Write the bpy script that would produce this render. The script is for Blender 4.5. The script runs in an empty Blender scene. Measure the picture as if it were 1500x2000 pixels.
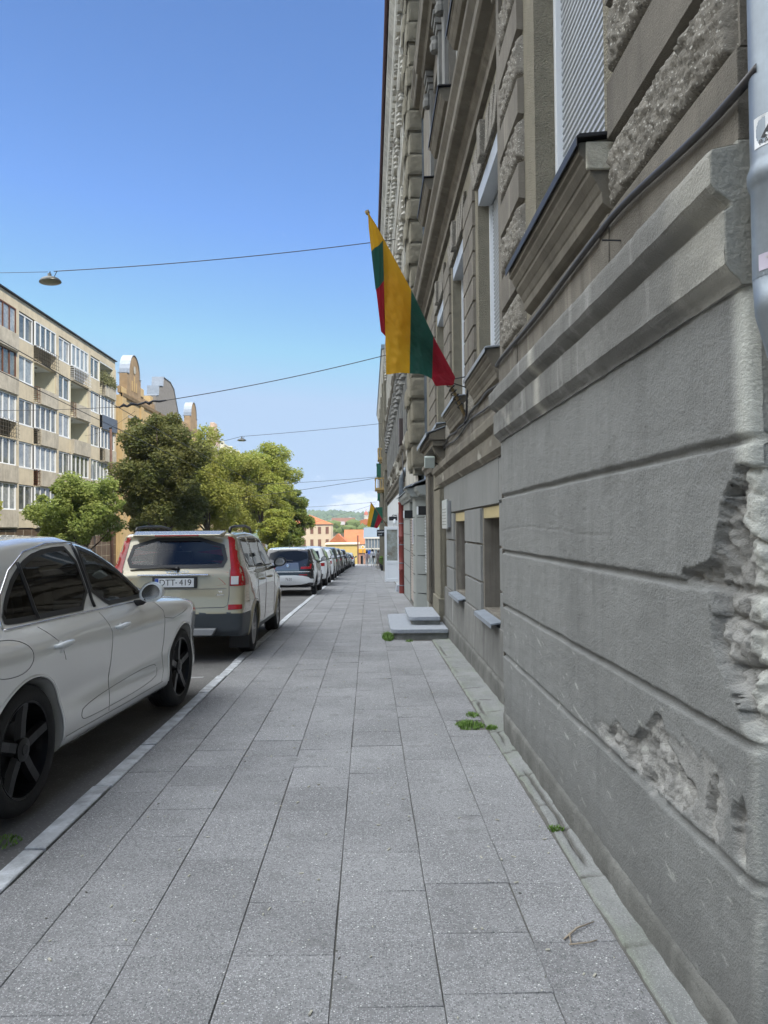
import bpy, bmesh, math, random
import numpy as np
from mathutils import Vector, Matrix, geometry
from mathutils.bvhtree import BVHTree
rad = math.radians
S = bpy.context.scene
# ---------------------------------------------------------------- camera
F = 1450.0
cam_d = bpy.data.cameras.new("camera"); cam = bpy.data.objects.new("camera", cam_d)
S.collection.objects.link(cam); S.camera = cam
cam_d.sensor_fit = 'VERTICAL'; cam_d.sensor_height = 36.0; cam_d.lens = F/2000*36
cam_d.clip_start = 0.05; cam_d.clip_end = 9000
yaw = math.atan(30/F); pitch = math.atan(31/F); roll = 0.009
fw = Vector((math.sin(yaw)*math.cos(pitch), math.cos(yaw)*math.cos(pitch), math.sin(pitch)))
r0 = Vector((math.cos(yaw), -math.sin(yaw), 0)); u0 = r0.cross(fw)
rr = r0*math.cos(roll)-u0*math.sin(roll); uu = u0*math.cos(roll)+r0*math.sin(roll)
M = Matrix(((rr.x, uu.x, -fw.x, 0), (rr.y, uu.y, -fw.y, 0), (rr.z, uu.z, -fw.z, 0), (0, 0, 0, 1)))
cam.matrix_world = Matrix.Translation((0, 0, 1.62)) @ M
# ---------------------------------------------------------------- light
SUN_EL, SUN_K = rad(44.6), 0.95            # sun comes from the right (+X) and from behind the camera (-Y)
sd = Vector((math.cos(SUN_EL)*1/math.hypot(1, SUN_K), -math.cos(SUN_EL)*SUN_K/math.hypot(1, SUN_K), math.sin(SUN_EL)))
sun_d = bpy.data.lights.new("sun", 'SUN'); sun = bpy.data.objects.new("sun", sun_d); S.collection.objects.link(sun)
sun_d.energy = 3.0; sun_d.angle = rad(0.5); sun_d.color = (1.0, 0.9, 0.74)
sun.rotation_euler = sd.to_track_quat('Z', 'Y').to_euler(); sun.location = (40, -30, 60)
FILL_CLOUD = 21.0  # radiance of the unseen cloud layer added as fill light
W = bpy.data.worlds.new("World"); S.world = W; W.use_nodes = True
nt = W.node_tree; nt.nodes.clear()
def N(t, **k):
    n = nt.nodes.new(t)
    for a, b in k.items(): setattr(n, a, b)
    return n
out = N('ShaderNodeOutputWorld'); bg = N('ShaderNodeBackground')
sky = N('ShaderNodeTexSky', sky_type='NISHITA', sun_disc=False)
sky.sun_elevation = SUN_EL; sky.sun_rotation = math.atan2(sd.x, sd.y); sky.altitude = 100
sky.air_density = 1.0; sky.dust_density = 0.5; sky.ozone_density = 2.5
geo = N('ShaderNodeTexCoord'); mp = N('ShaderNodeMapping'); mp.inputs['Scale'].default_value = (9, 9, 20)
nz = N('ShaderNodeTexNoise'); nz.inputs['Scale'].default_value = 1.3; nz.inputs['Detail'].default_value = 8; nz.inputs['Roughness'].default_value = 0.62
nt.links.new(geo.outputs['Generated'], mp.inputs['Vector']); nt.links.new(mp.outputs[0], nz.inputs['Vector'])
# low cumulus bank: noise gated by elevation
sx = N('ShaderNodeSeparateXYZ'); nt.links.new(geo.outputs['Generated'], sx.inputs[0])
mr = N('ShaderNodeMapRange'); mr.inputs['From Min'].default_value = 0.085; mr.inputs['From Max'].default_value = 0.045
mr.inputs['To Min'].default_value = 0.0; mr.inputs['To Max'].default_value = 0.235
nt.links.new(sx.outputs['Z'], mr.inputs['Value'])
ad = N('ShaderNodeMath', operation='ADD'); nt.links.new(nz.outputs['Fac'], ad.inputs[0]); nt.links.new(mr.outputs[0], ad.inputs[1])
cr = N('ShaderNodeMapRange', interpolation_type='SMOOTHSTEP'); cr.inputs['From Min'].default_value = 0.70; cr.inputs['From Max'].default_value = 0.86
cr.inputs['To Max'].default_value = 0.55
nt.links.new(ad.outputs[0], cr.inputs['Value'])
mx = N('ShaderNodeMixRGB'); mx.inputs['Color2'].default_value = (6.2, 6.2, 6.6, 1)
hs = N('ShaderNodeHueSaturation'); hs.inputs['Saturation'].default_value = 1.13
nt.links.new(sky.outputs[0], hs.inputs['Color'])
hs.inputs['Value'].default_value = 0.98
dk = N('ShaderNodeMixRGB', blend_type='DARKEN'); dk.inputs[0].default_value = 1; dk.inputs['Color2'].default_value = (2.15, 2.95, 4.1, 1)
tn = N('ShaderNodeMixRGB', blend_type='MULTIPLY'); tn.inputs[0].default_value = 1; tn.inputs['Color2'].default_value = (.93, .94, 1.07, 1); nt.links.new(hs.outputs[0], tn.inputs['Color1']); nt.links.new(tn.outputs[0], dk.inputs['Color1'])
nt.links.new(cr.outputs[0], mx.inputs['Fac']); nt.links.new(dk.outputs[0], mx.inputs['Color1'])
# bright cloud added overhead and leftward, outside the view ahead, to fill the shade
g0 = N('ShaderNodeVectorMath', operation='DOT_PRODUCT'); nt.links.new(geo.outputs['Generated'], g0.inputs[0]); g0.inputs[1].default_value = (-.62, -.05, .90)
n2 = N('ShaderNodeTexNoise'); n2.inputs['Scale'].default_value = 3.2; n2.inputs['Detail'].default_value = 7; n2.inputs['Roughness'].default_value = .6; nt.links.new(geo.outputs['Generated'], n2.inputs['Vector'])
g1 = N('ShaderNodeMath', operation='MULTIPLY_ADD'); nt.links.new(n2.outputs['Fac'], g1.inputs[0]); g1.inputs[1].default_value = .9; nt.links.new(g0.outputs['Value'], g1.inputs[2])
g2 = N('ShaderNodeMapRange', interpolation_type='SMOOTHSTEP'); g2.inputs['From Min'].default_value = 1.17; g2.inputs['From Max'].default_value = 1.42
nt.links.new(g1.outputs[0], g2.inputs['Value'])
mx2 = N('ShaderNodeMixRGB'); mx2.inputs['Color2'].default_value = (FILL_CLOUD*.95, FILL_CLOUD*.98, FILL_CLOUD*1.0, 1)
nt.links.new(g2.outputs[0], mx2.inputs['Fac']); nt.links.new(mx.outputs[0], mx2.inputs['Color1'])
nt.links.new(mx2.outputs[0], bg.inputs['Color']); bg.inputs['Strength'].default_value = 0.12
nt.links.new(bg.outputs[0], out.inputs[0])
S.view_settings.view_transform = 'Standard'; S.view_settings.look = 'None'; S.view_settings.exposure = 0.92
S.view_settings.gamma = 1.0
S.render.engine = 'CYCLES'; S.cycles.use_denoising = True; S.cycles.max_bounces = 6
S.cycles.volume_bounces = 0; S.cycles.transparent_max_bounces = 12

# ================================================================ helpers
rng = np.random.default_rng(7); random.seed(7)
ORG = {}
def zr(y):
    xs = [-60, -10, 0, 5, 11, 17, 24.6, 34, 45, 58, 73, 110, 150, 200, 300, 600, 3000]
    zs = [.9, .15, 0, -.07, -.165, -.31, -.53, -.83, -1.17, -1.62, -2.2, -3.7, -5.6, -8, -13, -20, -20]
    return float(np.interp(y, xs, zs))
zrv = np.vectorize(zr)
def tag(o, label=None, cat=None, group=None, kind=None):
    if label: o['label'] = label
    if cat: o['category'] = cat
    if group: o['group'] = group
    if kind: o['kind'] = kind
    return o
def thing(name, loc, label, cat, group=None, rz=0.0):
    o = bpy.data.objects.new(name, None); S.collection.objects.link(o)
    o.location = loc; o.rotation_euler = (0, 0, rz); o.empty_display_size = .2
    ORG[o.name] = Vector(loc)
    return tag(o, label, cat, group)
def kids(o): return [c for c in bpy.data.objects if c.parent == o]
class MB:
    def __init__(s): s.v = []; s.f = []; s.m = []
    def add(s, vs, fs, m=0):
        b = len(s.v); s.v += [tuple(p) for p in vs]
        s.f += [tuple(i+b for i in f) for f in fs]; s.m += [m]*len(fs); return s
    def box(s, x0, x1, y0, y1, z0, z1, m=0):
        vs = [(x0,y0,z0),(x1,y0,z0),(x1,y1,z0),(x0,y1,z0),(x0,y0,z1),(x1,y0,z1),(x1,y1,z1),(x0,y1,z1)]
        return s.add(vs, [(0,3,2,1),(4,5,6,7),(0,1,5,4),(1,2,6,5),(2,3,7,6),(3,0,4,7)], m)
    def hexa(s, bot, top, m=0):
        return s.add(list(bot)+list(top), [(0,3,2,1),(4,5,6,7),(0,1,5,4),(1,2,6,5),(2,3,7,6),(3,0,4,7)], m)
    def obox(s, c, ax, ay, az, hx, hy, hz, m=0):
        c = Vector(c); ax, ay, az = Vector(ax)*hx, Vector(ay)*hy, Vector(az)*hz
        vs = [c-ax-ay-az, c+ax-ay-az, c+ax+ay-az, c-ax+ay-az, c-ax-ay+az, c+ax-ay+az, c+ax+ay+az, c-ax+ay+az]
        return s.add(vs, [(0,3,2,1),(4,5,6,7),(0,1,5,4),(1,2,6,5),(2,3,7,6),(3,0,4,7)], m)
    def block(s, y0, y1, z0, z1, xf, d, c, m=0):      # ashlar block on a wall facing -X, chamfered
        vs = [(xf+d,y0,z0),(xf+d,y1,z0),(xf+d,y1,z1),(xf+d,y0,z1),(xf,y0+c,z0+c),(xf,y1-c,z0+c),(xf,y1-c,z1-c),(xf,y0+c,z1-c)]
        return s.add(vs, [(4,5,6,7)[::-1],(0,1,5,4)[::-1],(1,2,6,5)[::-1],(2,3,7,6)[::-1],(3,0,4,7)[::-1]], m)
    def tube(s, pts, r, n=8, m=0, cap=True):
        pts = [Vector(p) for p in pts]; k = len(pts); rs = r if hasattr(r, '__len__') else [r]*k
        b = len(s.v); ref = None
        for i, p in enumerate(pts):
            d = (pts[min(i+1, k-1)]-pts[max(i-1, 0)]).normalized()
            if ref is None: ref = d.orthogonal().normalized()
            a = (ref-d*ref.dot(d)); a = a.normalized() if a.length > 1e-6 else d.orthogonal().normalized(); ref = a; c = d.cross(a)
            for j in range(n):
                t = 2*math.pi*j/n; s.v.append(tuple(p+(a*math.cos(t)+c*math.sin(t))*rs[i]))
        for i in range(k-1):
            for j in range(n):
                s.f.append((b+i*n+j, b+i*n+(j+1) % n, b+(i+1)*n+(j+1) % n, b+(i+1)*n+j)); s.m.append(m)
        if cap:
            s.f.append(tuple(b+j for j in range(n))[::-1]); s.m.append(m)
            s.f.append(tuple(b+(k-1)*n+j for j in range(n))); s.m.append(m)
        return s
    def lathe(s, prof, c=(0,0,0), ax=(0,0,1), n=24, m=0):   # prof: (radius, height)
        c = Vector(c); d = Vector(ax).normalized(); a = d.orthogonal().normalized(); e = d.cross(a); b = len(s.v)
        for (r, h) in prof:
            for j in range(n):
                t = 2*math.pi*j/n; s.v.append(tuple(c+d*h+(a*math.cos(t)+e*math.sin(t))*r))
        for i in range(len(prof)-1):
            for j in range(n):
                s.f.append((b+i*n+j, b+i*n+(j+1) % n, b+(i+1)*n+(j+1) % n, b+(i+1)*n+j)); s.m.append(m)
        return s
    def prism(s, poly, f0, f1, m=0):        # poly: list of 2D; f0,f1: map 2D->3D for both ends
        n = len(poly); a = [f0(*p) for p in poly]; b = [f1(*p) for p in poly]
        return s.add(a+b, [tuple(range(n))[::-1], tuple(range(n, 2*n))]+[(i, (i+1) % n, n+(i+1) % n, n+i) for i in range(n)], m)
    def moulding(s, prof, y0, y1, m=0):     # prof: [(x,z)...] closed, extruded along Y
        return s.prism(prof, lambda x, z: (x, y0, z), lambda x, z: (x, y1, z), m)
    def build(s, name, mats, parent=None, smooth=False, bevel=0, loc=None):
        me = bpy.data.meshes.new(name)
        vs = s.v
        off = Vector((0,0,0))
        if parent is not None: off = ORG.get(parent.name, off)
        if loc is not None: off = Vector(loc)
        if off.length > 0: vs = (np.array(vs)-np.array(off)).tolist()
        me.from_pydata(vs, [], s.f); me.validate()
        if not isinstance(mats, (list, tuple)): mats = [mats]
        for mm in mats: me.materials.append(mm)
        if len(mats) > 1 and len(me.polygons) == len(s.m): me.polygons.foreach_set('material_index', s.m)
        if smooth: me.polygons.foreach_set('use_smooth', [True]*len(me.polygons))
        bm = bmesh.new(); bm.from_mesh(me); bmesh.ops.recalc_face_normals(bm, faces=bm.faces); bm.to_mesh(me); bm.free()
        me.update()
        o = bpy.data.objects.new(name, me); S.collection.objects.link(o)
        if parent is not None:
            o.parent = parent; ORG[o.name] = off
        elif loc is not None: o.location = loc
        if bevel:
            md = o.modifiers.new('bevel', 'BEVEL'); md.width = bevel; md.segments = 2; md.limit_method = 'ANGLE'; md.angle_limit = rad(40)
        return o
def grid_obj(name, P, mats, parent=None, smooth=True, attr=None, keep=None):
    """P: (n,m,3) array -> mesh grid; attr: dict name->(n,m) float"""
    n, m = P.shape[:2]
    off = np.array(ORG.get(parent.name, Vector((0,0,0)))) if parent is not None else np.zeros(3)
    idx = np.arange(n*m).reshape(n, m)
    q = np.stack([idx[:-1,:-1], idx[1:,:-1], idx[1:,1:], idx[:-1,1:]], -1).reshape(-1, 4)
    if keep is not None: q = q[keep.reshape(-1)]
    me = bpy.data.meshes.new(name)
    me.vertices.add(n*m); me.vertices.foreach_set('co', (P.reshape(-1,3)-off).ravel())
    me.loops.add(q.size); me.loops.foreach_set('vertex_index', q.ravel().astype(np.int32))
    me.polygons.add(len(q)); me.polygons.foreach_set('loop_start', np.arange(0, q.size, 4, dtype=np.int32))
    me.update(calc_edges=True); me.validate()
    if smooth: me.polygons.foreach_set('use_smooth', [True]*len(me.polygons))
    for mm in (mats if isinstance(mats, (list, tuple)) else [mats]): me.materials.append(mm)
    if attr:
        for k, a in attr.items():
            at = me.attributes.new(k, 'FLOAT', 'POINT'); at.data.foreach_set('value', a.ravel().astype(np.float32))
    o = bpy.data.objects.new(name, me); S.collection.objects.link(o)
    if parent is not None: o.parent = parent; ORG[o.name] = Vector(off)
    return o
# ---- numpy gradient noise
_perm = rng.permutation(512); _perm = np.concatenate([_perm, _perm, _perm])
_g = rng.normal(size=(512, 3)); _g /= np.linalg.norm(_g, axis=1)[:, None]
def pn(x, y, z=0.0):
    x, y, z = np.broadcast_arrays(np.asarray(x, float), np.asarray(y, float), np.asarray(z, float))
    xi, yi, zi = np.floor(x).astype(int), np.floor(y).astype(int), np.floor(z).astype(int)
    xf, yf, zf = x-xi, y-yi, z-zi
    u, v, w = [t*t*t*(t*(t*6-15)+10) for t in (xf, yf, zf)]
    def h(i, j, k):
        g = _g[_perm[(_perm[(_perm[(xi+i) & 511]+yi+j) & 511]+zi+k) & 511] & 511]
        return g[..., 0]*(xf-i)+g[..., 1]*(yf-j)+g[..., 2]*(zf-k)
    l = lambda a, b, t: a+(b-a)*t
    return l(l(l(h(0,0,0), h(1,0,0), u), l(h(0,1,0), h(1,1,0), u), v), l(l(h(0,0,1), h(1,0,1), u), l(h(0,1,1), h(1,1,1), u), v), w)
def fbm(x, y, z=0.0, o=4, g=.5):
    t = 0; a = 1
    for i in range(o): t = t+a*pn(np.asarray(x)*2**i+i*17.3, np.asarray(y)*2**i+i*5.1, np.asarray(z)*2**i); a *= g
    return t
def sst(a, b, x): t = np.clip((x-a)/(b-a), 0, 1); return t*t*(3-2*t)
# ---- materials
def mat(name, col=(.5,.5,.5), rough=.7, metal=0.0, spec=.5, var=.0, vscale=4.0, bump=0.0, bscale=60.0, col2=None, stain=0.0,
        attr=None, attrcol=None, coat=0.0, trans=0.0, speck=None, bdist=.01, streak=0.0, emit=None, vor=None):
    m = bpy.data.materials.new(name); m.use_nodes = True; t = m.node_tree; b = t.nodes['Principled BSDF']
    L = t.links.new
    def n(ty, **k):
        q = t.nodes.new(ty)
        for a, v in k.items(): setattr(q, a, v)
        return q
    b.inputs['Roughness'].default_value = rough; b.inputs['Metallic'].default_value = metal
    b.inputs['Specular IOR Level'].default_value = spec; b.inputs['Coat Weight'].default_value = coat; b.inputs['Coat Roughness'].default_value = .03
    b.inputs['Base Color'].default_value = (*col, 1)
    tc = n('ShaderNodeTexCoord'); cur = None
    def setc(): 
        nonlocal cur
        if cur is None:
            rg = n('ShaderNodeRGB'); rg.outputs[0].default_value = (*col, 1); cur = rg.outputs[0]
    def noise(sc, det=5, rg=.6, scl=(1,1,1)):
        mpn = n('ShaderNodeMapping'); mpn.inputs['Scale'].default_value = scl; L(tc.outputs['Object'], mpn.inputs[0])
        q = n('ShaderNodeTexNoise'); q.inputs['Scale'].default_value = sc; q.inputs['Detail'].default_value = det; q.inputs['Roughness'].default_value = rg
        L(mpn.outputs[0], q.inputs['Vector']); return q
    def mixc(fac, c2, mode='MIX'):
        nonlocal cur
        setc(); q = n('ShaderNodeMixRGB', blend_type=mode)
        if isinstance(fac, float): q.inputs[0].default_value = fac
        else: L(fac, q.inputs[0])
        L(cur, q.inputs[1])
        if isinstance(c2, tuple): q.inputs[2].default_value = (*c2, 1)
        else: L(c2, q.inputs[2])
        cur = q.outputs[0]
    def ramp(src, a, bb, lo=0., hi=1.):
        q = n('ShaderNodeMapRange'); q.inputs['From Min'].default_value = a; q.inputs['From Max'].default_value = bb
        q.inputs['To Min'].default_value = lo; q.inputs['To Max'].default_value = hi; L(src, q.inputs[0]); return q.outputs[0]
    if var:
        c2 = col2 or tuple(c*(1-var) for c in col)
        mixc(ramp(noise(vscale).outputs['Fac'], .35, .65), c2)
        mixc(ramp(noise(vscale*7.3, 6).outputs['Fac'], .4, .7, 0, .5), tuple(c*(1-var*.8) for c in col))
    if streak:
        q = noise(2.2, 6, .65, (3.0, 3.0, .25)); mixc(ramp(q.outputs['Fac'], .5, .72, 0, streak), tuple(c*.45 for c in col))
        q = noise(1.7, 6, .65, (2.6, 2.6, .2)); mixc(ramp(q.outputs['Fac'], .58, .72, 0, streak*.7), tuple(min(1, c*1.7+.03) for c in col))
    if stain:
        q = noise(.9, 7, .7); mixc(ramp(q.outputs['Fac'], .5, .7, 0, stain), tuple(c*.5 for c in col))
    if speck:
        for (sc, th, cc, amt) in speck:
            q = n('ShaderNodeTexVoronoi'); q.inputs['Scale'].default_value = sc; L(tc.outputs['Object'], q.inputs['Vector'])
            w = n('ShaderNodeSeparateColor'); L(q.outputs['Color'], w.inputs[0])
            g1 = n('ShaderNodeMath', operation='GREATER_THAN'); g1.inputs[1].default_value = th; L(w.outputs[0], g1.inputs[0])
            g2 = n('ShaderNodeMath', operation='LESS_THAN'); g2.inputs[1].default_value = .42; L(q.outputs['Distance'], g2.inputs[0])
            g3 = n('ShaderNodeMath', operation='MULTIPLY'); L(g1.outputs[0], g3.inputs[0]); L(g2.outputs[0], g3.inputs[1])
            g4 = n('ShaderNodeMath', operation='MULTIPLY'); g4.inputs[1].default_value = amt; L(g3.outputs[0], g4.inputs[0])
            mixc(g4.outputs[0], cc)
    if attr:
        for an, ac in attr:
            q = n('ShaderNodeAttribute', attribute_name=an)
            if ac == 'VAL':
                setc(); x = n('ShaderNodeMixRGB', blend_type='MULTIPLY'); x.inputs[0].default_value = 1; L(cur, x.inputs[1])
                cc = n('ShaderNodeCombineColor'); [L(q.outputs['Fac'], cc.inputs[i]) for i in range(3)]; L(cc.outputs[0], x.inputs[2]); cur = x.outputs[0]
            else: mixc(q.outputs['Fac'], ac)
    if cur is not None: L(cur, b.inputs['Base Color'])
    if bump:
        q = noise(bscale, 6, .65); hh = q.outputs['Fac']
        if vor:
            v = n('ShaderNodeTexVoronoi'); v.inputs['Scale'].default_value = vor; L(tc.outputs['Object'], v.inputs['Vector'])
            a = n('ShaderNodeMath', operation='ADD'); L(hh, a.inputs[0]); L(v.outputs['Distance'], a.inputs[1]); hh = a.outputs[0]
        bp = n('ShaderNodeBump'); bp.inputs['Strength'].default_value = bump; bp.inputs['Distance'].default_value = bdist
        L(hh, bp.inputs['Height']); L(bp.outputs[0], b.inputs['Normal'])
    if trans: b.inputs['Transmission Weight'].default_value = trans
    if emit: b.inputs['Emission Color'].default_value = (*emit[0], 1); b.inputs['Emission Strength'].default_value = emit[1]
    return m
MT = {}
def defm(k, **a): MT[k] = mat(k, **a); return MT[k]
defm('painted_plaster', col=(.235,.24,.232), rough=.82, var=.13, vscale=1.6, bump=.9, bscale=95, bdist=.012, spec=.3, stain=.3, streak=.25,
     attr=[('dmg', (.27,.268,.255)), ('dmg2', (.40,.395,.375)), ('pale', (.50,.51,.47)), ('wet', (.125,.125,.118))])
defm('old_plaster', col=(.228,.21,.178), rough=.9, var=.3, vscale=2.5, bump=.9, bscale=110, bdist=.012, stain=.8, streak=.75, spec=.2)
defm('grey_plaster', attr=[('pale', (.44,.43,.38))], col=(.235,.235,.222), rough=.9, var=.25, vscale=2.0, bump=.8, bscale=90, bdist=.01, stain=.55, streak=.85, spec=.2)
defm('dirty_moulding', attr=[('pale', (.42,.41,.36))], col=(.195,.178,.145), rough=.9, var=.3, vscale=3.0, bump=.4, bscale=60, bdist=.008, stain=.6, streak=.5, spec=.2)
defm('pebble_plaster', col=(.265,.245,.19), rough=.95, var=.2, vscale=6, bump=1.0, bscale=70, bdist=.012, spec=.2, vor=90.)
defm('rough_stone', col=(.25,.235,.205), rough=.95, var=.35, vscale=14, bump=.8, bscale=60, bdist=.012, spec=.2, speck=[(95., .82, (.5,.49,.45), .7), (70., .8, (.10,.095,.085), .7)])
defm('pale_plaster', col=(.50,.48,.40), rough=.95, var=.3, vscale=25, bump=.8, bscale=60, spec=.2)
defm('cream_plaster', col=(.50,.48,.42), rough=.9, var=.35, vscale=1.5, bump=.6, bscale=30, stain=.75, streak=.75)
defm('greygreen_paint', col=(.29,.31,.295), rough=.7, var=.1, vscale=3, bump=.15, bscale=60)
defm('white_paint', col=(.62,.65,.67), rough=.55, var=.08, vscale=3)
defm('white_plastic', col=(.74,.77,.80), rough=.3)
defm('dark_metal', col=(.028,.028,.032), rough=.5, metal=.3, var=.2, vscale=8)
defm('black', col=(.012,.012,.013), rough=.6)
defm('rubber_cable', col=(.035,.033,.036), rough=.45, var=.2, vscale=10)
defm('galvanised', col=(.25,.29,.33), rough=.45, metal=.5, var=.35, vscale=5, streak=.5, bump=.05, bscale=40)
defm('red_iron', col=(.21,.035,.028), rough=.5, var=.2, vscale=8)
defm('corner_render', col=(.36,.36,.325), rough=.95, var=.3, vscale=9, bump=.9, bscale=40, bdist=.012, stain=.5, spec=.15)
defm('shutter_grey', col=(.41,.435,.46), rough=.45, metal=.1, var=.08, vscale=5)
defm('shutter_brown', col=(.19,.17,.16), rough=.55, var=.15, vscale=5)
defm('concrete_slab', col=(.262,.264,.268), rough=.9, var=.26, vscale=1.5, bump=.7, bscale=120, bdist=.006, spec=.25, stain=.4,
     attr=[('tint', 'VAL')], speck=[(120., .62, (.105,.108,.11), .75), (150., .62, (.43,.43,.44), .75), (70., .80, (.13,.132,.135), .55), (85., .82, (.37,.37,.375), .55), (120., .988, (.72,.72,.70), .9), (9., .93, (.15,.15,.15), .35)])
defm('concrete_apron', col=(.27,.278,.27), rough=.92, var=.28, vscale=2.4, bump=.7, bscale=55, bdist=.012, spec=.2, stain=.35,
     attr=[('moss', (.17,.20,.13)), ('crack', (.07,.065,.055))], speck=[(150., .66, (.15,.15,.145), .7), (190., .72, (.42,.42,.41), .6)])
defm('joint_dirt', col=(.15,.145,.13), rough=1, var=.4, vscale=9, bump=.5, bscale=80)
defm('kerb_stone', col=(.60,.63,.66), rough=.85, var=.3, vscale=9, bump=.7, bscale=60, col2=(.30,.31,.32), stain=.5)
defm('plinth_plaster', col=(.19,.19,.176), rough=.95, var=.35, vscale=4, bump=.9, bscale=50, bdist=.012, stain=.6, streak=.4, spec=.15)
defm('asphalt', col=(.175,.172,.168), rough=.93, var=.3, vscale=1.1, bump=.5, bscale=130, bdist=.008, spec=.2, stain=.35, speck=[(70., .75, (.23,.23,.225), .7)])
defm('worn_paint', col=(.40,.41,.41), rough=.9, var=.4, vscale=9, col2=(.18,.18,.18), bump=.3)
defm('grass', col=(.15,.27,.045), rough=.8, var=.4, vscale=20)
defm('granite_step', col=(.31,.335,.37), rough=.75, var=.15, vscale=14, bump=.25, bscale=90, speck=[(150., .7, (.22,.23,.25), .6), (120., .8, (.6,.6,.62), .6)])
defm('step_concrete', col=(.33,.325,.29), rough=.95, var=.35, vscale=7, bump=.7, bscale=45, stain=.3)
defm('zinc_sill', col=(.34,.38,.43), rough=.45, metal=.4, var=.2, vscale=5)
defm('brick', col=(.36,.17,.11), rough=.9, var=.5, vscale=12, bump=.4)
defm('glass_dark', col=(.010,.013,.018), rough=.03, spec=.26)
defm('window_glass', col=(.10,.125,.15), rough=.05, spec=.8, var=.5, vscale=.9, col2=(.20,.23,.26))
defm('steel', col=(.55,.55,.56), rough=.3, metal=1)
# ================================================================ ground, road, pavement
KX0, KX1 = -1.83, -1.71
def strip(name, xs, y0, y1, dy, dz, m, kind='structure', edge=None):
    ys = np.arange(y0, y1+dy*.5, dy); X, Y = np.meshgrid(xs, ys, indexing='ij'); Z = zrv(Y)+dz
    o = grid_obj(name, np.stack([X, Y, Z], -1), m); return tag(o, kind=kind)
defm('far_ground', col=(.13,.135,.10), rough=1, var=.4, vscale=.02)
gy = np.concatenate([np.arange(-60, 200, 10), np.arange(200, 1200, 100), np.arange(1200, 4001, 400)])
gx = np.array([-2500, -600, -200, -60, -22, -10, 0, 10, 40, 120, 600, 2500.])
X, Y = np.meshgrid(gx, gy, indexing='ij')
Z = zrv(Y)-.35
tag(grid_obj('ground', np.stack([X, Y, Z], -1), MT['far_ground']), kind='structure')
strip('road', np.linspace(-12.0, KX0, 12), -12, 190, 1.0, -.025, MT['asphalt'])
strip('left_pavement', np.array([-22.2, -17, -12.15]), -12, 190, 1.0, .10, MT['concrete_apron'])
mb = MB()
for i in range(-12, 190):
    mb.hexa([(-12.15, i+.004, zr(i)-.3), (-12.0, i+.004, zr(i)-.3), (-12.0, i+.996, zr(i+1)-.3), (-12.15, i+.996, zr(i+1)-.3)],
            [(-12.15, i+.004, zr(i)+.11), (-12.0, i+.004, zr(i)+.11), (-12.0, i+.996, zr(i+1)+.11), (-12.15, i+.996, zr(i+1)+.11)])
tag(mb.build('far_kerb', MT['kerb_stone']), kind='structure')
# near kerb stones, flush, worn white paint on top
mb = MB(); y = -3.0
while y < 120:
    L_ = .98 if y < 60 else 3.9; a, b = y+.006, y+L_; dx = random.uniform(-.012, .012) if y < 40 else 0; dz = random.uniform(-.004, .005)
    e0, e1 = random.uniform(-.006, .006), random.uniform(-.006, .006)
    x0, x1 = KX0+dx, KX1-.006+dx
    c = .006
    def zz(yy): return zr(yy)+.002+dz
    v = [(x0,a,zz(a)-.25),(x1,a,zz(a)-.25),(x1,b,zz(b)-.25),(x0,b,zz(b)-.25),
         (x0+e0,a,zz(a)-c),(x1,a,zz(a)-c),(x1,b,zz(b)-c),(x0+e1,b,zz(b)-c),
         (x0+e0+c,a+c,zz(a)),(x1-c,a+c,zz(a)),(x1-c,b-c,zz(b)),(x0+e1+c,b-c,zz(b))]
    mb.add(v, [(0,1,5,4),(1,2,6,5),(2,3,7,6),(3,0,4,7),(4,5,9,8),(5,6,10,9),(6,7,11,10),(7,4,8,11),(8,9,10,11)]); y += L_+.02
tag(mb.build('kerb', MT['kerb_stone']), kind='structure')
# pavement slabs
def slabs(name, cols):
    vs, fs, tint = [], [], []
    for (x0, x1, y0, y1, L_, off) in cols:
        y = y0-off
        while y < y1:
            l = L_*(1+random.uniform(-.04, .04)) if random.random() < .9 else L_*1.6
            a, b = max(y, y0)+.001, min(y+l, y1)-.001; y += l
            if b-a < .03: continue
            t = random.uniform(.90, 1.06); w = random.uniform(-.0025, .0025)
            xa, xb = x0+.002+random.uniform(-.002, .002), x1-.002+random.uniform(-.002, .002); c = .0025
            hz = [zr(a)+random.uniform(-.003, .003) for _ in range(2)]+[zr(b)+random.uniform(-.003, .003) for _ in range(2)]
            base = len(vs)
            P = [(xa,a),(xb,a),(xb,b),(xa,b)]; Q = [(xa+c,a+.002),(xb-c,a+.002),(xb-c,b-.002),(xa+c,b-.002)]
            for (px, py), h in zip(P, hz): vs.append((px, py, h-.03))
            for (px, py), h in zip(P, hz): vs.append((px, py, h-c))
            for (px, py), h in zip(Q, hz): vs.append((px, py, h))
            for k in range(4):
                fs.append((base+k, base+(k+1) % 4, base+4+(k+1) % 4, base+4+k)); fs.append((base+4+k, base+4+(k+1) % 4, base+8+(k+1) % 4, base+8+k))
            fs.append((base+8, base+9, base+10, base+11)); tint += [t]*12
    me = bpy.data.meshes.new(name); me.from_pydata(vs, [], fs); me.materials.append(MT['concrete_slab'])
    at = me.attributes.new('tint', 'FLOAT', 'POINT'); at.data.foreach_set('value', tint)
    o = bpy.data.objects.new(name, me); S.collection.objects.link(o); return tag(o, kind='structure')
C = [-1.705, -1.355, -.95, -.548, -.148, .248, .645]
cols = [(C[i], C[i+1], .6, 110, .425, [.1, .35, .02, .22, .12, .3][i]) for i in range(6)]
cols += [(.645, .985, .6, 6.28, .515, .22), (.645, .76, 6.285, 6.62, .515, .0), (.645, .985, 6.625, 11.85, .515, .1), (.645, 1.10, 14.3, 60, .52, .1)]
slabs('pavement', cols)
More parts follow.
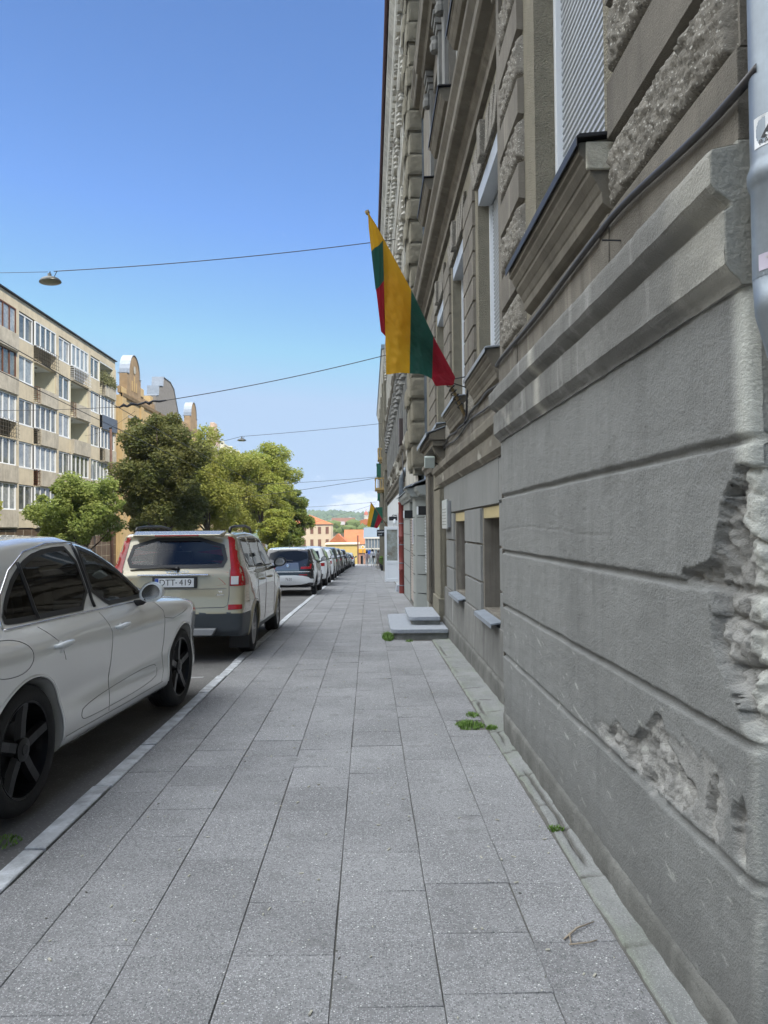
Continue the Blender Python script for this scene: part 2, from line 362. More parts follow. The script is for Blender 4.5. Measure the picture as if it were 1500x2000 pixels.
strip('pavement_bed', np.array([KX1, .2, .66, 1.42]), .3, 110, 1.0, -.008, MT['joint_dirt'])
# irregular concrete apron between the last slabs and the wall, with cracks
ys = np.arange(.6, 17.0, .025); us = np.linspace(0, 1, 36)
Yg, Ug = np.meshgrid(ys, us, indexing='ij')
inner = .985+.012*fbm(ys*1.3, 3.1)+.012*fbm(ys*7, 9.2)+.02*np.exp(-((ys-4.6)/.55)**2)
outer = np.where(ys < 6.22, 1.16, 1.36)
Xg = inner[:, None]+(outer-inner)[:, None]*Ug
Zg = zrv(Yg)+.004+.012*fbm(Xg*6, Yg*6, o=5)+.02*Ug**2
Zg -= .03*np.exp(-((Ug-0)/.05)**2)
moss = np.clip(1.3*fbm(Xg*2.5+9, Yg*1.2, o=4)+.12+.5*np.exp(-(Ug/.15)**2), 0, 1)*.7
crack = np.zeros_like(Xg)
for yj in [1.75, 2.3, 2.95, 3.55, 4.12, 4.5, 5.05, 5.6, 6.2, 6.9, 7.4, 8.0, 8.7, 9.3, 10.1, 10.9, 11.6]:
    dd = np.abs(Yg-yj-.03*fbm(Xg*7, yj*3.1, o=4)-.15*(Xg-1.0)); k = np.exp(-(dd/.010)**2)*sst(1.25, 1.1, Xg+.05*math.sin(yj*9)); crack = np.maximum(crack, k); Zg -= .012*k
xm = inner[:, None]+.07+.035*fbm(Yg*2.2, 4.0, o=5); dd = np.abs(Xg-xm); k = np.exp(-(dd/.012)**2)*sst(0, .15, fbm(Yg*.8, 11., o=2)); crack = np.maximum(crack, k); Zg -= .02*k
tag(grid_obj('pavement_apron', np.stack([Xg, Yg, Zg], -1), MT['concrete_apron'], attr={'moss': moss, 'crack': crack}), kind='structure')
# parking-bay lines
mb = MB()
for y in (8.95, 16.3, 21.9, 29.4):
    for k in range(9):
        x0 = -2.0-k*.22; 
        mb.add([(x0, y+random.uniform(-.004,.004), zr(y)-.021), (x0-.2, y, zr(y)-.021), (x0-.2, y+.09, zr(y+.09)-.021), (x0, y+.09, zr(y+.09)-.021)], [(0,1,2,3)])
tag(mb.build('road_marking', MT['worn_paint']), kind='structure')
# grass tufts
def tuft(name, cx, cy, rx, ry, n, h, label, zoff=0.0):
    vs, fs = [], []
    for i in range(n):
        a = random.uniform(0, 6.28); r = math.sqrt(random.random()); x = cx+rx*r*math.cos(a); y = cy+ry*r*math.sin(a)
        z = zr(y)-.01+zoff; hh = h*random.uniform(.4, 1)*(1.15-r*.5); t = random.uniform(0, 6.28); w = random.uniform(.0025, .005)
        lx, ly = math.cos(t)*hh*random.uniform(.1, .9), math.sin(t)*hh*random.uniform(.1, .9); b = len(vs)
        px, py = -math.sin(t)*w, math.cos(t)*w
        vs += [(x-px, y-py, z), (x+px, y+py, z), (x+px*.8+lx*.4, y+py*.8+ly*.4, z+hh*.6), (x-px*.8+lx*.4, y-py*.8+ly*.4, z+hh*.6), (x+lx, y+ly, z+hh)]
        fs += [(b, b+1, b+2, b+3), (b+3, b+2, b+4)]
    me = bpy.data.meshes.new(name); me.from_pydata(vs, [], fs); me.materials.append(MT['grass'])
    o = bpy.data.objects.new(name, me); S.collection.objects.link(o); tag(o, label, 'weeds', kind='stuff')
tuft('grass_tuft', .86, 6.44, .13, .15, 520, .05, 'green weeds filling the hole where a paving slab is missing')
tuft('grass_tuft', 1.03, 6.33, .05, .06, 200, .05, 'small clump of green weeds beside the larger weed patch')
tuft('grass_tuft', .93, 6.80, .06, .10, 200, .05, 'narrow weeds growing in the joint behind the weed patch')
tuft('grass_tuft', .30, 12.25, .09, .42, 900, .13, 'tall grass growing against the end of the lower doorstep')
tuft('grass_tuft', 1.02, 4.14, .05, .04, 130, .035, 'tiny weeds in the crack of the concrete strip')
tuft('grass_tuft', .62, 11.8, .06, .05, 120, .06, 'small grass at the front foot of the doorstep')
tuft('grass_tuft', -2.0, 4.1, .10, .10, 200, .03, 'flat mossy weeds on the road beside the rear wheel')
# twigs and litter on the slabs
def bits(name, label, cat, m, items):
    for it in items:
        mb = MB(); mb.tube(it[0], it[1], 5)
        tag(mb.build(name, m), label, cat)
defm('twig', col=(.30,.25,.19), rough=.9)
def gp(x, y, h=.006): return (x, y, zr(y)+h)
mb = MB(); mb.tube([gp(.77, 3.0), gp(.84, 3.07, .012), gp(.93, 3.13)], [.004, .004, .002], 6); mb.tube([gp(.80, 3.035, .010), gp(.79, 2.97)], [.0035, .002], 6)
mb.tube([gp(.78, 2.96), gp(.86, 2.965, .010), gp(.90, 2.99)], [.003, .003, .002], 6)
tag(mb.build('twig', MT['twig'], smooth=True), 'dry forked twig lying on the slab near the wall', 'twig')
mb = MB()
for i in range(230):
    y = 2.0+9*random.random()**1.4; x = random.uniform(-1.6, 1.0); s = random.uniform(.0025, .006); a = random.uniform(0, 3.1)
    mb.obox((x, y, zr(y)+.003), (math.cos(a), math.sin(a), 0), (-math.sin(a), math.cos(a), 0), (0, 0, 1), s*random.uniform(1, 2.6), s*.7, s*.4)
tag(mb.build('grit', MT['pale_plaster']), 'pale plaster crumbs and grit scattered over the paving', 'grit', kind='stuff')
mb = MB()
for i in range(60):
    y = 2.0+9*random.random()**1.3; x = random.choice(C[1:]+[.985])+random.uniform(-.05, .05); s = random.uniform(.003, .006); a = random.uniform(0, 3.1)
    mb.obox((x, y, zr(y)+.002), (math.cos(a), math.sin(a), 0), (-math.sin(a), math.cos(a), 0), (0, 0, 1), s*random.uniform(1, 2.2), s*.6, s*.3)
tag(mb.build('soil_crumbs', MT['joint_dirt']), 'dark soil crumbs collected along the slab joints', 'dirt', kind='stuff')
# ================================================================ near building on the right (faces -X)
XF, XR, YC, YP, YE = 1.12, 1.32, 2.16, 6.22, 17.0
bA = thing('apartment_building', (1.4, 2.16, 0), 'weathered grey plaster building with banded ground floor and broken plaster corner nearest the camera', 'building')
Js = [1.875, 1.415, .965, .557]
def seglen(p, a, b): 
    ap = p-a; ab = b-a; t = np.clip((ap*ab).sum(-1)/(ab@ab), 0, 1); return np.linalg.norm(ap-t[..., None]*ab, axis=-1)
def near_panel():
    # grid over (Y, Z), rounded near corner
    ys = np.concatenate([np.arange(YC+.0, 3.4, .008), np.arange(3.4, YP+.001, .014)]); ys[-1] = YP
    zs = np.arange(.08, 2.335, .0085)
    Y, Z = np.meshgrid(ys, zs, indexing='ij')
    X = np.full_like(Y, XF)
    nb = fbm(Y*3, Z*3, o=4); nf = fbm(Y*14, Z*14, 3.3, o=4); nff = fbm(Y*45, Z*45, 1.3, o=3)
    # stucco relief, rough in the middle bands
    rough_z = sst(1.05, 1.5, Z)
    X += -.0035*nf-.0016*nff*(0.5+rough_z)-.006*nb
    # trowel ridges low down
    X += -.0025*np.maximum(0, fbm(Y*2+Z*5, Z*16, 8.8, o=3))*(1-rough_z)
    # joints
    for j in Js:
        jj = j+.004*fbm(Y*1.5, j*9., o=3); w = .017+.004*nf
        d = np.abs(Z-jj); X += .022*(1-sst(w*.55, w*1.15, d))
    # lower joint lip
    dmg = np.zeros_like(X); pale = np.zeros_like(X)
    P2 = np.stack([Y, Z], -1)
    def hole(pts, depth, edge=.012, wob=.05, rockf=1.0):
        nonlocal X, dmg
        pts = np.array(pts); yy = Y+wob*fbm(Y*7, Z*7, 5.5, o=4); zz = Z+wob*fbm(Y*7+30, Z*7, 2.5, o=4)
        yy = yy+.010*np.sign(fbm(Y*16, Z*16, 7.7, o=2)); ins = np.zeros(Y.shape, bool); n = len(pts); dmin = np.full(Y.shape, 9.)
        for i in range(n):
            a, b = pts[i], pts[(i+1) % n]
            c = ((a[1] > zz) != (b[1] > zz)) & (yy < (b[0]-a[0])*(zz-a[1])/(b[1]-a[1]+1e-9)+a[0]); ins ^= c
            dmin = np.minimum(dmin, seglen(np.stack([yy, zz], -1), a, b))
        sdv = np.where(ins, dmin, -dmin); k = sst(-.003, edge, sdv)
        rg = 1-np.abs(fbm(Y*5, Z*5, 9.1, o=5, g=.6))*2.2; rock = .35+.65*np.clip(.55+1.5*fbm(Y*4.5, Z*4.5, 3.1, o=5, g=.62), 0, 1)+.25*np.clip(rg-.75, 0, 1)*2
        X += depth*k*(rock*rockf+(1-rockf))+k*min(1, depth/.035)*(.016*fbm(Y*22, Z*22, 4.4, o=5, g=.65)); dmg = np.maximum(dmg, k*(1 if depth > .01 else .6))
    # big broken corner
    hole([(2.0,1.80),(2.22,1.80),(2.30,1.70),(2.36,1.60),(2.42,1.50),(2.60,1.46),(2.68,1.43),(2.44,1.405),(2.42,1.30),(2.40,1.22),(2.33,1.13),(2.25,1.05),(2.19,.985),(2.0,.97)], .070, .008, .03)
    # jagged hole above the lowest joint
    hole([(3.55,.62),(3.42,.70),(3.28,.735),(3.20,.70),(3.05,.80),(2.93,.90),(2.86,.88),(2.80,.78),(2.72,.735),(2.64,.74),(2.58,.70),(2.60,.62),(2.66,.575),(2.9,.575),(3.3,.575)], .038, .006, .05)
    hole([(3.75,.59),(3.55,.67),(3.15,.69),(3.0,.80),(2.75,.82),(2.55,.88),(2.36,.86),(2.34,.72),(2.40,.60),(3.0,.572)], .007, .016, .09)
    hole([(2.46,.80),(2.42,.82),(2.40,.74),(2.43,.66),(2.40,.60),(2.47,.57),(2.50,.66)], .040, .008, .03)
    hole([(2.26,.78),(2.24,.80),(2.22,.70),(2.23,.58),(2.28,.62),(2.31,.70)], .035, .008, .03)
    hole([(2.19,.52),(2.17,.52),(2.165,.44),(2.20,.42)], .012, .008, .02)
    # blocky masonry cracks inside the big corner hole
    inb = sst(.4, .9, dmg)*(Z > .95)*(Y < 2.75)
    for a, b in [((2.3,1.62),(2.25,1.2)),((2.25,1.2),(2.24,.98)),((2.42,1.33),(2.16,1.31)),((2.36,1.17),(2.16,1.19)),((2.40,1.43),(2.34,1.22)),((2.34,1.22),(2.22,1.06)),((2.3,1.62),(2.16,1.55)),((2.19,1.05),(2.18,.6))]:
        d = seglen(np.stack([Y+.02*nf, Z+.02*fbm(Y*9, Z*9, 7., o=3)], -1), np.array(a), np.array(b)); X += .035*np.exp(-(d/.008)**2)*np.clip(inb+.1, 0, 1)
    # long hairline crack
    cz = 1.60-.02*np.sin((Y-3)*2.1)-.03*fbm(Y*1.1, 4.4, o=4); d = np.abs(Z-cz); X += .004*np.exp(-(d/.004)**2)*sst(3.2, 3.6, Y)
    # bulging rounded corner and bottom chips
    r = .045; t = np.clip(YC+r-Y, 0, r); X += r-np.sqrt(np.maximum(r*r-t*t, 0))
    pale = np.maximum(pale, (1-sst(.03, .11, Y-YC+.02*nb+.012*nf))*sst(.9, 1.1, Z)*.75+(1-sst(.0, .05, Y-YC))*.5)
    pale = np.maximum(pale, .6*sst(.35, .6, nf+.3*nb)*(1-sst(.02, .09, np.abs(Z-.57)))*(Y < 4.5))
    scr = sst(.42, .5, fbm(Y*5+Z*9, Z*30-Y*9, 6.6, o=2))*.5*(Z < 1.0); pale = np.maximum(pale, scr)
    wet = np.clip(sst(.25, .0, Z-.12-.10*fbm(Y*2.5, 3., o=4))*.45+.45*sst(.15, .5, fbm(Y*2.2, Z*.35, 14., o=5))*sst(.2, .0, np.minimum(np.abs(Z-1.875), np.abs(Z-1.415))-.0)*1.0, 0, .6)
    P = np.stack([X, Y, Z], -1)
    dmg2 = dmg*np.clip(.5+1.6*fbm(Y*8, Z*8, 21., o=5), 0, 1)*.8
    grid_obj('lower_wall', P, MT['painted_plaster'], bA, attr={'dmg': dmg, 'dmg2': dmg2, 'pale': pale, 'wet': wet})
near_panel()
# return face at the near corner, displaced
zs = np.arange(.08, 2.335, .012); xs = np.linspace(0, .30, 24)
Xc, Zc = np.meshgrid(xs, zs, indexing='ij')
hd = sst(0, .03, 1.80-Zc)*sst(0, .03, Zc-.97)
Yc = YC+.002+hd*(.03*np.clip(.5+fbm(Xc*7, Zc*6, 3., o=5), 0, 1)+.01*fbm(Xc*30, Zc*30, o=3))+.003*fbm(Xc*14, Zc*14, o=4)
for j in Js: Yc += .02*(1-sst(.010, .02, np.abs(Zc-j)))
grid_obj('corner_return', np.stack([XF+.046+Xc+hd*.03, Yc, Zc], -1), MT['painted_plaster'], bA, attr={'dmg': hd, 'pale': np.clip(.75-hd, 0, 1)*np.ones_like(Zc)})
# rounded plinth strip
ys = np.arange(.9, 6.23, .02)
prof = [(1.10, -.12), (1.102, 0.02), (1.104, .055), (1.112, .082), (1.13, .092), (1.17, .094)]
P = np.array([[(px+.010*fbm(y*6, k*3.1, o=4)+.012*fbm(y*2, 5., o=2), y, pz+(zr(y) if k < 2 else 0)+.006*fbm(y*8, 2.2, o=3)) for k, (px, pz) in enumerate(prof)] for y in ys[ys >= YC-.02]])
grid_obj('plinth', P, MT['plinth_plaster'], bA)
# mouldings over the near projecting bay:  profile (x,z)
def corn(xf, y0, y1, mt='dirty_moulding', name='cornice', par=None, tw=None):
    mb = MB()
    p = [(xf+.2, 2.33), (xf-.012, 2.33), (xf-.018, 2.345), (xf-.045, 2.37), (xf-.055, 2.385), (xf-.06, 2.39), (xf-.062, 2.55), (xf-.04, 2.565), (xf-.04, 2.575), (xf-.055, 2.59),
         (xf-.085, 2.61), (xf-.095, 2.625), (xf-.10, 2.63), (xf-.10, 2.72), (xf-.095, 2.735), (xf-.015, 2.752), (xf-.015, 2.765), (xf+.2, 2.765)]
    # dense wavy profile so that the edges are worn and chipped
    Q = []
    for (a, b) in zip(p[:-1], p[1:]):
        k = max(1, int(math.hypot(b[0]-a[0], b[1]-a[1])/.016)); Q += [(a[0]+(b[0]-a[0])*t/k, a[1]+(b[1]-a[1])*t/k) for t in range(k)]
    Q.append(p[-1]); Q = np.array(Q); ys = np.arange(y0, y1, .02 if y0 < 5 else .04); ys = np.append(ys, y1)
    Y, K = np.meshgrid(ys, np.arange(len(Q)), indexing='ij'); X = np.repeat(Q[None, :, 0], len(ys), 0); Z = np.repeat(Q[None, :, 1], len(ys), 0); inner_ = (X > xf+.05)
    d = .006*fbm(Y*4, Z*9, X*9, o=5, g=.6)+.010*np.clip(fbm(Y*9, Z*14, 3., o=4)-.28, 0, 1)*2; X = np.where(inner_, X, X+d); Z = Z+np.where(inner_, 0, .004*fbm(Y*3, Z*5, 7., o=3)+.003*np.sin(Y*1.3))
    pl_ = np.clip(sst(.30, .55, fbm(Y*1.6, Z*3, 5., o=5))*.6+(1-sst(.1, .45, Y-y0+.2*fbm(Y*5, Z*5, 1., o=3)))*.55*(y0 < 3)+np.exp(-((Y-4.62-.04*fbm(Z*9, Y*3, o=3))/.07)**2)*.8*(y0 < 3), 0, .9)
    P = np.stack([X, Y, Z], -1); o = grid_obj(name, P, MT[mt], par or bA, smooth=False, attr={'pale': pl_})
    me_ = o.data; me_.polygons.foreach_set('use_smooth', [True]*len(me_.polygons))
    try: me_.set_sharp_from_angle(angle=rad(32))
    except Exception: pass
    mb.moulding([(x+.001 if x < xf+.1 else x, z) for x, z in p], y0-.003, y0+.03); mb.build(name+'_end', MT['corner_render' if y0 < 3 else mt], par or bA, bevel=.014 if y0 < 3 else 0); return o
corn(XF, YC, YP, 'grey_plaster')
corn(XR, YP+.003, 14.02, 'dirty_moulding')
mb = MB()   # frieze bands 2.765-3.06
mb.box(XF-.012, XF+.3, YC, YP, 2.765, 3.045)
for yy in (3.33, 5.42): mb.box(XF-.020, XF, yy, yy+.13, 2.767, 3.043)
mb.box(XR-.012, XR+.3, YP+.003, 16.9, 2.765, 3.045)
for yy in (7.15, 9.25, 10.25): mb.box(XR-.022, XR, yy, yy+.14, 2.767, 3.043)
mb.build('frieze', MT['old_plaster'], bA, bevel=.004)
# recessed lower wall with basement windows; block rustication
def wall_holes(x, y0, y1, z0, z1, holes, depth, m, name, par, back=None, bm=None):
    yb = sorted({y0, y1, *[h[0] for h in holes], *[h[1] for h in holes]}); zb = sorted({z0, z1, *[h[2] for h in holes], *[h[3] for h in holes]})
    mb = MB()
    for i in range(len(yb)-1):
        for j in range(len(zb)-1):
            cy, cz = (yb[i]+yb[i+1])/2, (zb[j]+zb[j+1])/2
            if any(h[0] < cy < h[1] and h[2] < cz < h[3] for h in holes): continue
            mb.add([(x, yb[i], zb[j]), (x, yb[i+1], zb[j]), (x, yb[i+1], zb[j+1]), (x, yb[i], zb[j+1])], [(0, 1, 2, 3)])
    for (a, b, c, d) in holes:
        mb.add([(x,a,c),(x+depth,a,c),(x+depth,a,d),(x,a,d)], [(0,1,2,3)]); mb.add([(x,b,c),(x+depth,b,c),(x+depth,b,d),(x,b,d)], [(3,2,1,0)])
        mb.add([(x,a,c),(x+depth,a,c),(x+depth,b,c),(x,b,c)], [(0,1,2,3)]); mb.add([(x,a,d),(x+depth,a,d),(x+depth,b,d),(x,b,d)], [(3,2,1,0)])
    return mb.build(name, m, par)
bw = [(7.57, 8.68, .68, 1.85), (10.30, 11.46, .66, 1.84)]
door = (14.35, 15.85, .12, 2.72)
wall_holes(XR+.03, YP, 16.9, -.5, 2.34, bw+[door], .26, MT['old_plaster'], 'recessed_wall', bA)
mb = MB()
def rust(mb, y0, y1, zs, xf, d=.05, c=.014):
    for i in range(len(zs)-1): mb.block(y0+.004, y1-.004, zs[i]+.004, zs[i+1]-.004, xf, d, c)
zz = [.60, .965, 1.415, 1.86]
rust(mb, YP+.01, 7.50, [.557, .965, 1.415, 1.875, 2.33], XR); rust(mb, 8.76, 10.22, zz, XR); rust(mb, 11.55, 12.62, zz, XR)
mb.box(XR, XR+.05, 7.5, 13.9, 1.865, 2.335)
mb.build('masonry_blocks', MT['painted_plaster'], bA)
# sloped bare plaster dado and plinth below the windows
mb = MB(); mb.moulding([(XR+.06, .60), (XR-.005, .59), (XR-.02, .10), (XR+.06, .10)], YP+.01, 12.95); mb.build('dado', MT['cream_plaster' if 0 else 'grey_plaster'], bA, bevel=.006)
ys = np.arange(YP, 13.0, .03)
prof = [(1.275, -.2), (1.275, .0), (1.278, .06), (1.285, .085), (1.33, .095)]
P = np.array([[(px+.010*fbm(y*5, k*3.1, o=4), y, pz+(zr(y) if k < 1 else 0)+.006*fbm(y*8, 2.2, o=3)) for k, (px, pz) in enumerate(prof)] for y in ys])
grid_obj('plinth', P, MT['plinth_plaster'], bA)
for k, (a, b, c, d) in enumerate(bw):
    w = thing('window', (XR+.25, (a+b)/2, c), None, None); w.parent = bA; w.location = Vector((XR+.25, (a+b)/2, c))-ORG[bA.name]
    del w
# windows of every storey ------------------------------------------------
def sub_empty(name, loc, parent, label=None):
    o = bpy.data.objects.new(name, None); S.collection.objects.link(o); o.parent = parent
    o.location = Vector(loc)-ORG[parent.name]; ORG[o.name] = Vector(loc)
    if label: o['label'] = label
    return o
for o in [o for o in bA.children if o.type == 'EMPTY']: bpy.data.objects.remove(o)
def slats(mb, x, y0, y1, z0, z1, pitch, d=.012, m=0):
    z = z0; n = 0
    while z < z1:
        h = min(pitch, z1-z); mb.add([(x, y0, z+.1*pitch), (x, y1, z+.1*pitch), (x-d, y1, z+.35*pitch), (x-d, y0, z+.35*pitch), (x-d, y1, z+.75*pitch), (x-d, y0, z+.75*pitch), (x, y1, z+.95*pitch), (x, y0, z+.95*pitch)],
                          [(0,3,2,1), (3,5,4,2), (5,7,6,4)], m); z += pitch
    mb.add([(x+.003, y0, z0), (x+.003, y1, z0), (x+.003, y1, z1), (x+.003, y0, z1)], [(0,1,2,3)], m+1 if m == 0 else m)
for k, (a, b, c, d) in enumerate(bw):
    w = sub_empty('window', (XR+.22, (a+b)/2, c), bA)
    mb = MB(); mb.box(XR+.03, XR+.28, a+.005, b-.005, d-.13, d-.005); mb.build('shutter_box', mat('beige_box', (.46,.38,.2), .6, var=.15), w, bevel=.004)
    mb = MB(); slats(mb, XR+.25, a+.03, b-.03, c, d-.13, .042); mb.build('shutter', [MT['shutter_brown'], MT['black']], w)
    mb = MB(); mb.hexa([(XR-.09, a-.04, c-.06), (XR+.28, a-.04, c-.01), (XR+.28, b+.04, c-.01), (XR-.09, b+.04, c-.06)], [(XR-.09, a-.04, c-.045), (XR+.28, a-.04, c+.012), (XR+.28, b+.04, c+.012), (XR-.09, b+.04, c-.045)])
    mb.box(XR-.094, XR-.089, a-.045, b+.045, c-.09, c-.044); mb.build('sill', MT['zinc_sill'], w)
# first-floor sill zone + rusticated blocks (rough / smooth alternating), z 3.06 -> 6.3
NW = [(3.52, 4.98, XF)]; RW = [(7.52, 8.90, XR), (10.25, 11.60, XR), (12.92, 14.28, XR)]
H1 = (3.45, 5.72)
wall_holes(XF+.035, YC, YP, 3.045, 6.35, [(a, b, H1[0], H1[1]) for a, b, _ in NW], .24, MT['pebble_plaster'], 'upper_wall', bA)
wall_holes(XR+.035, YP, 16.9, 3.045, 6.35, [(a, b, H1[0], H1[1]) for a, b, _ in RW], .24, MT['pebble_plaster'], 'upper_wall', bA)
for bx_ in ((XF+.0, XF+.2, YP-.005, YP, 0, 6.3), (XF-.0, XF+.035, YP-.12, YP-.006, 3.05, 6.3), (XF, XF+.035, YC, YC+.012, 3.05, 6.3)):
    mb = MB(); mb.box(*bx_); mb.build('bay_edge', MT['old_plaster'], bA)
courses = []; z = 3.06; r = True
while z < 6.1:
    h = .295 if r else .275; courses.append((z, z+h, r)); z += h+.025; r = not r
def rough_block(y0, y1, z0, z1, xf, st):
    ys = np.arange(y0, y1+st*.5, st); ys[-1] = y1; zs = np.arange(z0, z1+st*.5, st); zs[-1] = z1
    Y, Z = np.meshgrid(ys, zs, indexing='ij'); e = np.minimum.reduce([Y-y0, y1-Y, Z-z0, z1-Z])
    v = np.abs(fbm(Y*16, Z*16, xf*7, o=4, g=.6)); w = fbm(Y*40, Z*40, 2., o=2)
    X = xf+.042-.042*sst(0, .025, e)-.022*sst(.0, .05, e)*np.clip(.2+v*2.0+w*.5, 0, 1.3)
    return np.stack([X, Y, Z], -1)
def fill_rows(y0, y1, xf, st=None, smooth_mb=None, zmax=6.1, zmin=0):
    for (a, b, r) in courses:
        if b > zmax or a < zmin: continue
        if r and st: RB.append(rough_block(y0+.01, y1-.01, a, b, xf-.004, st))
        elif r: smooth_mb.block(y0+.01, y1-.01, a, b, xf, .035, .012, 0)
        else: smooth_mb.block(y0+.006, y1-.006, a, b, xf-.012, .045, .012, 0)
RB = []; sm = MB()
def merge_grids(name, Ps, m, par):
    vs, fs, b = [], [], 0; off = np.array(ORG[par.name])
    for P in Ps:
        n, k = P.shape[:2]; idx = np.arange(n*k).reshape(n, k)+b; vs.append(P.reshape(-1, 3)-off); fs.append(np.stack([idx[:-1,:-1], idx[:-1,1:], idx[1:,1:], idx[1:,:-1]], -1).reshape(-1, 4)); b += n*k
    V = np.concatenate(vs); Fc = np.concatenate(fs); me = bpy.data.meshes.new(name)
    me.vertices.add(len(V)); me.vertices.foreach_set('co', V.ravel()); me.loops.add(Fc.size); me.loops.foreach_set('vertex_index', Fc.ravel().astype(np.int32))
    me.polygons.add(len(Fc)); me.polygons.foreach_set('loop_start', np.arange(0, Fc.size, 4, dtype=np.int32)); me.update(calc_edges=True); me.validate()
    me.polygons.foreach_set('use_smooth', [True]*len(me.polygons)); me.materials.append(m)
    o = bpy.data.objects.new(name, me); S.collection.objects.link(o); o.parent = par; ORG[o.name] = Vector(off); return o
for (ya_, yb_, st_) in ((YC+.05, 3.36, .011), (5.30, YP-.14, .014)):     # piers beside the drain pipe and past the window
    RB = []; sm = MB(); fill_rows(ya_, yb_, XF, st_, sm); sm.build('smooth_masonry', MT['old_plaster'], bA); merge_grids('rough_masonry', RB, MT['rough_stone'], bA)
# recessed wall: smooth blocks with thin deep joints between the windows
for (y0, y1) in [(YP+.02, 7.30), (9.12, 10.06), (11.80, 12.74), (14.48, 16.0)]:
    RB = []; sm = MB(); z = 3.5
    while z < 5.9: sm.block(y0, y1, z+.006, z+.30, XR, .035, .010); z += .31
    RB.append(rough_block(y0, y1, 3.06, 3.34, XR, .03)); sm.build('smooth_masonry', MT['old_plaster'], bA); merge_grids('rough_masonry', RB, MT['rough_stone'], bA)
# pebble-dash window surrounds with lumpy quoin edge
def window1(a, b, xf, sh, blind=True, zlo=H1[0], zhi=H1[1], kind='roller'):
    w = sub_empty('window', (xf+.2, (a+b)/2, zlo), bA)
    mb = MB(); xs_ = xf+.225
    if blind:
        slats(mb, xs_, a+.05, b-.05, zlo, zhi, .050, .016); mb.build('shutter', [sh, MT['black']], w)
    else:
        mb.add([(xs_, a+.08, zlo+.08), (xs_, b-.08, zlo+.08), (xs_, b-.08, zhi-.08), (xs_, a+.08, zhi-.08)], [(0,1,2,3)]); mb.build('pane', MT['window_glass'], w)
    mb = MB(); x0, x1 = xf+.17, xf+.235
    mb.box(x0, x1, a, a+.05, zlo, zhi); mb.box(x0, x1, b-.05, b, zlo, zhi); mb.box(x0+.01, x1, a+.04, b-.04, zhi-.05, zhi-.001)
    if not blind:
        mb.box(x0+.02, x1, a+.05, b-.05, zlo, zlo+.08); mb.box(x0+.02, x1, (a+b)/2-.04, (a+b)/2+.04, zlo+.08, zhi-.5); mb.box(x0+.02, x1, a+.05, b-.05, zhi-.5, zhi-.42); mb.box(x0+.02, x1, a+.05, b-.05, zhi-.07, zhi)
    mb.build('frame', MT['white_plastic'], w, bevel=.004)
    return w
def sill1(a, b, xf, w, z=3.43, metal='dark_metal', pr=.13, drop=.36):
    mb = MB(); mb.moulding([(xf-pr-.02, z-.012), (xf-pr-.02, z-.06), (xf-pr-.014, z-.06), (xf-pr-.014, z-.022), (xf+.22, z+.02), (xf+.22, z+.03), (xf-pr-.005, z)], a-.16, b+.16); mb.build('sill_cap', MT[metal], w, bevel=.004)
    mb = MB(); p = [(xf+.05, z-.005), (xf-pr, z-.03), (xf-pr, z-.085), (xf-pr+.02, z-.10), (xf-pr+.022, z-.115), (xf-pr+.042, z-.15), (xf-pr+.05, z-.155), (xf-pr+.052, z-.175), (xf-pr+.075, z-.21), (xf-pr+.08, z-.215), (xf-.035, z-.25), (xf-.028, z-.26), (xf-.024, z-.31), (xf+.0, z-.33), (xf+.05, z-drop)]
    mb.moulding(p, a-.13, b+.13); mb.build('sill_moulding', MT['dirty_moulding'], w, bevel=.003)
for (a, b, xf) in NW+RW:
    sh = a < 9; w = window1(a, b, xf, MT['shutter_grey'], blind=sh); sill1(a, b, xf, w, metal='dark_metal' if xf == XF else 'zinc_sill')
    if xf == XR:
        mb = MB(); mb.box(xf+.04, xf+.2, a+.02, b-.02, H1[1]-.22, H1[1]-.02); mb.build('shutter_box', MT['shutter_grey'], w, bevel=.006)
    # keystone voussoirs over the window
    mb = MB(); n = 7
    for i in range(n):
        t0, t1 = i/n, (i+1)/n; ya, yb = a-.1+(b-a+.2)*t0+.008, a-.1+(b-a+.2)*t1-.008; sp = (t0+t1-1)*.35
        d = .05 if i == n//2 else .0
        mb.hexa([(xf-.01-d, ya, H1[1]+.02), (xf+.03, ya, H1[1]+.02), (xf+.03, yb, H1[1]+.02), (xf-.01-d, yb, H1[1]+.02)], [(xf-.01-d, ya+sp, H1[1]+.42), (xf+.03, ya+sp, H1[1]+.42), (xf+.03, yb+sp, H1[1]+.42), (xf-.01-d, yb+sp, H1[1]+.42)])
    mb.build('lintel', MT['rough_stone'], w, bevel=.01)
mb = MB()   # weathered end of the first sill
mb.box(XF-.10, XF+.03, 3.375, 3.392, 3.27, 3.40); mb.build('broken_render', MT['pale_plaster'], bA, bevel=.006)
# belt cornice between storeys, deep with soffit
def belt(xf, y0, y1, z, mt='dirty_moulding', s=1.0, par=None):
    mb = MB(); p = [(xf+.1, z), (xf-.02*s, z), (xf-.02*s, z+.10*s), (xf-.06*s, z+.14*s), (xf-.07*s, z+.20*s), (xf-.17*s, z+.22*s), (xf-.19*s, z+.25*s), (xf-.19*s, z+.36*s), (xf-.24*s, z+.43*s), (xf-.25*s, z+.47*s), (xf+.1, z+.53*s)]
    mb.moulding(p, y0, y1); return mb.build('belt_cornice', MT[mt], par or bA, bevel=.004)
belt(XF, YC, YP+.1, 6.15); belt(XR, YP+.103, 16.9, 6.38, s=1.15)
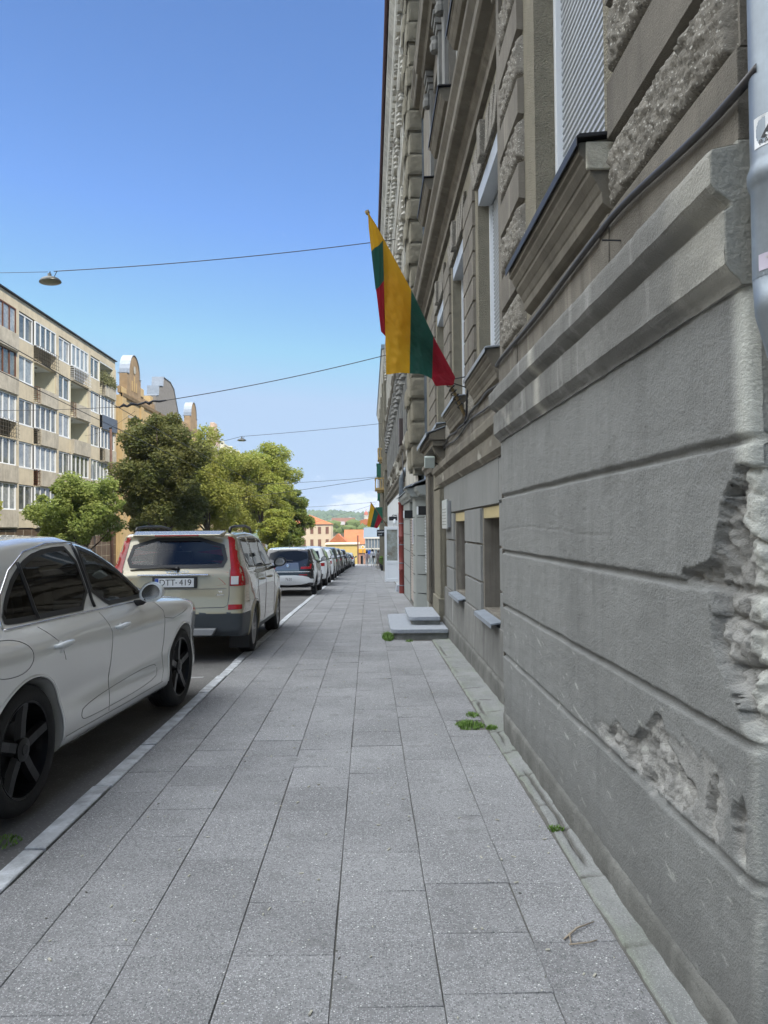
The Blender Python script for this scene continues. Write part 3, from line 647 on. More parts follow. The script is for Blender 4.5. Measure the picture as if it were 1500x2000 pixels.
# second and third storeys
W2 = [(a, b, x) for a, b, x in NW+RW]
for lo, hi, st in ((7.75, 10.1, 2), (12.1, 14.3, 3)):
    wall_holes(XF+.02, YC, YP, lo-.95, hi+1.6, [(a, b, lo, hi) for a, b, _ in NW], .24, MT['old_plaster'], 'upper_wall', bA)
    wall_holes(XR+.02, YP, 16.9, lo-.95, hi+1.6, [(a, b, lo, hi) for a, b, _ in RW], .24, MT['old_plaster'], 'upper_wall', bA)
    for (a, b, xf) in W2:
        w = window1(a, b, xf, MT['shutter_grey'], blind=False, zlo=lo, zhi=hi)
        sill1(a, b, xf, w, z=lo-.02, metal='dark_metal', pr=.30 if st == 2 else .2, drop=.7)
        mb = MB()
        mb.box(xf-.05, xf+.02, a-.30, a-.06, lo, hi+.1); mb.box(xf-.05, xf+.02, b+.06, b+.30, lo, hi+.1)       # side pilasters
        for yy in (a-.18, b+.18):
            for q in range(3): mb.box(xf-.08-.03*q, xf+.02, yy-.14-.02*q, yy+.14+.02*q, hi+.1+.12*q, hi+.2+.12*q)
            mb.lathe([(.0, 0), (.09, .02), (.10, .12), (.07, .2), (.09, .26), (0, .3)], (xf-.09, yy, hi-.22), n=8)
        mb.build('window_surround', MT['grey_plaster'], w, bevel=.008)
        if st == 2:
            mb = MB(); mb.moulding([(xf+.02, hi+.50), (xf-.16, hi+.50), (xf-.20, hi+.58), (xf-.30, hi+.62), (xf-.33, hi+.74), (xf+.02, hi+.80)], a-.40, b+.40)
            mb.prism([(a-.4, hi+.80), (b+.4, hi+.80), ((a+b)/2, hi+1.25)], lambda y, z: (xf+.02, y, z), lambda y, z: (xf-.24, y, z)); mb.build('pediment', MT['dirty_moulding'], w, bevel=.006)
mb = MB()
mb.box(XR-.0, XR+.05, 9.25, 9.75, 6.95, 10.9); mb.box(XR-.0, XR+.05, 12.1, 12.5, 6.95, 10.9)
mb.build('pilasters', MT['grey_plaster'], bA, bevel=.01)
belt(XF, YC, YP+.1, 11.05); belt(XR, YP+.103, 16.9, 11.05, s=1.1); belt(XF, YC, YP+.1, 15.75, s=1.6); belt(XR, YP+.103, 16.9, 15.75, s=1.6)
# solid core + roof of the building, walls towards the side street
mb = MB(); mb.box(XF+.345, 14, YC+.25, YP, -.5, 16.4); mb.box(XR+.31, 14, YP+.003, 16.9, -.5, 16.4); mb.box(XF+.33, 14, YC+.02, YC+.245, 2.2, 16.4); mb.build('inner_walls', MT['old_plaster'], bA)
mb = MB(); mb.box(XF-.3, 14, YC-.1, 17.0, 16.6, 16.75); mb.build('roof', MT['dark_metal'], bA)
# portal: pilaster, door reveal, pedestal, door, canopy
mb = MB(); mb.box(XR-.03, XR+.03, 12.97, 13.0+.0, .1, 2.3)
mb.box(1.24, 1.38, 12.98, 13.95, .38, 2.3); mb.box(1.20, 1.38, 12.90, 14.02, -.4, .38); mb.box(1.255, 1.38, 13.97, 14.28, .3, 2.75)
mb.box(1.22, 1.38, 12.98, 13.95, 2.31, 2.36)
mb.build('portal_pilaster', MT['pebble_plaster'], bA, bevel=.012)
mb = MB(); mb.moulding([(XR+.02, 2.74), (XR-.05, 2.76), (XR-.07, 2.84), (XR-.12, 2.88), (XR-.12, 2.95), (XR+.02, 2.95)], 14.05, 16.6)
mb.box(XR-.04, XR+.02, 15.9, 16.55, 0, 2.735); mb.build('door_surround', MT['old_plaster'], bA, bevel=.006)
dr = sub_empty('entrance_door', (XR+.26, 15.1, .1), bA)
mb = MB(); mb.box(XR+.24, XR+.28, 14.36, 15.84, .12, 2.71)
for yy in (14.45, 15.15):
    for zz_ in (.3, 1.4): mb.box(XR+.225, XR+.24, yy, yy+.55, zz_, zz_+.9)
mb.build('leaf', mat('door_brown', (.09,.05,.03), .5, var=.3, vscale=6), dr, bevel=.006)
mb = MB(); mb.tube([(XR+.20, 15.05, 1.15), (XR+.16, 15.05, 1.15), (XR+.16, 14.93, 1.15)], .01); mb.build('handle', MT['steel'], dr)
cn = sub_empty('door_canopy', (XR, 13.7, 3.0), bA)
mb = MB(); c0, c1, cx = 12.45, 14.8, 1.03
mb.hexa([(cx, c0+.02, 3.10), (XR, c0+.02, 3.10), (XR, c1, 3.10), (cx, c1, 3.10)], [(cx, c0+.02, 3.20), (XR, c0+.02, 3.32), (XR, c1, 3.32), (cx, c1, 3.20)])
mb.box(cx+.06, XR, c0+.06, c1-.04, 3.0, 3.10); mb.build('slab', MT['dirty_moulding'], cn, bevel=.01)
mb = MB(); mb.hexa([(cx-.05, c0, 3.203), (XR, c0, 3.325), (XR, c1+.02, 3.325), (cx-.05, c1+.02, 3.203)], [(cx-.05, c0, 3.218), (XR, c0, 3.34), (XR, c1+.02, 3.34), (cx-.05, c1+.02, 3.218)])
mb.box(cx-.055, cx-.05, c0, c1+.02, 3.15, 3.22); mb.build('roofing', MT['zinc_sill'], cn)
mb = MB()
for yy in (c0+.15, c1-.3): mb.prism([(XR, 2.62), (XR-.06, 2.66), (XR-.08, 2.8), (XR-.18, 2.9), (XR-.22, 2.998), (XR, 2.998)], lambda x, z: (x, yy, z), lambda x, z: (x, yy+.16, z))
mb.build('bracket', MT['dirty_moulding'], cn, bevel=.008)
# things on the facade -----------------------------------------------------
t = thing('floodlight', (1.15, 13.0, 2.75), 'small square grey floodlight fixed below the door canopy', 'lamp')
mb = MB(); mb.obox((1.07, 12.9, 2.76), (1, 0, 0), (0, .94, .34), (0, -.34, .94), .09, .05, .10); mb.build('housing', mat('lamp_grey', (.42,.47,.44), .4), t, bevel=.012)
mb = MB(); mb.tube([(1.15, 12.95, 2.76), (1.24, 12.99, 2.72), (1.30, 13.0, 2.72)], .012); mb.build('bracket', MT['dark_metal'], t)
t = thing('wall_plaque', (1.27, 12.2, 1.6), 'pale rectangular memorial plaque fixed to the grey wall beside the entrance', 'plaque')
mb = MB(); mb.box(1.245, 1.268, 11.85, 12.60, 1.60, 2.07); mb.build('plate', mat('plaque_stone', (.47,.50,.50), .35, var=.1), t, bevel=.004)
mb = MB(); mb.box(1.268, 1.325, 11.9, 12.55, 1.62, 2.05); mb.build('backing', MT['steel'], t)
mb = MB()
for i in range(6):
    for j in range(9):
        if random.random() < .8: mb.box(1.2435, 1.2447, 11.93+j*.068, 11.98+j*.068, 1.66+i*.05, 1.672+i*.05)
mb.build('inscription', mat('plaque_ink', (.22,.23,.22), .6), t)
t = thing('doorstep', (.9, 13, -.2), 'two stacked grey granite doorsteps with rounded corners before the entrance', 'steps')
def rslab(x0, x1, y0, y1, z0, z1, r, m, name, par):
    pts = []
    for (cx, cy, a0) in ((x0+r, y0+r, 180), (x1, y0, None), (x1, y1, None), (x0+r, y1-r, 90)):
        if a0 is None: pts.append((cx, cy))
        else:
            for k in range(7):
                a = rad(a0+k*15); pts.append((cx+r*math.cos(a), cy+r*math.sin(a)))
    pts = pts[:7]+[(x1, y0), (x1, y1)]+pts[9:]
    mb = MB(); mb.prism(pts, lambda x, y: (x, y, z0), lambda x, y: (x, y, z1)); return mb.build(name, m, par, bevel=.008)
rslab(.34, 1.27, 12.0, 14.2, -.085, -.02, .14, MT['granite_step'], 'lower_slab', t)
rslab(.40, 1.27, 12.06, 14.15, -.40, -.086, .12, MT['step_concrete'], 'lower_base', t)
rslab(.66, 1.19, 12.5, 14.05, .055, .12, .10, MT['granite_step'], 'upper_slab', t)
rslab(.71, 1.19, 12.56, 14.0, -.019, .054, .08, MT['step_concrete'], 'upper_base', t)
# cables along the facade
def cable(label, pts, r, name='cable', m='rubber_cable', cat='cable', group=None, n=8):
    mb = MB(); mb.tube(pts, r, n); return tag(mb.build(name, MT[m], smooth=True), label, cat, group)
pts = []
for y in np.arange(2.0, 6.2, .12): pts.append((XF-.034, y, 2.975+.010*math.sin(y*2.3)-.085*float(sst(3.3, 2.1, y))))
pts += [(XF-.03, 6.22, 2.98), (XF+.06, 6.30, 2.99), (XR-.045, 6.42, 3.02)]
for y in np.arange(6.6, 12.9, .16): pts.append((XR-.04-.012*math.sin(y*5), y, 3.03+.03*math.sin(y*1.7)-.05*sst(11., 12.9, y)))
cable('thick black cable sagging along the ledge above the grey base', pts, .0145, n=10)
cable('thinner cable running below the thick one past the flag bracket', [(XR-.035, y, 2.93+.03*math.sin(y*2.1+1)) for y in np.arange(7.0, 12.8, .18)], .012)
mb = MB()
for (y, z, x) in ((3.18, 2.86, XF), (6.9, 2.88, XR), (6.7, 2.84, XR)): mb.tube([(x, y, z), (x-.09, y+.02, z+.01)], .004, 5)
tag(mb.build('rusty_nails', MT['dark_metal']), 'rusty iron nails sticking out of the band below the cable', 'nails', kind='stuff')
# near drain pipe at the corner
t = thing('drain_pipe', (1.155, 2.02, 0), 'thick galvanised drain pipe with stickers at the right edge, nearest the camera', 'drain pipe')
PX, PY, PR = 1.155, 2.02, .078
mb = MB(); mb.lathe([(PR, 2.30), (PR, 2.545), (PR+.004, 2.56), (PR+.009, 2.575), (PR+.009, 2.60), (PR+.003, 2.615), (PR, 2.63), (PR, 9.0)], (PX, PY, 0), n=40)
mb.tube([(PX, PY, 2.31), (PX+.004, PY, 2.22), (PX+.05, PY, 2.06), (PX+.10, PY, 1.90), (PX+.115, PY, 1.78), (PX+.115, PY, .25), (PX+.10, PY, .16), (PX, PY-.02, .08)], [PR, PR, PR, PR, PR, PR, PR, PR*.95], 32); mb.build('pipe', MT['galvanised'], t, smooth=True)
mb = MB()
for z, dx in ((1.2, .115), (4.6, 0)): mb.lathe([(PR+.001, z), (PR+.007, z+.003), (PR+.007, z+.03), (PR+.001, z+.033)], (PX+dx, PY, 0), n=32); mb.tube([(PX+dx+.06, PY, z+.015), (PX+dx+.12, PY+.13, z+.015)], .008)
mb.build('clamp', MT['dark_metal'], t)
def wrap(poly, z0, a0, name, m, r):      # poly in (arc metres, z) wrapped on the pipe
    # triangulate through a fine grid fan
    vs = [Vector((u, v, 0)) for u, v in poly]; xs = [p[0] for p in poly]
    mb = MB(); n = len(poly)
    pts2 = [Vector((p[0], p[1])) for p in poly]; inner = []
    u = min(xs)
    dense = []
    for i in range(n):
        a, b = pts2[i], pts2[(i+1) % n]; k = max(1, int((b-a).length/.006))
        dense += [a.lerp(b, q/k) for q in range(k)]
    vv, ee, ff, *_ = geometry.delaunay_2d_cdt(dense, [], [list(range(len(dense)))], 1, 1e-6)
    out3 = [(PX+r*math.cos(a0+p.x/PR), PY+r*math.sin(a0+p.x/PR), z0+p.y) for p in vv]
    mb.add(out3, [tuple(f) for f in ff]); return mb.build(name, m, t, smooth=True)
A0 = rad(212)
wst = mat('sticker_white', (.72,.74,.76), .45); bst = mat('sticker_ink', (.02,.02,.025), .5); lil = mat('sticker_lilac', (.50,.46,.55), .5)
wrap([(-.035, 0), (.14, 0), (.14, .085), (-.035, .085)], 2.655, A0, 'sticker', wst, PR+.0012)
wrap([(-.012, .022), (.068, .022), (.028, .080)], 2.655, A0, 'sticker_print', bst, PR+.002)
for (u, v, s) in ((.028, .058, .007), (.016, .040, .006), (.038, .040, .007), (.008, .028, .006), (.028, .028, .006), (.048, .029, .007)):
    wrap([(u, v-s), (u+s, v), (u+s*.6, v+s*.7), (u, v+s*.3), (u-s*.6, v+s*.7), (u-s, v)], 2.655, A0, 'sticker_heart', wst, PR+.0027)
wrap([(-.035, 0), (.15, 0), (.15, .045), (-.035, .045)], 2.315, A0+.1, 'sticker', lil, PR+.0012)
wrap([(-.01, .006), (.0, .006), (.004, .030), (.012, .030), (-.002, .042), (-.018, .030), (-.008, .030)], 2.315, A0+.15, 'sticker_arrow', MT['steel'], PR+.002)
def text3(body, size, ex, name, m, par, mw, align='CENTER', font_ext=0.0, sx=1.0):
    cu = bpy.data.curves.new(name, 'FONT'); cu.body = body; cu.size = size; cu.extrude = ex; cu.align_x = align; cu.align_y = 'CENTER'; cu.offset = font_ext
    o = bpy.data.objects.new(name, cu); S.collection.objects.link(o); bpy.context.view_layer.update()
    me = bpy.data.meshes.new_from_object(o); bpy.data.objects.remove(o); me.name = name
    me.transform(mw @ Matrix.Diagonal((sx, 1, 1, 1))); me.materials.clear(); me.materials.append(m)
    o = bpy.data.objects.new(name, me); S.collection.objects.link(o)
    if par is not None: o.parent = par; me.transform(Matrix.Translation(-ORG.get(par.name, Vector((0,0,0)))))
    return o
for i, chh in enumerate('PARTOU'):
    a = A0+(-.012+i*.0165)/PR; r_ = PR+.002
    mw = Matrix.Translation((PX+r_*math.cos(a), PY+r_*math.sin(a), 2.666)) @ Matrix.Rotation(a+math.pi/2, 4, 'Z') @ Matrix.Rotation(math.pi/2, 4, 'X')
    text3(chh, .020, .0003, 'sticker_letter', bst, t, mw)
# graffiti strokes on the pipe
wrap([(.028, 0), (.034, 0), (.030, .10), (.026, .10)], 2.42, A0, 'marker_stroke', bst, PR+.0012)
# neighbouring building behind the camera side (shades the pavement)
bN = thing('apartment_building', (1.6, 1.9, 0), 'plain grey plaster building adjoining the drain pipe at the right edge', 'building')
wall_holes(1.38, -30, 2.15, -.3, 18.5, [(-2.5-3*k, -1.1-3*k, z, z+2.1) for k in range(8) for z in (1.2, 4.6, 8.4, 12.2)], .2, MT['painted_plaster'], 'wall', bN)
mb = MB(); mb.box(1.6, 14, -30, 2.15, -.4, 18.5); mb.build('inner_walls', MT['window_glass'], bN)
mb = MB(); mb.box(1.0, 14, -30, 2.2, 18.5, 19.0); mb.build('roof', MT['dark_metal'], bN)
# ================================================================ cars
def poly_sdf(P, y, z):
    P = np.array(P, float); n = len(P); d = np.full(y.shape, 1e9); ins = np.zeros(y.shape, bool)
    for i in range(n):
        a, b = P[i], P[(i+1) % n]; ex, ez = b-a
        t = np.clip(((y-a[0])*ex+(z-a[1])*ez)/(ex*ex+ez*ez+1e-12), 0, 1)
        d = np.minimum(d, np.hypot(y-a[0]-t*ex, z-a[1]-t*ez))
        ins ^= ((a[1] > z) != (b[1] > z)) & (y < ex*(z-a[1])/(ez+1e-12)+a[0])
    return np.where(ins, -d, d)
def surface_net(Fv, o, h):
    s = Fv < 0; nx, ny, nz = Fv.shape
    c = np.zeros((nx-1, ny-1, nz-1, 3)); cnt = np.zeros((nx-1, ny-1, nz-1))
    sl = lambda d: (slice(d[0], nx-1+d[0]), slice(d[1], ny-1+d[1]), slice(d[2], nz-1+d[2]))
    for ax in range(3):
        e = [0, 0, 0]; e[ax] = 1
        others = [i for i in range(3) if i != ax]
        for p in (0, 1):
            for q in (0, 1):
                d0 = [0, 0, 0]; d0[others[0]] = p; d0[others[1]] = q; d1 = list(d0); d1[ax] = 1
                a, b = Fv[sl(d0)], Fv[sl(d1)]; cr_ = (a < 0) != (b < 0); t = np.where(cr_, a/(a-b+1e-30), 0)
                for k in range(3): c[..., k] += cr_*((t if k == ax else d0[k]))
                cnt += cr_
    act = cnt > 0; idx = -np.ones(act.shape, int); idx[act] = np.arange(act.sum())
    ii = np.argwhere(act); V = (ii+c[act]/cnt[act][:, None])*h+np.array(o); faces = []
    for ax in range(3):
        o1, o2 = [i for i in range(3) if i != ax]
        if ax == 1: o1, o2 = o2, o1
        a = np.take(s, range(0, s.shape[ax]-1), ax); b = np.take(s, range(1, s.shape[ax]), ax)
        cr_ = a != b; w = np.argwhere(cr_); w = w[(w[:, o1] > 0) & (w[:, o2] > 0) & (w[:, o1] < Fv.shape[o1]-1) & (w[:, o2] < Fv.shape[o2]-1)]
        def g(d1, d2):
            t = w.copy(); t[:, o1] -= d1; t[:, o2] -= d2; return idx[t[:, 0], t[:, 1], t[:, 2]]
        q = np.stack([g(1, 1), g(0, 1), g(0, 0), g(1, 0)], -1); fl = a[cr_][np.isin(np.arange(len(np.argwhere(cr_))), np.flatnonzero(np.ones(len(np.argwhere(cr_)))))] if 0 else s[tuple(w.T)]
        q[~fl] = q[~fl][:, ::-1]; faces.append(q)
    return V, np.concatenate(faces)
def smax(a, b, k): h = np.clip(.5+.5*(a-b)/k, 0, 1); return b*(1-h)+a*h+k*h*(1-h)
class Car:
    def __init__(s, prof, Wd, widths, h=.03, endcurve=.055, crown=.055, plan=None, bumps=(), k=.07, shape=None):
        """prof: side outline (y,z); Wd half width; widths: [(z, factor)]; y=0 rear axle, front positive"""
        s.prof, s.W, s.widths, s.bumps = prof, Wd, widths, bumps
        P = np.array(prof); y0, y1 = P[:, 0].min()-.12, P[:, 0].max()+.12; z0, z1 = P[:, 1].min()-.1, P[:, 1].max()+.12
        s.ylim = (P[:, 0].min(), P[:, 0].max())
        # 2D table of side sdf
        th = .01; ty = np.arange(y0-.3, y1+.3, th); tz = np.arange(z0-.3, z1+.3, th); TY, TZ = np.meshgrid(ty, tz, indexing='ij'); T = poly_sdf(prof, TY, TZ)
        wz = np.array(widths)
        from_z = lambda z: np.interp(z, wz[:, 0], wz[:, 1])
        # smooth width profile
        zf = np.arange(0, 2.2, .01); wf = from_z(zf); ker = np.hanning(13); ker /= ker.sum(); wf = np.convolve(np.pad(wf, 6, 'edge'), ker, 'valid')
        s.zf, s.wf = zf, wf
        s.plan = plan or [(s.ylim[0], .90), (s.ylim[0]+.12, .955), (s.ylim[0]+.5, .99), (s.ylim[0]+1.0, 1.0), (s.ylim[1]-1.3, 1.0), (s.ylim[1]-.7, .985), (s.ylim[1]-.3, .93), (s.ylim[1]-.05, .80), (s.ylim[1], .74)]
        pl = np.array(s.plan); yf = np.arange(pl[0, 0]-.3, pl[-1, 0]+.3, .02); pf = np.interp(yf, pl[:, 0], pl[:, 1]); kk = np.hanning(19); kk /= kk.sum(); pf = np.convolve(np.pad(pf, 9, 'edge'), kk, 'valid')
        ymid = (s.ylim[0]+s.ylim[1])/2
        def Fn(X, Y, Z):
            hw = s.W*np.interp(Z, zf, wf)*np.interp(Y, yf, pf)
            for (by, bz, sy, sz, am) in s.bumps: hw = hw+am*np.exp(-((Y-by)/sy)**2-((Z-bz)/sz)**2)
            g1 = np.abs(X)-hw
            u = np.abs(X)/s.W
            sg = np.where(Y < ymid, -1, 1)
            Yp = Y+sg*endcurve*u**2.5*sst(.6, 2.0, np.abs(Y-ymid)); Zp = Z+crown*u**2*sst(.5, 1.0, Z)
            fy = np.clip((Yp-ty[0])/th, 0, len(ty)-2); fz = np.clip((Zp-tz[0])/th, 0, len(tz)-2); iy, iz = fy.astype(int), fz.astype(int); fy, fz = fy-iy, fz-iz
            g2 = T[iy, iz]*(1-fy)*(1-fz)+T[iy+1, iz]*fy*(1-fz)+T[iy, iz+1]*(1-fy)*fz+T[iy+1, iz+1]*fy*fz
            return smax(g1, g2, k)
        x = np.arange(-s.W-.12, s.W+.12+h, h); x -= (x[0]+x[-1])/2; yy = np.arange(y0, y1, h); zz = np.arange(z0, z1, h)
        X, Y, Z = np.meshgrid(x, yy, zz, indexing='ij'); Fv = Fn(X, Y, Z)
        V, Q = surface_net(Fv, (x[0], yy[0], zz[0]), h)
        e = .004
        for _ in range(2):
            f = Fn(*V.T); gr = np.stack([(Fn(V[:, 0]+e, V[:, 1], V[:, 2])-f)/e, (Fn(V[:, 0], V[:, 1]+e, V[:, 2])-f)/e, (Fn(V[:, 0], V[:, 1], V[:, 2]+e)-f)/e], -1)
            V = V-gr*np.clip(f/((gr**2).sum(-1)+1e-6), -h*.5, h*.5)[:, None]
        # light smoothing of the net
        for it in range(2):
            A = np.zeros_like(V); n = np.zeros(len(V))
            for a, b in ((0, 1), (1, 2), (2, 3), (3, 0)):
                np.add.at(A, Q[:, a], V[Q[:, b]]); np.add.at(A, Q[:, b], V[Q[:, a]]); np.add.at(n, Q[:, a], 1); np.add.at(n, Q[:, b], 1)
            V = V*.5+.5*A/n[:, None]
        s.V, s.Q = V, Q; s.bvh = BVHTree.FromPolygons([tuple(v) for v in V], [tuple(q) for q in Q.tolist()])
    def body(s, name, m, root, wheels, R, mats2=None, split=None, openings=()):
        me = bpy.data.meshes.new(name); me.from_pydata(s.V.tolist(), [], s.Q.tolist()); me.update()
        for mm in (m if isinstance(m, list) else [m]): me.materials.append(mm)
        if split is not None:
            cen = s.V[s.Q].mean(1); me.polygons.foreach_set('material_index', split(cen).astype(np.int32))
        o = bpy.data.objects.new(name, me); S.collection.objects.link(o)
        cut = MB()
        for (y, z) in wheels:
            for sg in (-1, 1): cut.lathe([(.001, s.W-.30), (R, s.W-.30), (R, s.W+.4), (.001, s.W+.4)], (0, y, z), (sg, 0, 0), 48)
        co = cut.build('cut', MT['black']); md = o.modifiers.new('b', 'BOOLEAN'); md.operation = 'DIFFERENCE'; md.object = co; md.solver = 'EXACT'
        bpy.context.view_layer.update(); dg = bpy.context.evaluated_depsgraph_get(); me2 = bpy.data.meshes.new_from_object(o.evaluated_get(dg))
        bpy.data.objects.remove(co); o.modifiers.clear(); o.data = me2; me2.name = name
        me2.polygons.foreach_set('use_smooth', [True]*len(me2.polygons)); 
        try: me2.set_sharp_from_angle(angle=rad(50))
        except Exception: pass
        if openings:
            bm = bmesh.new(); bm.from_mesh(me2); bm.faces.ensure_lookup_table(); C_ = np.array([f.calc_center_median() for f in bm.faces]); N_ = np.array([f.normal for f in bm.faces]); kill = np.zeros(len(C_), bool)
            for (ax, poly, sg) in openings:
                if ax == 'x': c2, ok = C_[:, [1, 2]], (np.sign(C_[:, 0]) == sg) & (np.abs(N_[:, 0]) > .45)
                elif ax == 'y': c2, ok = C_[:, [0, 2]], (N_[:, 1] < -.25) & (C_[:, 1] < 0)
                else: c2, ok = C_[:, [0, 2]], (N_[:, 1] > .15) & (C_[:, 1] > 1)
                kill |= ok & (poly_sdf(poly, c2[:, 0], c2[:, 1]) < -.022)
            fl = list(bm.faces); bmesh.ops.delete(bm, geom=[fl[i] for i in np.flatnonzero(kill)], context='FACES'); bm.to_mesh(me2); bm.free()
        o.parent = root; return o
    def glass(s, name, poly, axis, m, root, sg=1, off=.003, st=.06, bw=.032):
        p = s.patch(name, poly, axis, m, root, sg, off, st); P = [np.array(q) for q in poly]; n = len(P); ar = sum(P[i][0]*P[(i+1) % n][1]-P[(i+1) % n][0]*P[i][1] for i in range(n)); sn = 1 if ar > 0 else -1; inn = []
        for i in range(n):
            e1 = P[i]-P[i-1]; e2 = P[(i+1) % n]-P[i]; n1 = np.array([-e1[1], e1[0]])/(np.linalg.norm(e1)+1e-9)*sn; n2 = np.array([-e2[1], e2[0]])/(np.linalg.norm(e2)+1e-9)*sn; q = n1+n2; q = q/(np.linalg.norm(q)+1e-9); inn.append(P[i]+q*bw/max(.5, float(q@n1)))
        mb = MB(); 
        def dn(a): 
            o_ = []
            for i in range(n):
                k = 6; o_ += [a[i]+(a[(i+1) % n]-a[i])*t/k for t in range(k)]
            return o_
        A, B = dn(P), dn(inn); N2 = len(A); vs = []; dirv = {'x': Vector((sg, 0, 0)), 'y': Vector((0, -1, 0)), 'f': Vector((0, 1, 0))}[axis]
        for q in A+B:
            h_, _n = s.hit(axis, q[0], q[1], sg); vs.append(tuple(h_+dirv*(off+.0015)) if h_ is not None else None)
        fs = [f for f in [(i, (i+1) % N2, N2+(i+1) % N2, N2+i) for i in range(N2)] if all(vs[j] is not None for j in f)]; mb.add([v or (0, 0, .5) for v in vs], fs); mb.build('window_border', MT['trim_black'], p, smooth=True); return p
    def hit(s, axis, u, v, sg=1):
        if axis == 'x': r = s.bvh.ray_cast(Vector((3*sg, u, v)), Vector((-sg, 0, 0)))
        elif axis == 'y': r = s.bvh.ray_cast(Vector((u, -4, v)), Vector((0, 1, 0)))
        elif axis == 'f': r = s.bvh.ray_cast(Vector((u, 8, v)), Vector((0, -1, 0)))
        else: r = s.bvh.ray_cast(Vector((u, v, 4)), Vector((0, 0, -1)))
        return (r[0], r[1]) if r[0] is not None else (None, None)
    def patch(s, name, poly, axis, m, root, sg=1, off=.004, st=.05, thick=0.0):
        pts = [Vector(p) for p in poly]; n = len(pts); dense = []
        for i in range(n):
            a, b = pts[i], pts[(i+1) % n]; k = max(1, int((b-a).length/st)); dense += [a.lerp(b, q/k) for q in range(k)]
        nb = len(dense); A = np.array(poly); gx = np.arange(A[:, 0].min()+st*.6, A[:, 0].max(), st); gy = np.arange(A[:, 1].min()+st*.6, A[:, 1].max(), st)
        if len(gx) and len(gy):
            GX, GY = np.meshgrid(gx, gy); sd_ = poly_sdf(poly, GX.ravel(), GY.ravel())
            dense += [Vector((a, b)) for a, b, d in zip(GX.ravel(), GY.ravel(), sd_) if d < -st*.35]
        vv, ee, ff, *_ = geometry.delaunay_2d_cdt(dense, [], [list(range(nb))], 1, 1e-6)
        out3 = []; last = None
        for p in vv:
            h_, nr = s.hit(axis, p.x, p.y, sg)
            if h_ is None: out3.append(None); continue
            dirv = {'x': Vector((sg, 0, 0)), 'y': Vector((0, -1, 0)), 'f': Vector((0, 1, 0)), 'z': Vector((0, 0, 1))}[axis]
            out3.append(tuple(h_+dirv*off))
        ff = [f for f in ff if all(out3[i] is not None for i in f)]; out3 = [q or (0, 0, .5) for q in out3]; us_ = sorted({i for f in ff for i in f}); rm = {a: b for b, a in enumerate(us_)}
        mb = MB(); mb.add([out3[i] for i in us_], [tuple(rm[i] for i in f) for f in ff]); o = mb.build(name, m, root, smooth=True)
        if thick: md = o.modifiers.new('t', 'SOLIDIFY'); md.thickness = thick; md.offset = -1 if 0 else 0
        return o
    def line(s, name, pts, axis, m, root, r=.004, sg=1, close=False, st=.05, off=0.0, mb=None):
        P = [Vector(p) for p in pts]; P2 = []
        if close: P = P+[P[0]]
        for a, b in zip(P[:-1], P[1:]):
            k = max(1, int((b-a).length/st)); P2 += [a.lerp(b, q/k) for q in range(k)]
        P2.append(P[-1]); o3 = []
        for p in P2:
            h_, nr = s.hit(axis, p.x, p.y, sg)
            if h_ is not None: o3.append(h_+nr*off if nr.dot(Vector((sg, 0, 0)) if axis == 'x' else Vector((0, -1, 0))) > 0 or axis == 'z' else h_-nr*off)
        own = mb is None; mb = mb or MB()
        if len(o3) > 1: mb.tube(o3, r, 6)
        if own: return mb.build(name, m, root, smooth=True)
def smooth_poly(pts, it=2):
    P = [np.array(p, float) for p in pts]
    for _ in range(it):
        Q = []
        for i in range(len(P)): a, b = P[i], P[(i+1) % len(P)]; Q += [a*.75+b*.25, a*.25+b*.75]
        P = Q
    return [tuple(p) for p in P]
defm('tyre', col=(.018,.018,.019), rough=.85, bump=.3, bscale=60)
defm('rim_black', col=(.005,.005,.006), rough=.3, spec=.3)
defm('rim_silver', col=(.42,.42,.43), rough=.35, metal=.8)
defm('arch_dark', col=(.006,.006,.006), rough=1)
defm('trim_black', col=(.013,.013,.014), rough=.45)
defm('lamp_red', col=(.36,.006,.008), rough=.25, coat=.3, var=.35, vscale=14)
defm('lamp_clear', col=(.55,.56,.57), rough=.1, coat=1)
defm('plate_white', col=(.66,.68,.70), rough=.5)
defm('plate_blue', col=(.02,.07,.35), rough=.5)
defm('ink', col=(.012,.013,.016), rough=.6)
defm('chrome', col=(.62,.62,.63), rough=.12, metal=1)
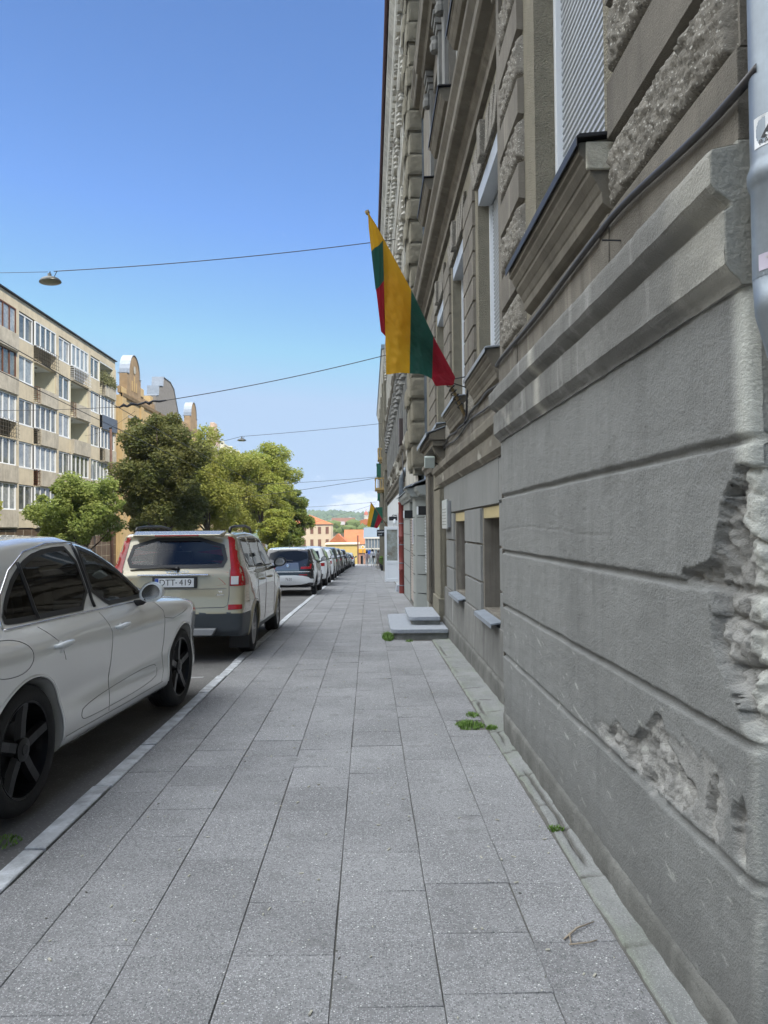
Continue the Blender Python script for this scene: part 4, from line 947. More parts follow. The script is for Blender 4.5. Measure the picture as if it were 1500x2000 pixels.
def wheel(root, x, y, z, R, sg, rimR, m_rim, style, w=.26, name='wheel'):
    """axis along X; outer face towards sg"""
    t = bpy.data.objects.new(name, None); S.collection.objects.link(t); t.parent = root; t.location = (x, y, z); ORG[t.name] = Vector((0,0,0))
    mb = MB(); xo = 0
    prof = [(rimR-.012, -w+.02), (rimR+.03, -w), (R-.035, -w+.01), (R-.008, -w+.035), (R, -w+.06)]
    for q in range(5):
        a = -w+.07+q*(w-.14)/5; prof += [(R, a+.004), (R-.008, a+.008), (R-.008, a+.014), (R, a+.018), (R, a+(w-.14)/5)]
    prof += [(R-.006, -.045), (R-.02, -.018), (R-.05, -.003), (rimR+.035, .0), (rimR+.012, -.006), (rimR-.005, -.018), (rimR-.012, -.05)]
    mb.lathe(prof, (0,0,0), (sg, 0, 0), 56); mb.build('tyre', MT['tyre'], t, smooth=True)
    mb = MB(); mb.lathe([(rimR+.004, -.022), (rimR-.004, -.012), (rimR-.014, -.016), (rimR-.02, -.05), (rimR-.05, -.15), (.001, -.155)], (0,0,0), (sg, 0, 0), 48)
    a1 = Vector((0, 1, 0)); a2 = Vector((0, 0, 1))
    def spoke(an, w0, w1, d0, d1, r0=.05, r1=None):
        r1 = r1 or rimR-.012; c, s_ = math.cos(an), math.sin(an); e = a1*c+a2*s_; f = a1*-s_+a2*c
        P = []
        for r_, ww, dd in ((r0, w0, d0), (r0+(r1-r0)*.5, w0*.6+w1*.4, d0*.5+d1*.5-.004), (r1, w1, d1)):
            P.append([Vector((sg*(dd-.03), 0, 0))+e*r_-f*ww, Vector((sg*dd, 0, 0))+e*r_-f*ww*.62, Vector((sg*dd, 0, 0))+e*r_+f*ww*.62, Vector((sg*(dd-.03), 0, 0))+e*r_+f*ww])
        vs = [p for q in P for p in q]; fs = []
        for k in range(2):
            for j in range(3): fs.append((k*4+j, k*4+j+1, k*4+5+j, k*4+4+j))
        mb.add(vs, fs)
    if style == 'five':
        for i in range(5): spoke(i*2*math.pi/5+.3, .045, .042, -.035, -.02)
    elif style == 'ten':
        for i in range(5):
            for dlt in (-.16, .16): spoke(i*2*math.pi/5+dlt, .022, .018, -.035, -.022)
    else:
        for i in range(7): spoke(i*2*math.pi/7, .03, .026, -.035, -.02)
    mb.lathe([(.075, -.05), (.07, -.028), (.035, -.022), (.03, -.018), (.001, -.018)], (0,0,0), (sg, 0, 0), 24)
    mb.build('rim', m_rim, t, smooth=False)
    mb = MB(); mb.lathe([(.16, -.12), (.16, -.10), (.001, -.10)], (0,0,0), (sg, 0, 0), 32); mb.build('brake_disc', MT['rim_silver'] if m_rim == MT['rim_silver'] else MT['trim_black'], t)
    return t
def paint(name, col, metal=.0, rough=.28):
    m = mat(name, col, rough, metal, .5, coat=1.0); t = m.node_tree; b = t.nodes['Principled BSDF']     # painted outside, dark lining inside
    g = t.nodes.new('ShaderNodeNewGeometry'); d = t.nodes.new('ShaderNodeBsdfDiffuse'); d.inputs[0].default_value = (.03,.03,.032,1); x = t.nodes.new('ShaderNodeMixShader'); o = [q for q in t.nodes if q.type == 'OUTPUT_MATERIAL'][0]
    t.links.new(g.outputs['Backfacing'], x.inputs[0]); t.links.new(b.outputs[0], x.inputs[1]); t.links.new(d.outputs[0], x.inputs[2]); t.links.new(x.outputs[0], o.inputs['Surface']); return m
def glassmat(name, tint, gloss=.9):
    m = bpy.data.materials.new(name); m.use_nodes = True; t = m.node_tree; t.nodes.clear(); o = t.nodes.new('ShaderNodeOutputMaterial'); tr = t.nodes.new('ShaderNodeBsdfTransparent'); tr.inputs[0].default_value = (*tint, 1)
    gl = t.nodes.new('ShaderNodeBsdfGlossy'); gl.inputs['Roughness'].default_value = .02; gl.inputs[0].default_value = (gloss,)*3+(1,); fr = t.nodes.new('ShaderNodeFresnel'); fr.inputs[0].default_value = 1.5; x = t.nodes.new('ShaderNodeMixShader')
    t.links.new(fr.outputs[0], x.inputs[0]); t.links.new(tr.outputs[0], x.inputs[1]); t.links.new(gl.outputs[0], x.inputs[2]); t.links.new(x.outputs[0], o.inputs['Surface']); return m
GT = dict(privacy=glassmat('glass_privacy', (.10,.11,.12)), tint=glassmat('glass_tint', (.42,.46,.46)), clear=glassmat('glass_clear', (.70,.75,.74)))
defm('seat_dark', col=(.035,.033,.032), rough=.8); defm('seat_light', col=(.13,.125,.115), rough=.8)
def interior(root, yf, yr, yd, m='seat_light'):
    """seats, dash, steering wheel seen through the glass"""
    def pad(mb, x, y, z, hx, hy, hz, tilt=0.0):
        c, s_ = math.cos(tilt), math.sin(tilt); mb.obox((x, y, z), (1,0,0), (0,c,s_), (0,-s_,c), hx, hy, hz)
    for (y, xs_) in ((yf, (-.37, .37)), (yr-.0, (-.42, .42))):
        for x in xs_:
            mb = MB(); pad(mb, x, y, 1.0, .24, .06, .30, .22); pad(mb, x, y+.28, .72, .24, .26, .07); pad(mb, x, y-.10, 1.40, .13, .045, .085, .15); mb.tube([(x-.05, y-.07, 1.25), (x-.05, y-.09, 1.36)], .008, 5); mb.tube([(x+.05, y-.07, 1.25), (x+.05, y-.09, 1.36)], .008, 5)
            mb.build('seat', MT[m], root, bevel=.03)
    mb = MB(); mb.box(-.80, .80, -.6, yd+.3, .42, .48); mb.build('floor', MT['seat_dark'], root)
    mb = MB(); mb.prism([(yd-.25,.75),(yd-.28,1.02),(yd-.15,1.10),(yd+.35,1.08),(yd+.4,.7)], lambda y, z: (-.74, y, z), lambda y, z: (.74, y, z)); mb.build('dashboard', MT['seat_dark'], root, bevel=.03)
    mb = MB(); mb.tube([(-.37+.185*math.cos(a), yd-.42-.06*math.sin(a), 1.03+.17*math.sin(a)) for a in np.linspace(0, 2*math.pi, 25)], .015, 6); mb.tube([(-.54, yd-.42, 1.03), (-.20, yd-.42, 1.03)], .015, 6); mb.tube([(-.37, yd-.42, 1.03), (-.37, yd-.2, .95)], .03, 6); mb.build('steering_wheel', MT['seat_light'], root, smooth=True)
def car_root(name, x, y, label, group, rz=0.0, dz=0.0, L=2.9):
    sl = math.atan2(zr(y+L)-zr(y), L)
    r = bpy.data.objects.new(name, None); S.collection.objects.link(r); r.location = (x, y, zr(y)-.025+dz); r.rotation_euler = (sl, 0, rz); ORG[r.name] = Vector((0,0,0))
    tag(r, label, 'car', group); return r
GRP = 'cars parked along the kerb'
def arches(c, root, wheels, R, m, r=.012, sides=(1, -1)):
    for sg in sides:
        mb = MB()
        for (y, z) in wheels:
            pts = [(y+math.cos(a)*(R+.006), z+math.sin(a)*(R+.006)) for a in np.linspace(rad(-8), rad(188), 34)]
            c.line('', pts, 'x', None, None, r=r, sg=sg, mb=mb)
        if mb.v: mb.build('wheel_arch', m, root, smooth=True)

# ---- pale silver coupe-like crossover, nearest
cay = Car([(-.93,.42),(-.98,.62),(-.97,.86),(-.90,1.02),(-.84,1.12),(-.70,1.30),(-.52,1.47),(-.36,1.58),(-.05,1.635),(.45,1.675),(.95,1.685),(1.05,1.668),(1.36,1.612),(1.70,1.475),(2.04,1.285),(2.34,1.150),(3.00,1.110),(3.35,1.065),(3.62,.985),(3.78,.86),(3.86,.66),(3.86,.48),(3.78,.34),(3.4,.27),(2.9,.25),(0,.25),(-.6,.28)],
   .965, [(0,.93),(.25,.945),(.33,.985),(.45,.985),(.60,.960),(.75,.982),(.90,1.0),(.98,.992),(1.06,.955),(1.12,.905),(1.17,.88),(1.30,.845),(1.50,.775),(1.62,.72),(1.75,.66)],
   h=.024, crown=.05, k=.06, bumps=[(0,.62,.50,.34,.035),(2.9,.62,.48,.34,.035),(2.95,1.02,.5,.12,.03),(-.1,1.0,.7,.12,.03)])
pw0 = mat('handle_white', (.60,.62,.62), .3, coat=.6)
pc = paint('silver_white_paint', (.76,.765,.75), metal=.35, rough=.24)
root = car_root('parked_car', -2.985, 4.54, 'pale silver crossover with black rims, the nearest car at the left edge', GRP, rz=rad(-3.7), dz=.015, L=2.9)
wc = [(0, .395), (2.9, .395)]
win_r = smooth_poly([(-.14,1.155),(-.04,1.30),(.12,1.43),(.36,1.54),(.66,1.59),(1.02,1.60),(1.06,1.135),(.4,1.138),(-.08,1.14)], 1)
win_f = smooth_poly([(1.09,1.603),(1.20,1.59),(1.44,1.52),(1.74,1.385),(2.01,1.225),(2.10,1.155),(2.02,1.135),(1.12,1.133)], 1)
WSC = [(-.70,1.20),(-.60,1.55),(.60,1.55),(.70,1.20)]
cay.body('body', pc, root, wc, .425, openings=[('x', win_r, 1), ('x', win_f, 1), ('x', win_r, -1), ('x', win_f, -1), ('f', WSC, 1)])
for (y, z) in wc:
    for sg in (1, -1): wheel(root, sg*(.965-.012), y, z, .385, sg, .285, MT['rim_black'], 'five', .27)
arches(cay, root, wc, .425, pc, .010)
for sg in (1, -1):
    cay.glass('side_window', win_r, 'x', GT['privacy'], root, sg); cay.glass('side_window', win_f, 'x', GT['tint'], root, sg)
    outl = [(-.17,1.125),(-.08,1.31),(.09,1.452),(.34,1.562),(.68,1.616),(1.05,1.625),(1.22,1.612),(1.47,1.542),(1.78,1.402),(2.06,1.242),(2.18,1.13)]
    cay.line('window_trim', outl, 'x', MT['chrome'], root, r=.007, sg=sg, off=.001); cay.line('window_trim', [(-.17,1.118),(.3,1.120),(1.2,1.117),(2.18,1.118)], 'x', MT['chrome'], root, r=.007, sg=sg)
    mb = MB()
    for pts in ([(1.055,1.61),(1.09,1.14)], [(.22,1.50),(.26,1.14)]): cay.line('', pts, 'x', None, None, r=.016, sg=sg, mb=mb)
    mb.build('window_pillar', MT['trim_black'], root, smooth=True)
seam = mat('panel_gap', (.10,.10,.10), .8)
mb = MB()
for pts in ([(1.11,1.10),(1.19,.95),(1.21,.7),(1.17,.42),(1.16,.36)], [(.18,1.10),(.33,.98),(.42,.86)], [(2.20,1.10),(2.33,1.0),(2.36,.72),(2.34,.45),(2.30,.36)], [(2.34,.355),(1.5,.345),(.47,.35)],
            [(2.35,.93),(2.55,.905),(2.80,.93),(2.95,.96)], smooth_poly([(-.50,1.06),(-.22,1.08),(-.05,1.03),(-.02,.93),(-.10,.86),(-.30,.86),(-.42,.90)], 2)+[(-.46,1.0)],
            smooth_poly([(2.22,.50),(2.12,.56),(.75,.50),(.68,.42),(.8,.385),(2.12,.40)], 2)): cay.line('', pts, 'x', None, None, r=.0026, sg=1, mb=mb)
mb.build('panel_gaps', seam, root)
def cayhandle(y, z):
    h_, n_ = cay.hit('x', y, z, 1); mb = MB()
    mb.tube([(h_.x+.002, y-.10, z), (h_.x+.035, y-.075, z+.004), (h_.x+.042, y, z+.010), (h_.x+.038, y+.075, z+.012), (h_.x+.004, y+.10, z+.014)], [.012, .020, .022, .017, .009], 10)
    mb.lathe([(.042, .0), (.036, .006), (.001, .008)], (h_.x, y-.01, z-.012), (1, 0, 0), 20); return mb.build('door_handle', pw0, root, smooth=True)
cayhandle(.34, .965); cayhandle(1.36, .965)
# mirror
def mirror(c, root, y, z, m, w=.10, out=.20, sg=1, big=1.0):
    h_, _ = c.hit('x', y, z, sg); x = h_.x
    mb = MB(); mb.tube([(x-sg*.02, y+.02, z-.015), (x+sg*.07, y, z), (x+sg*.11, y-.02, z+.03)], [.03, .025, .022], 10); mb.build('mirror_arm', MT['trim_black'], root, smooth=True)
    mb = MB(); cx = x+sg*(.06+out/2); n = 20
    rings = [(.045, .35), (.03, .75), (.0, .97), (-.04, 1.0), (-.06, .98)]
    b = []
    for (dy, sc) in rings:
        b.append([(cx+math.cos(t)*out*.55*sc*big*(1-.12*math.sin(t)), y+dy+.02, z+.085+math.sin(t)*.085*sc*big+math.cos(t)*.012*sg) for t in np.linspace(0, 2*math.pi, n, endpoint=False)])
    vs = [p for r_ in b for p in r_]; fs = [(k*n+j, k*n+(j+1) % n, (k+1)*n+(j+1) % n, (k+1)*n+j) for k in range(len(rings)-1) for j in range(n)]
    fs.append(tuple(range(n))); mb.add(vs, fs); mb.build('mirror_housing', pw0 if m == pc else m, root, smooth=True)
    mb = MB(); mb.add([(cx+(p[0]-cx)*.80, y-.0375, z+.085+(p[2]-z-.085)*.80) for p in b[-1]], [tuple(range(n))]); mb.build('mirror_glass', MT['chrome'], root)
    mb = MB(); mb.add([(cx+(p[0]-cx)*.98, y-.034, z+.085+(p[2]-z-.085)*.98) for p in b[-1]]+[(cx+(p[0]-cx)*.78, y-.0385, z+.085+(p[2]-z-.085)*.78) for p in b[-1]], [(j, (j+1) % n, n+(j+1) % n, n+j) for j in range(n)]); mb.build('mirror_rim', pw0 if m == pc else m, root)
mirror(cay, root, 1.84, 1.115, pc, out=.185, big=1.0)
cay.glass('windscreen', WSC, 'f', GT['clear'], root, off=.004)
interior(root, .95, .45, 2.2)
cay.patch('headlamp', smooth_poly([(.55,.78),(.60,.95),(.86,.92),(.84,.74)], 1), 'f', MT['lamp_clear'], root, off=.006, st=.08)
cay.patch('headlamp', smooth_poly([(-.55,.78),(-.60,.95),(-.86,.92),(-.84,.74)], 1), 'f', MT['lamp_clear'], root, off=.006, st=.08)
cay.patch('rear_window', [(-.58,1.20),(-.50,1.48),(.50,1.48),(.58,1.20)], 'y', MT['glass_dark'], root, off=.004)

# ---- beige-silver estate with tall red lamps
vol = Car([(-.90,.34),(-.97,.42),(-.99,.66),(-.96,.78),(-.94,.86),(-.91,1.18),(-.87,1.25),(-.70,1.69),(-.72,1.73),(-.66,1.762),(-.3,1.785),(.4,1.81),(1.0,1.80),(1.45,1.745),(1.85,1.595),(2.30,1.28),(2.48,1.16),(2.9,1.10),(3.35,1.03),(3.62,.92),(3.74,.74),(3.76,.5),(3.70,.34),(3.3,.28),(0,.27),(-.6,.30)],
   .95, [(0,.93),(.27,.95),(.5,.985),(.75,.995),(1.0,1.0),(1.12,.99),(1.19,.965),(1.26,.935),(1.45,.885),(1.65,.83),(1.80,.77)], h=.026, endcurve=.06, crown=.045, k=.05, bumps=[(0,.62,.5,.3,.02),(2.86,.62,.5,.3,.02)],
   plan=[(-1.0,.94),(-.85,.975),(-.5,.995),(0,1.0),(2.5,1.0),(3.1,.985),(3.45,.93),(3.7,.80),(3.76,.74)])
pv = paint('beige_silver_paint', (.36,.32,.215), metal=.25, rough=.27)
root = car_root('parked_car', -2.63, 11.02, 'beige silver estate car with tall red tail lamps, second from the camera', GRP, L=2.86)
wv = [(0, .365), (2.86, .365)]
splitv = lambda c: (c[:, 2] < .66)*1 & ((c[:, 1] < -.45) | (c[:, 1] > 3.3) | (c[:, 2] < .36)) | (c[:, 2] < .33)
vw1 = smooth_poly([(-.34,1.26),(-.46,1.65),(-.34,1.67),(.16,1.69),(.22,1.25)], 1); vw2 = [(.30,1.25),(.26,1.695),(1.02,1.695),(1.08,1.24)]; vw3 = smooth_poly([(1.16,1.24),(1.12,1.69),(1.38,1.67),(1.78,1.53),(2.14,1.29),(2.18,1.235)], 1)
VR = smooth_poly([(-.715,1.275),(-.60,1.685),(.60,1.685),(.715,1.275),(.4,1.262),(-.4,1.262)], 1); VF = [(-.72,1.24),(-.62,1.66),(.62,1.66),(.72,1.24)]
vol.body('body', [pv, mat('bumper_plastic', (.045,.055,.065), .5, var=.2)], root, wv, .40, split=splitv, openings=[('x', w_, s_) for w_ in (vw1, vw2, vw3) for s_ in (1, -1)]+[('y', VR, 1), ('f', VF, 1)])
for (y, z) in wv:
    for sg in (1, -1): wheel(root, sg*.935, y, z, .365, sg, .245, MT['rim_silver'], 'ten', .24)
arches(vol, root, wv, .405, pv, .022)
for sg in (1, -1):
    for w_ in (vw1, vw2, vw3): vol.glass('side_window', w_, 'x', GT['tint'], root, sg, bw=.022)
    vol.line('window_trim', [(-.37,1.225),(-.50,1.68),(-.34,1.70),(.6,1.722),(1.2,1.722),(1.42,1.695),(1.82,1.555),(2.20,1.29),(2.26,1.215)], 'x', MT['chrome'], root, r=.006, sg=sg); vol.line('window_trim', [(-.37,1.225),(1.0,1.220),(2.26,1.215)], 'x', MT['chrome'], root, r=.006, sg=sg)
    # tail lamp: column up the pillar + wide lower cluster (side view part and rear view part)
    vol.patch('tail_lamp', [(-.99,1.02),(-.58,1.03),(-.56,1.18),(-.62,1.25),(-.78,1.29),(-.66,1.74),(-.90,1.74),(-1.0,1.30)], 'x', MT['lamp_red'], root, sg, .006, .04)
    rr_ = [(.80,.80),(.97,.80),(.97,1.10),(.83,1.20),(.74,1.64),(.80,1.66),(.655,1.665),(.715,1.16),(.745,1.02)]
    rr_ = [(.735,1.02),(.99,1.02),(.99,1.26),(.91,1.32),(.80,1.735),(.665,1.735),(.735,1.27)]
    vol.patch('tail_lamp', [(sg*a, b) for a, b in rr_], 'y', MT['lamp_red'], root, 1, .007, .04)
    vol.patch('reversing_lamp', [(sg*a, b) for a, b in [(.75,1.04),(.85,1.04),(.85,1.15),(.75,1.15)]], 'y', MT['lamp_clear'], root, 1, .013, .04)
    vol.patch('reflector', [(sg*a, b) for a, b in [(.72,.70),(.99,.71),(.99,.77),(.72,.77)]], 'y', MT['lamp_red'], root, 1, .007, .04)
    mb = MB(); zt = 1.765; xr = sg*.66
    mb.tube([(xr, -.50, zt), (xr, -.44, zt+.055), (xr, -.1, zt+.085), (xr, .8, zt+.115), (xr, 1.25, zt+.09), (xr, 1.36, zt+.03)], [.024, .022, .02, .02, .022, .024], 8); mb.build('roof_rail', MT['trim_black'], root, smooth=True)
    mb = MB(); mb.box(sg*.78-.14, sg*.78+.14, -.42, -.40, .12, .40); mb.build('mud_flap', MT['trim_black'], root, bevel=.01)
vol.glass('rear_window', VR, 'y', GT['tint'], root, 1, .005, bw=.05)
mb = MB(); mb.hexa([(-.60,-.80,1.685),(.60,-.80,1.685),(.64,-.60,1.70),(-.64,-.60,1.70)], [(-.60,-.83,1.72),(.60,-.83,1.72),(.64,-.60,1.78),(-.64,-.60,1.78)]); mb.build('spoiler', pv, root, bevel=.015)
mb = MB(); mb.box(-.30,.30,-.838,-.815,1.70,1.72); mb.build('high_brake_lamp', MT['lamp_red'], root, bevel=.005)
mb = MB(); mb.tube([(.02,-.90,1.255),(-.2,-.895,1.275),(-.62,-.86,1.245)], [.018,.014,.008], 8); mb.lathe([(.035,0),(.03,.03),(.001,.035)], (.02,-.88,1.255), (0,-1,0), 16); mb.build('wiper', MT['trim_black'], root, smooth=True)
mb = MB(); mb.box(-.50,.46,-.955,-.91,1.165,1.187); mb.build('chrome_strip', MT['chrome'], root, bevel=.006)
mb = MB(); mb.box(-.30,.30,-.945,-.915,.995,1.15); mb.build('plate_recess', MT['trim_black'], root, bevel=.004)
pl = bpy.data.objects.new('number_plate', None); S.collection.objects.link(pl); pl.parent = root; ORG[pl.name] = Vector((0,0,0))
mb = MB(); mb.box(-.262,.262,-.956,-.946,1.012,1.13); mb.build('plate', MT['plate_white'], pl, bevel=.003)
mb = MB(); mb.box(-.26,-.212,-.9572,-.9562,1.014,1.128); mb.build('country_band', MT['plate_blue'], pl)
RX = Matrix.Rotation(math.pi/2, 4, 'X')
text3('DTT', .118, .0006, 'plate_text', MT['ink'], pl, Matrix.Translation((-.095,-.9575,1.071)) @ RX, sx=.95); text3('419', .118, .0006, 'plate_text', MT['ink'], pl, Matrix.Translation((.148,-.9575,1.071)) @ RX, sx=.95)
mb = MB(); mb.lathe([(.011, 0), (.001, .001)], (.025,-.9570,1.071), (0,-1,0), 12); mb.build('plate_seal', MT['galvanised'], pl)
text3('VOLVO', .05, .003, 'badge_letters', MT['chrome'], root, Matrix.Translation((.03,-.925,1.215)) @ Matrix.Rotation(rad(84), 4, 'X'), sx=1.9)
text3('V8', .03, .002, 'badge_letters', MT['chrome'], root, Matrix.Translation((.62,-.955,.945)) @ RX, sx=1.5); text3('AWD', .03, .002, 'badge_letters', MT['chrome'], root, Matrix.Translation((.62,-.957,.900)) @ RX, sx=1.4)
mb = MB(); vol.line('', [(-.69,.985),(.0,.98),(.69,.985)], 'y', None, None, r=.004, mb=mb, off=-.0); vol.line('', [(.725,1.24),(.725,.9),(.71,.76),(.66,.735),(0,.73),(-.66,.735),(-.71,.76),(-.725,.9),(-.725,1.24)], 'y', None, None, r=.005, mb=mb)
for pts in ([(.26,1.14),(.28,.9),(.44,.62)], [(1.12,1.14),(1.14,.8),(1.12,.40)], [(2.2,1.14),(2.22,.8),(2.18,.42)], [(-.6,.80),(-.5,.79)]): vol.line('', pts, 'x', None, None, r=.0045, mb=mb)
mb.build('panel_gaps', seam, root)
mb = MB(); mb.hexa([(-.52,-1.045,.365),(.52,-1.045,.365),(.52,-.9,.35),(-.52,-.9,.35)], [(-.58,-1.03,.455),(.58,-1.03,.455),(.58,-.9,.47),(-.58,-.9,.47)]); mb.build('skid_plate', mat('skid_silver', (.20,.205,.21), .45, .3), root, bevel=.012)
for y, z in ((.72,1.05),(1.60,1.05)):
    h_, _ = vol.hit('x', y, z, 1); mb = MB(); mb.tube([(h_.x, y-.1, z), (h_.x+.035, y-.07, z+.004), (h_.x+.035, y+.07, z+.006), (h_.x, y+.1, z+.006)], .016, 8); mb.build('door_handle', pv, root, smooth=True)
mirror(vol, root, 2.00, 1.20, MT['trim_black'], out=.2); 
vol.glass('windscreen', VF, 'f', GT['clear'], root, off=.004)
interior(root, 1.15, .25, 2.15)

# ---- small white electric hatchback with black tailgate
ev = Car([(-.62,.30),(-.68,.42),(-.67,.62),(-.64,.85),(-.58,1.02),(-.40,1.44),(-.34,1.52),(-.05,1.565),(.6,1.585),(1.3,1.56),(1.8,1.45),(2.3,1.18),(2.55,1.03),(2.95,.92),(3.2,.78),(3.3,.55),(3.26,.32),(2.9,.24),(0,.24)],
   .885, [(0,.92),(.3,.96),(.6,1.0),(.9,.99),(1.05,.96),(1.2,.90),(1.45,.80),(1.6,.74)], h=.03, crown=.05, k=.06, bumps=[(0,.6,.4,.3,.02)])
pw = paint('white_car_paint', (.72,.74,.75), rough=.25); pb = paint('black_car_paint', (.012,.012,.014), rough=.12); pwf = mat('white_panel', (.70,.72,.73), .3, coat=1.0)
root = car_root('parked_car', -2.60, 24.45, 'small white and black electric hatchback parked third from the camera', GRP, L=2.57)
we = [(0, .35), (2.57, .35)]
ev.body('body', [pw, pb], root, we, .38, split=lambda c: (((c[:, 1] < -.30) & (c[:, 2] > .55)) | (c[:, 2] < .42)) & (np.abs(c[:, 2]-1.55) > .06) & (c[:, 2] < 1.49))
for (y, z) in we:
    for sg in (1, -1): wheel(root, sg*.875, y, z, .35, sg, .25, MT['rim_black'], 'ten', .17)
arches(ev, root, we, .385, pb, .012)
for sg in (1, -1):
    ev.patch('side_window', smooth_poly([(-.28,1.12),(-.25,1.42),(.1,1.50),(.8,1.51),(1.3,1.48),(1.75,1.37),(2.2,1.12),(2.2,1.04),(.9,.98),(.5,1.10)], 1), 'x', MT['glass_dark'], root, sg, .004, .08)
    ev.patch('side_panel', [(-.60,.60),(-.42,.40),(-.40,.9),(.3,1.10),(-.42,1.16),(-.56,1.12)], 'x', pwf, root, sg, .008, .06)
    lamp = [(.40,.86),(.74,.86),(.76,1.02),(.70,1.02),(.69,.93),(.42,.93)]
    ev.patch('tail_lamp', [(sg*a, b) for a, b in lamp], 'y', MT['lamp_red'], root, 1, .012, .05)
    ev.patch('reflector', [(sg*a, b) for a, b in [(.36,.655),(.62,.655),(.62,.685),(.36,.685)]], 'y', MT['lamp_red'], root, 1, .012, .05)
ev.patch('rear_window', smooth_poly([(-.66,1.10),(-.56,1.46),(.56,1.46),(.66,1.10)], 1), 'y', MT['glass_dark'], root, 1, .006, .06)
ev.patch('tailgate_panel', [(-.36,.80),(.36,.80),(.33,1.06),(-.60,1.06),(-.55,.84)], 'y', mat('mirror_grey', (.22,.23,.24), .12, .6), root, 1, .006, .06)
ev.patch('lower_bumper', smooth_poly([(-.72,.36),(-.74,.58),(-.4,.66),(.4,.66),(.74,.58),(.72,.42),(.3,.34)], 1), 'y', pwf, root, 1, .014, .06)
mb = MB(); ev.line('', [(-.74,.765),(0,.765),(.74,.765)], 'y', None, None, r=.012, mb=mb, off=.01); mb.build('chrome_strip', MT['chrome'], root, smooth=True)
pl = bpy.data.objects.new('number_plate', None); S.collection.objects.link(pl); pl.parent = root; ORG[pl.name] = Vector((0,0,0))
mb = MB(); mb.box(-.30,.22,-.706,-.698,.47,.59); mb.build('plate', MT['plate_white'], pl, bevel=.003)
text3('7620', .12, .0006, 'plate_text', mat('plate_grey_ink', (.10,.10,.11), .6), pl, Matrix.Translation((.03,-.7072,.53)) @ RX, sx=.9)
mb = MB(); mb.lathe([(.045, 0), (.04, .006), (.001, .01)], (0,-.655,.96), (0,-1,.15), 20); mb.build('round_badge', MT['chrome'], root)
mb = MB(); mb.prism([(-.07,0),(0,.0),(.10,0),(.02,.06),(0,.065)], lambda y, z: (-.015, y-.05, 1.555+z), lambda y, z: (.015, y-.05, 1.555+z)); mb.build('roof_antenna', MT['trim_black'], root, bevel=.004)
mb = MB(); mb.tube([(.15,-.63,1.13),(-.25,-.60,1.15)], [.016,.008], 8); mb.build('wiper', MT['trim_black'], root)
mirror(ev, root, 2.0, 1.08, MT['trim_black'], out=.2)

# ---- generic shapes for the rest of the row
def generic(prof, W_, label, x, y, m, h=.04, wb=2.7, R=.34, rails=True, dark=False, belt=1.03, roofz=1.5, lampy=None):
    c = Car(prof, W_, [(0,.92),(.3,.96),(.6,1.0),(.9,.995),(belt,.965),(belt+.1,.92),(roofz-.1,.80),(roofz+.05,.75)], h=h, crown=.05, k=.06)
    root = car_root('parked_car', x, y, label, GRP, L=wb); wl = [(0, R), (wb, R)]
    c.body('body', m, root, wl, R+.035)
    for (yy, z) in wl:
        for sg in (1, -1): wheel(root, sg*(W_-.01), yy, z, R, sg, R*.68, MT['rim_silver'], 'seven', .22)
    arches(c, root, wl, R+.04, MT['trim_black'], .016, sides=(1,))
    b = belt+.06
    for sg in (1, -1):
        c.patch('side_window', smooth_poly([(-.30,b),(-.22,roofz-.12),(.1,roofz-.07),(1.0,roofz-.05),(1.0,b)], 1), 'x', MT['glass_dark'], root, sg, .004, .1)
        c.patch('side_window', smooth_poly([(1.06,b),(1.06,roofz-.05),(1.4,roofz-.10),(1.8,roofz-.25),(2.15,b+.02)], 1), 'x', MT['glass_dark'], root, sg, .004, .1)
        c.patch('tail_lamp', [(sg*a, q) for a, q in [(W_*.62,.82),(W_*.97,.84),(W_*.97,.98),(W_*.62,.95)]], 'y', MT['lamp_red'], root, 1, .006, .06)
    c.patch('rear_window', [(-W_*.7,b+.02),(-W_*.62,roofz-.12),(W_*.62,roofz-.12),(W_*.7,b+.02)], 'y', MT['glass_dark'], root, 1, .006, .08)
    c.patch('lower_trim', [(-W_*.8,.36),(-W_*.85,.52),(W_*.85,.52),(W_*.8,.36)], 'y', MT['trim_black'], root, 1, .008, .08)
    mb = MB(); h2, _ = c.hit('y', 0, .68); mb.box(-.26,.26,h2.y-.018,h2.y-.006,.62,.73); mb.build('number_plate', MT['plate_white'], root)
    mirror(c, root, 1.95, b, MT['trim_black'], out=.2)
    mb = MB()
    for pts in ([(1.03,b-.03),(1.05,.7),(1.03,.38)], [(2.05,b-.03),(2.06,.7),(2.0,.4)], [(.25,b-.03),(.3,.85),(.42,.66)]): c.line('', pts, 'x', None, None, r=.005, mb=mb)
    mb.build('panel_gaps', seam, root)
    if rails:
        for sg in (1, -1):
            mb = MB(); mb.tube([(sg*W_*.68,-.2,roofz-.02), (sg*W_*.68,.0,roofz+.05), (sg*W_*.68,1.2,roofz+.06), (sg*W_*.68,1.4,roofz)], .018, 6); mb.build('roof_rail', MT['trim_black'], root)
    return root
suv = [(-.75,.32),(-.84,.46),(-.83,.75),(-.78,1.0),(-.58,1.42),(-.50,1.56),(-.2,1.62),(.6,1.655),(1.2,1.63),(1.7,1.48),(2.2,1.18),(2.6,1.06),(3.1,.98),(3.4,.82),(3.48,.55),(3.4,.32),(2.9,.26),(0,.26)]
def scaled(p, sy, sz): return [(a*sy, .3+(q-.3)*sz if q > .3 else q) for a, q in p]
hat = [(-.60,.30),(-.70,.42),(-.69,.70),(-.62,.92),(-.45,1.25),(-.32,1.40),(0,1.45),(.7,1.475),(1.2,1.45),(1.75,1.27),(2.2,1.02),(2.6,.93),(3.1,.84),(3.3,.66),(3.34,.45),(3.25,.26),(0,.2)]
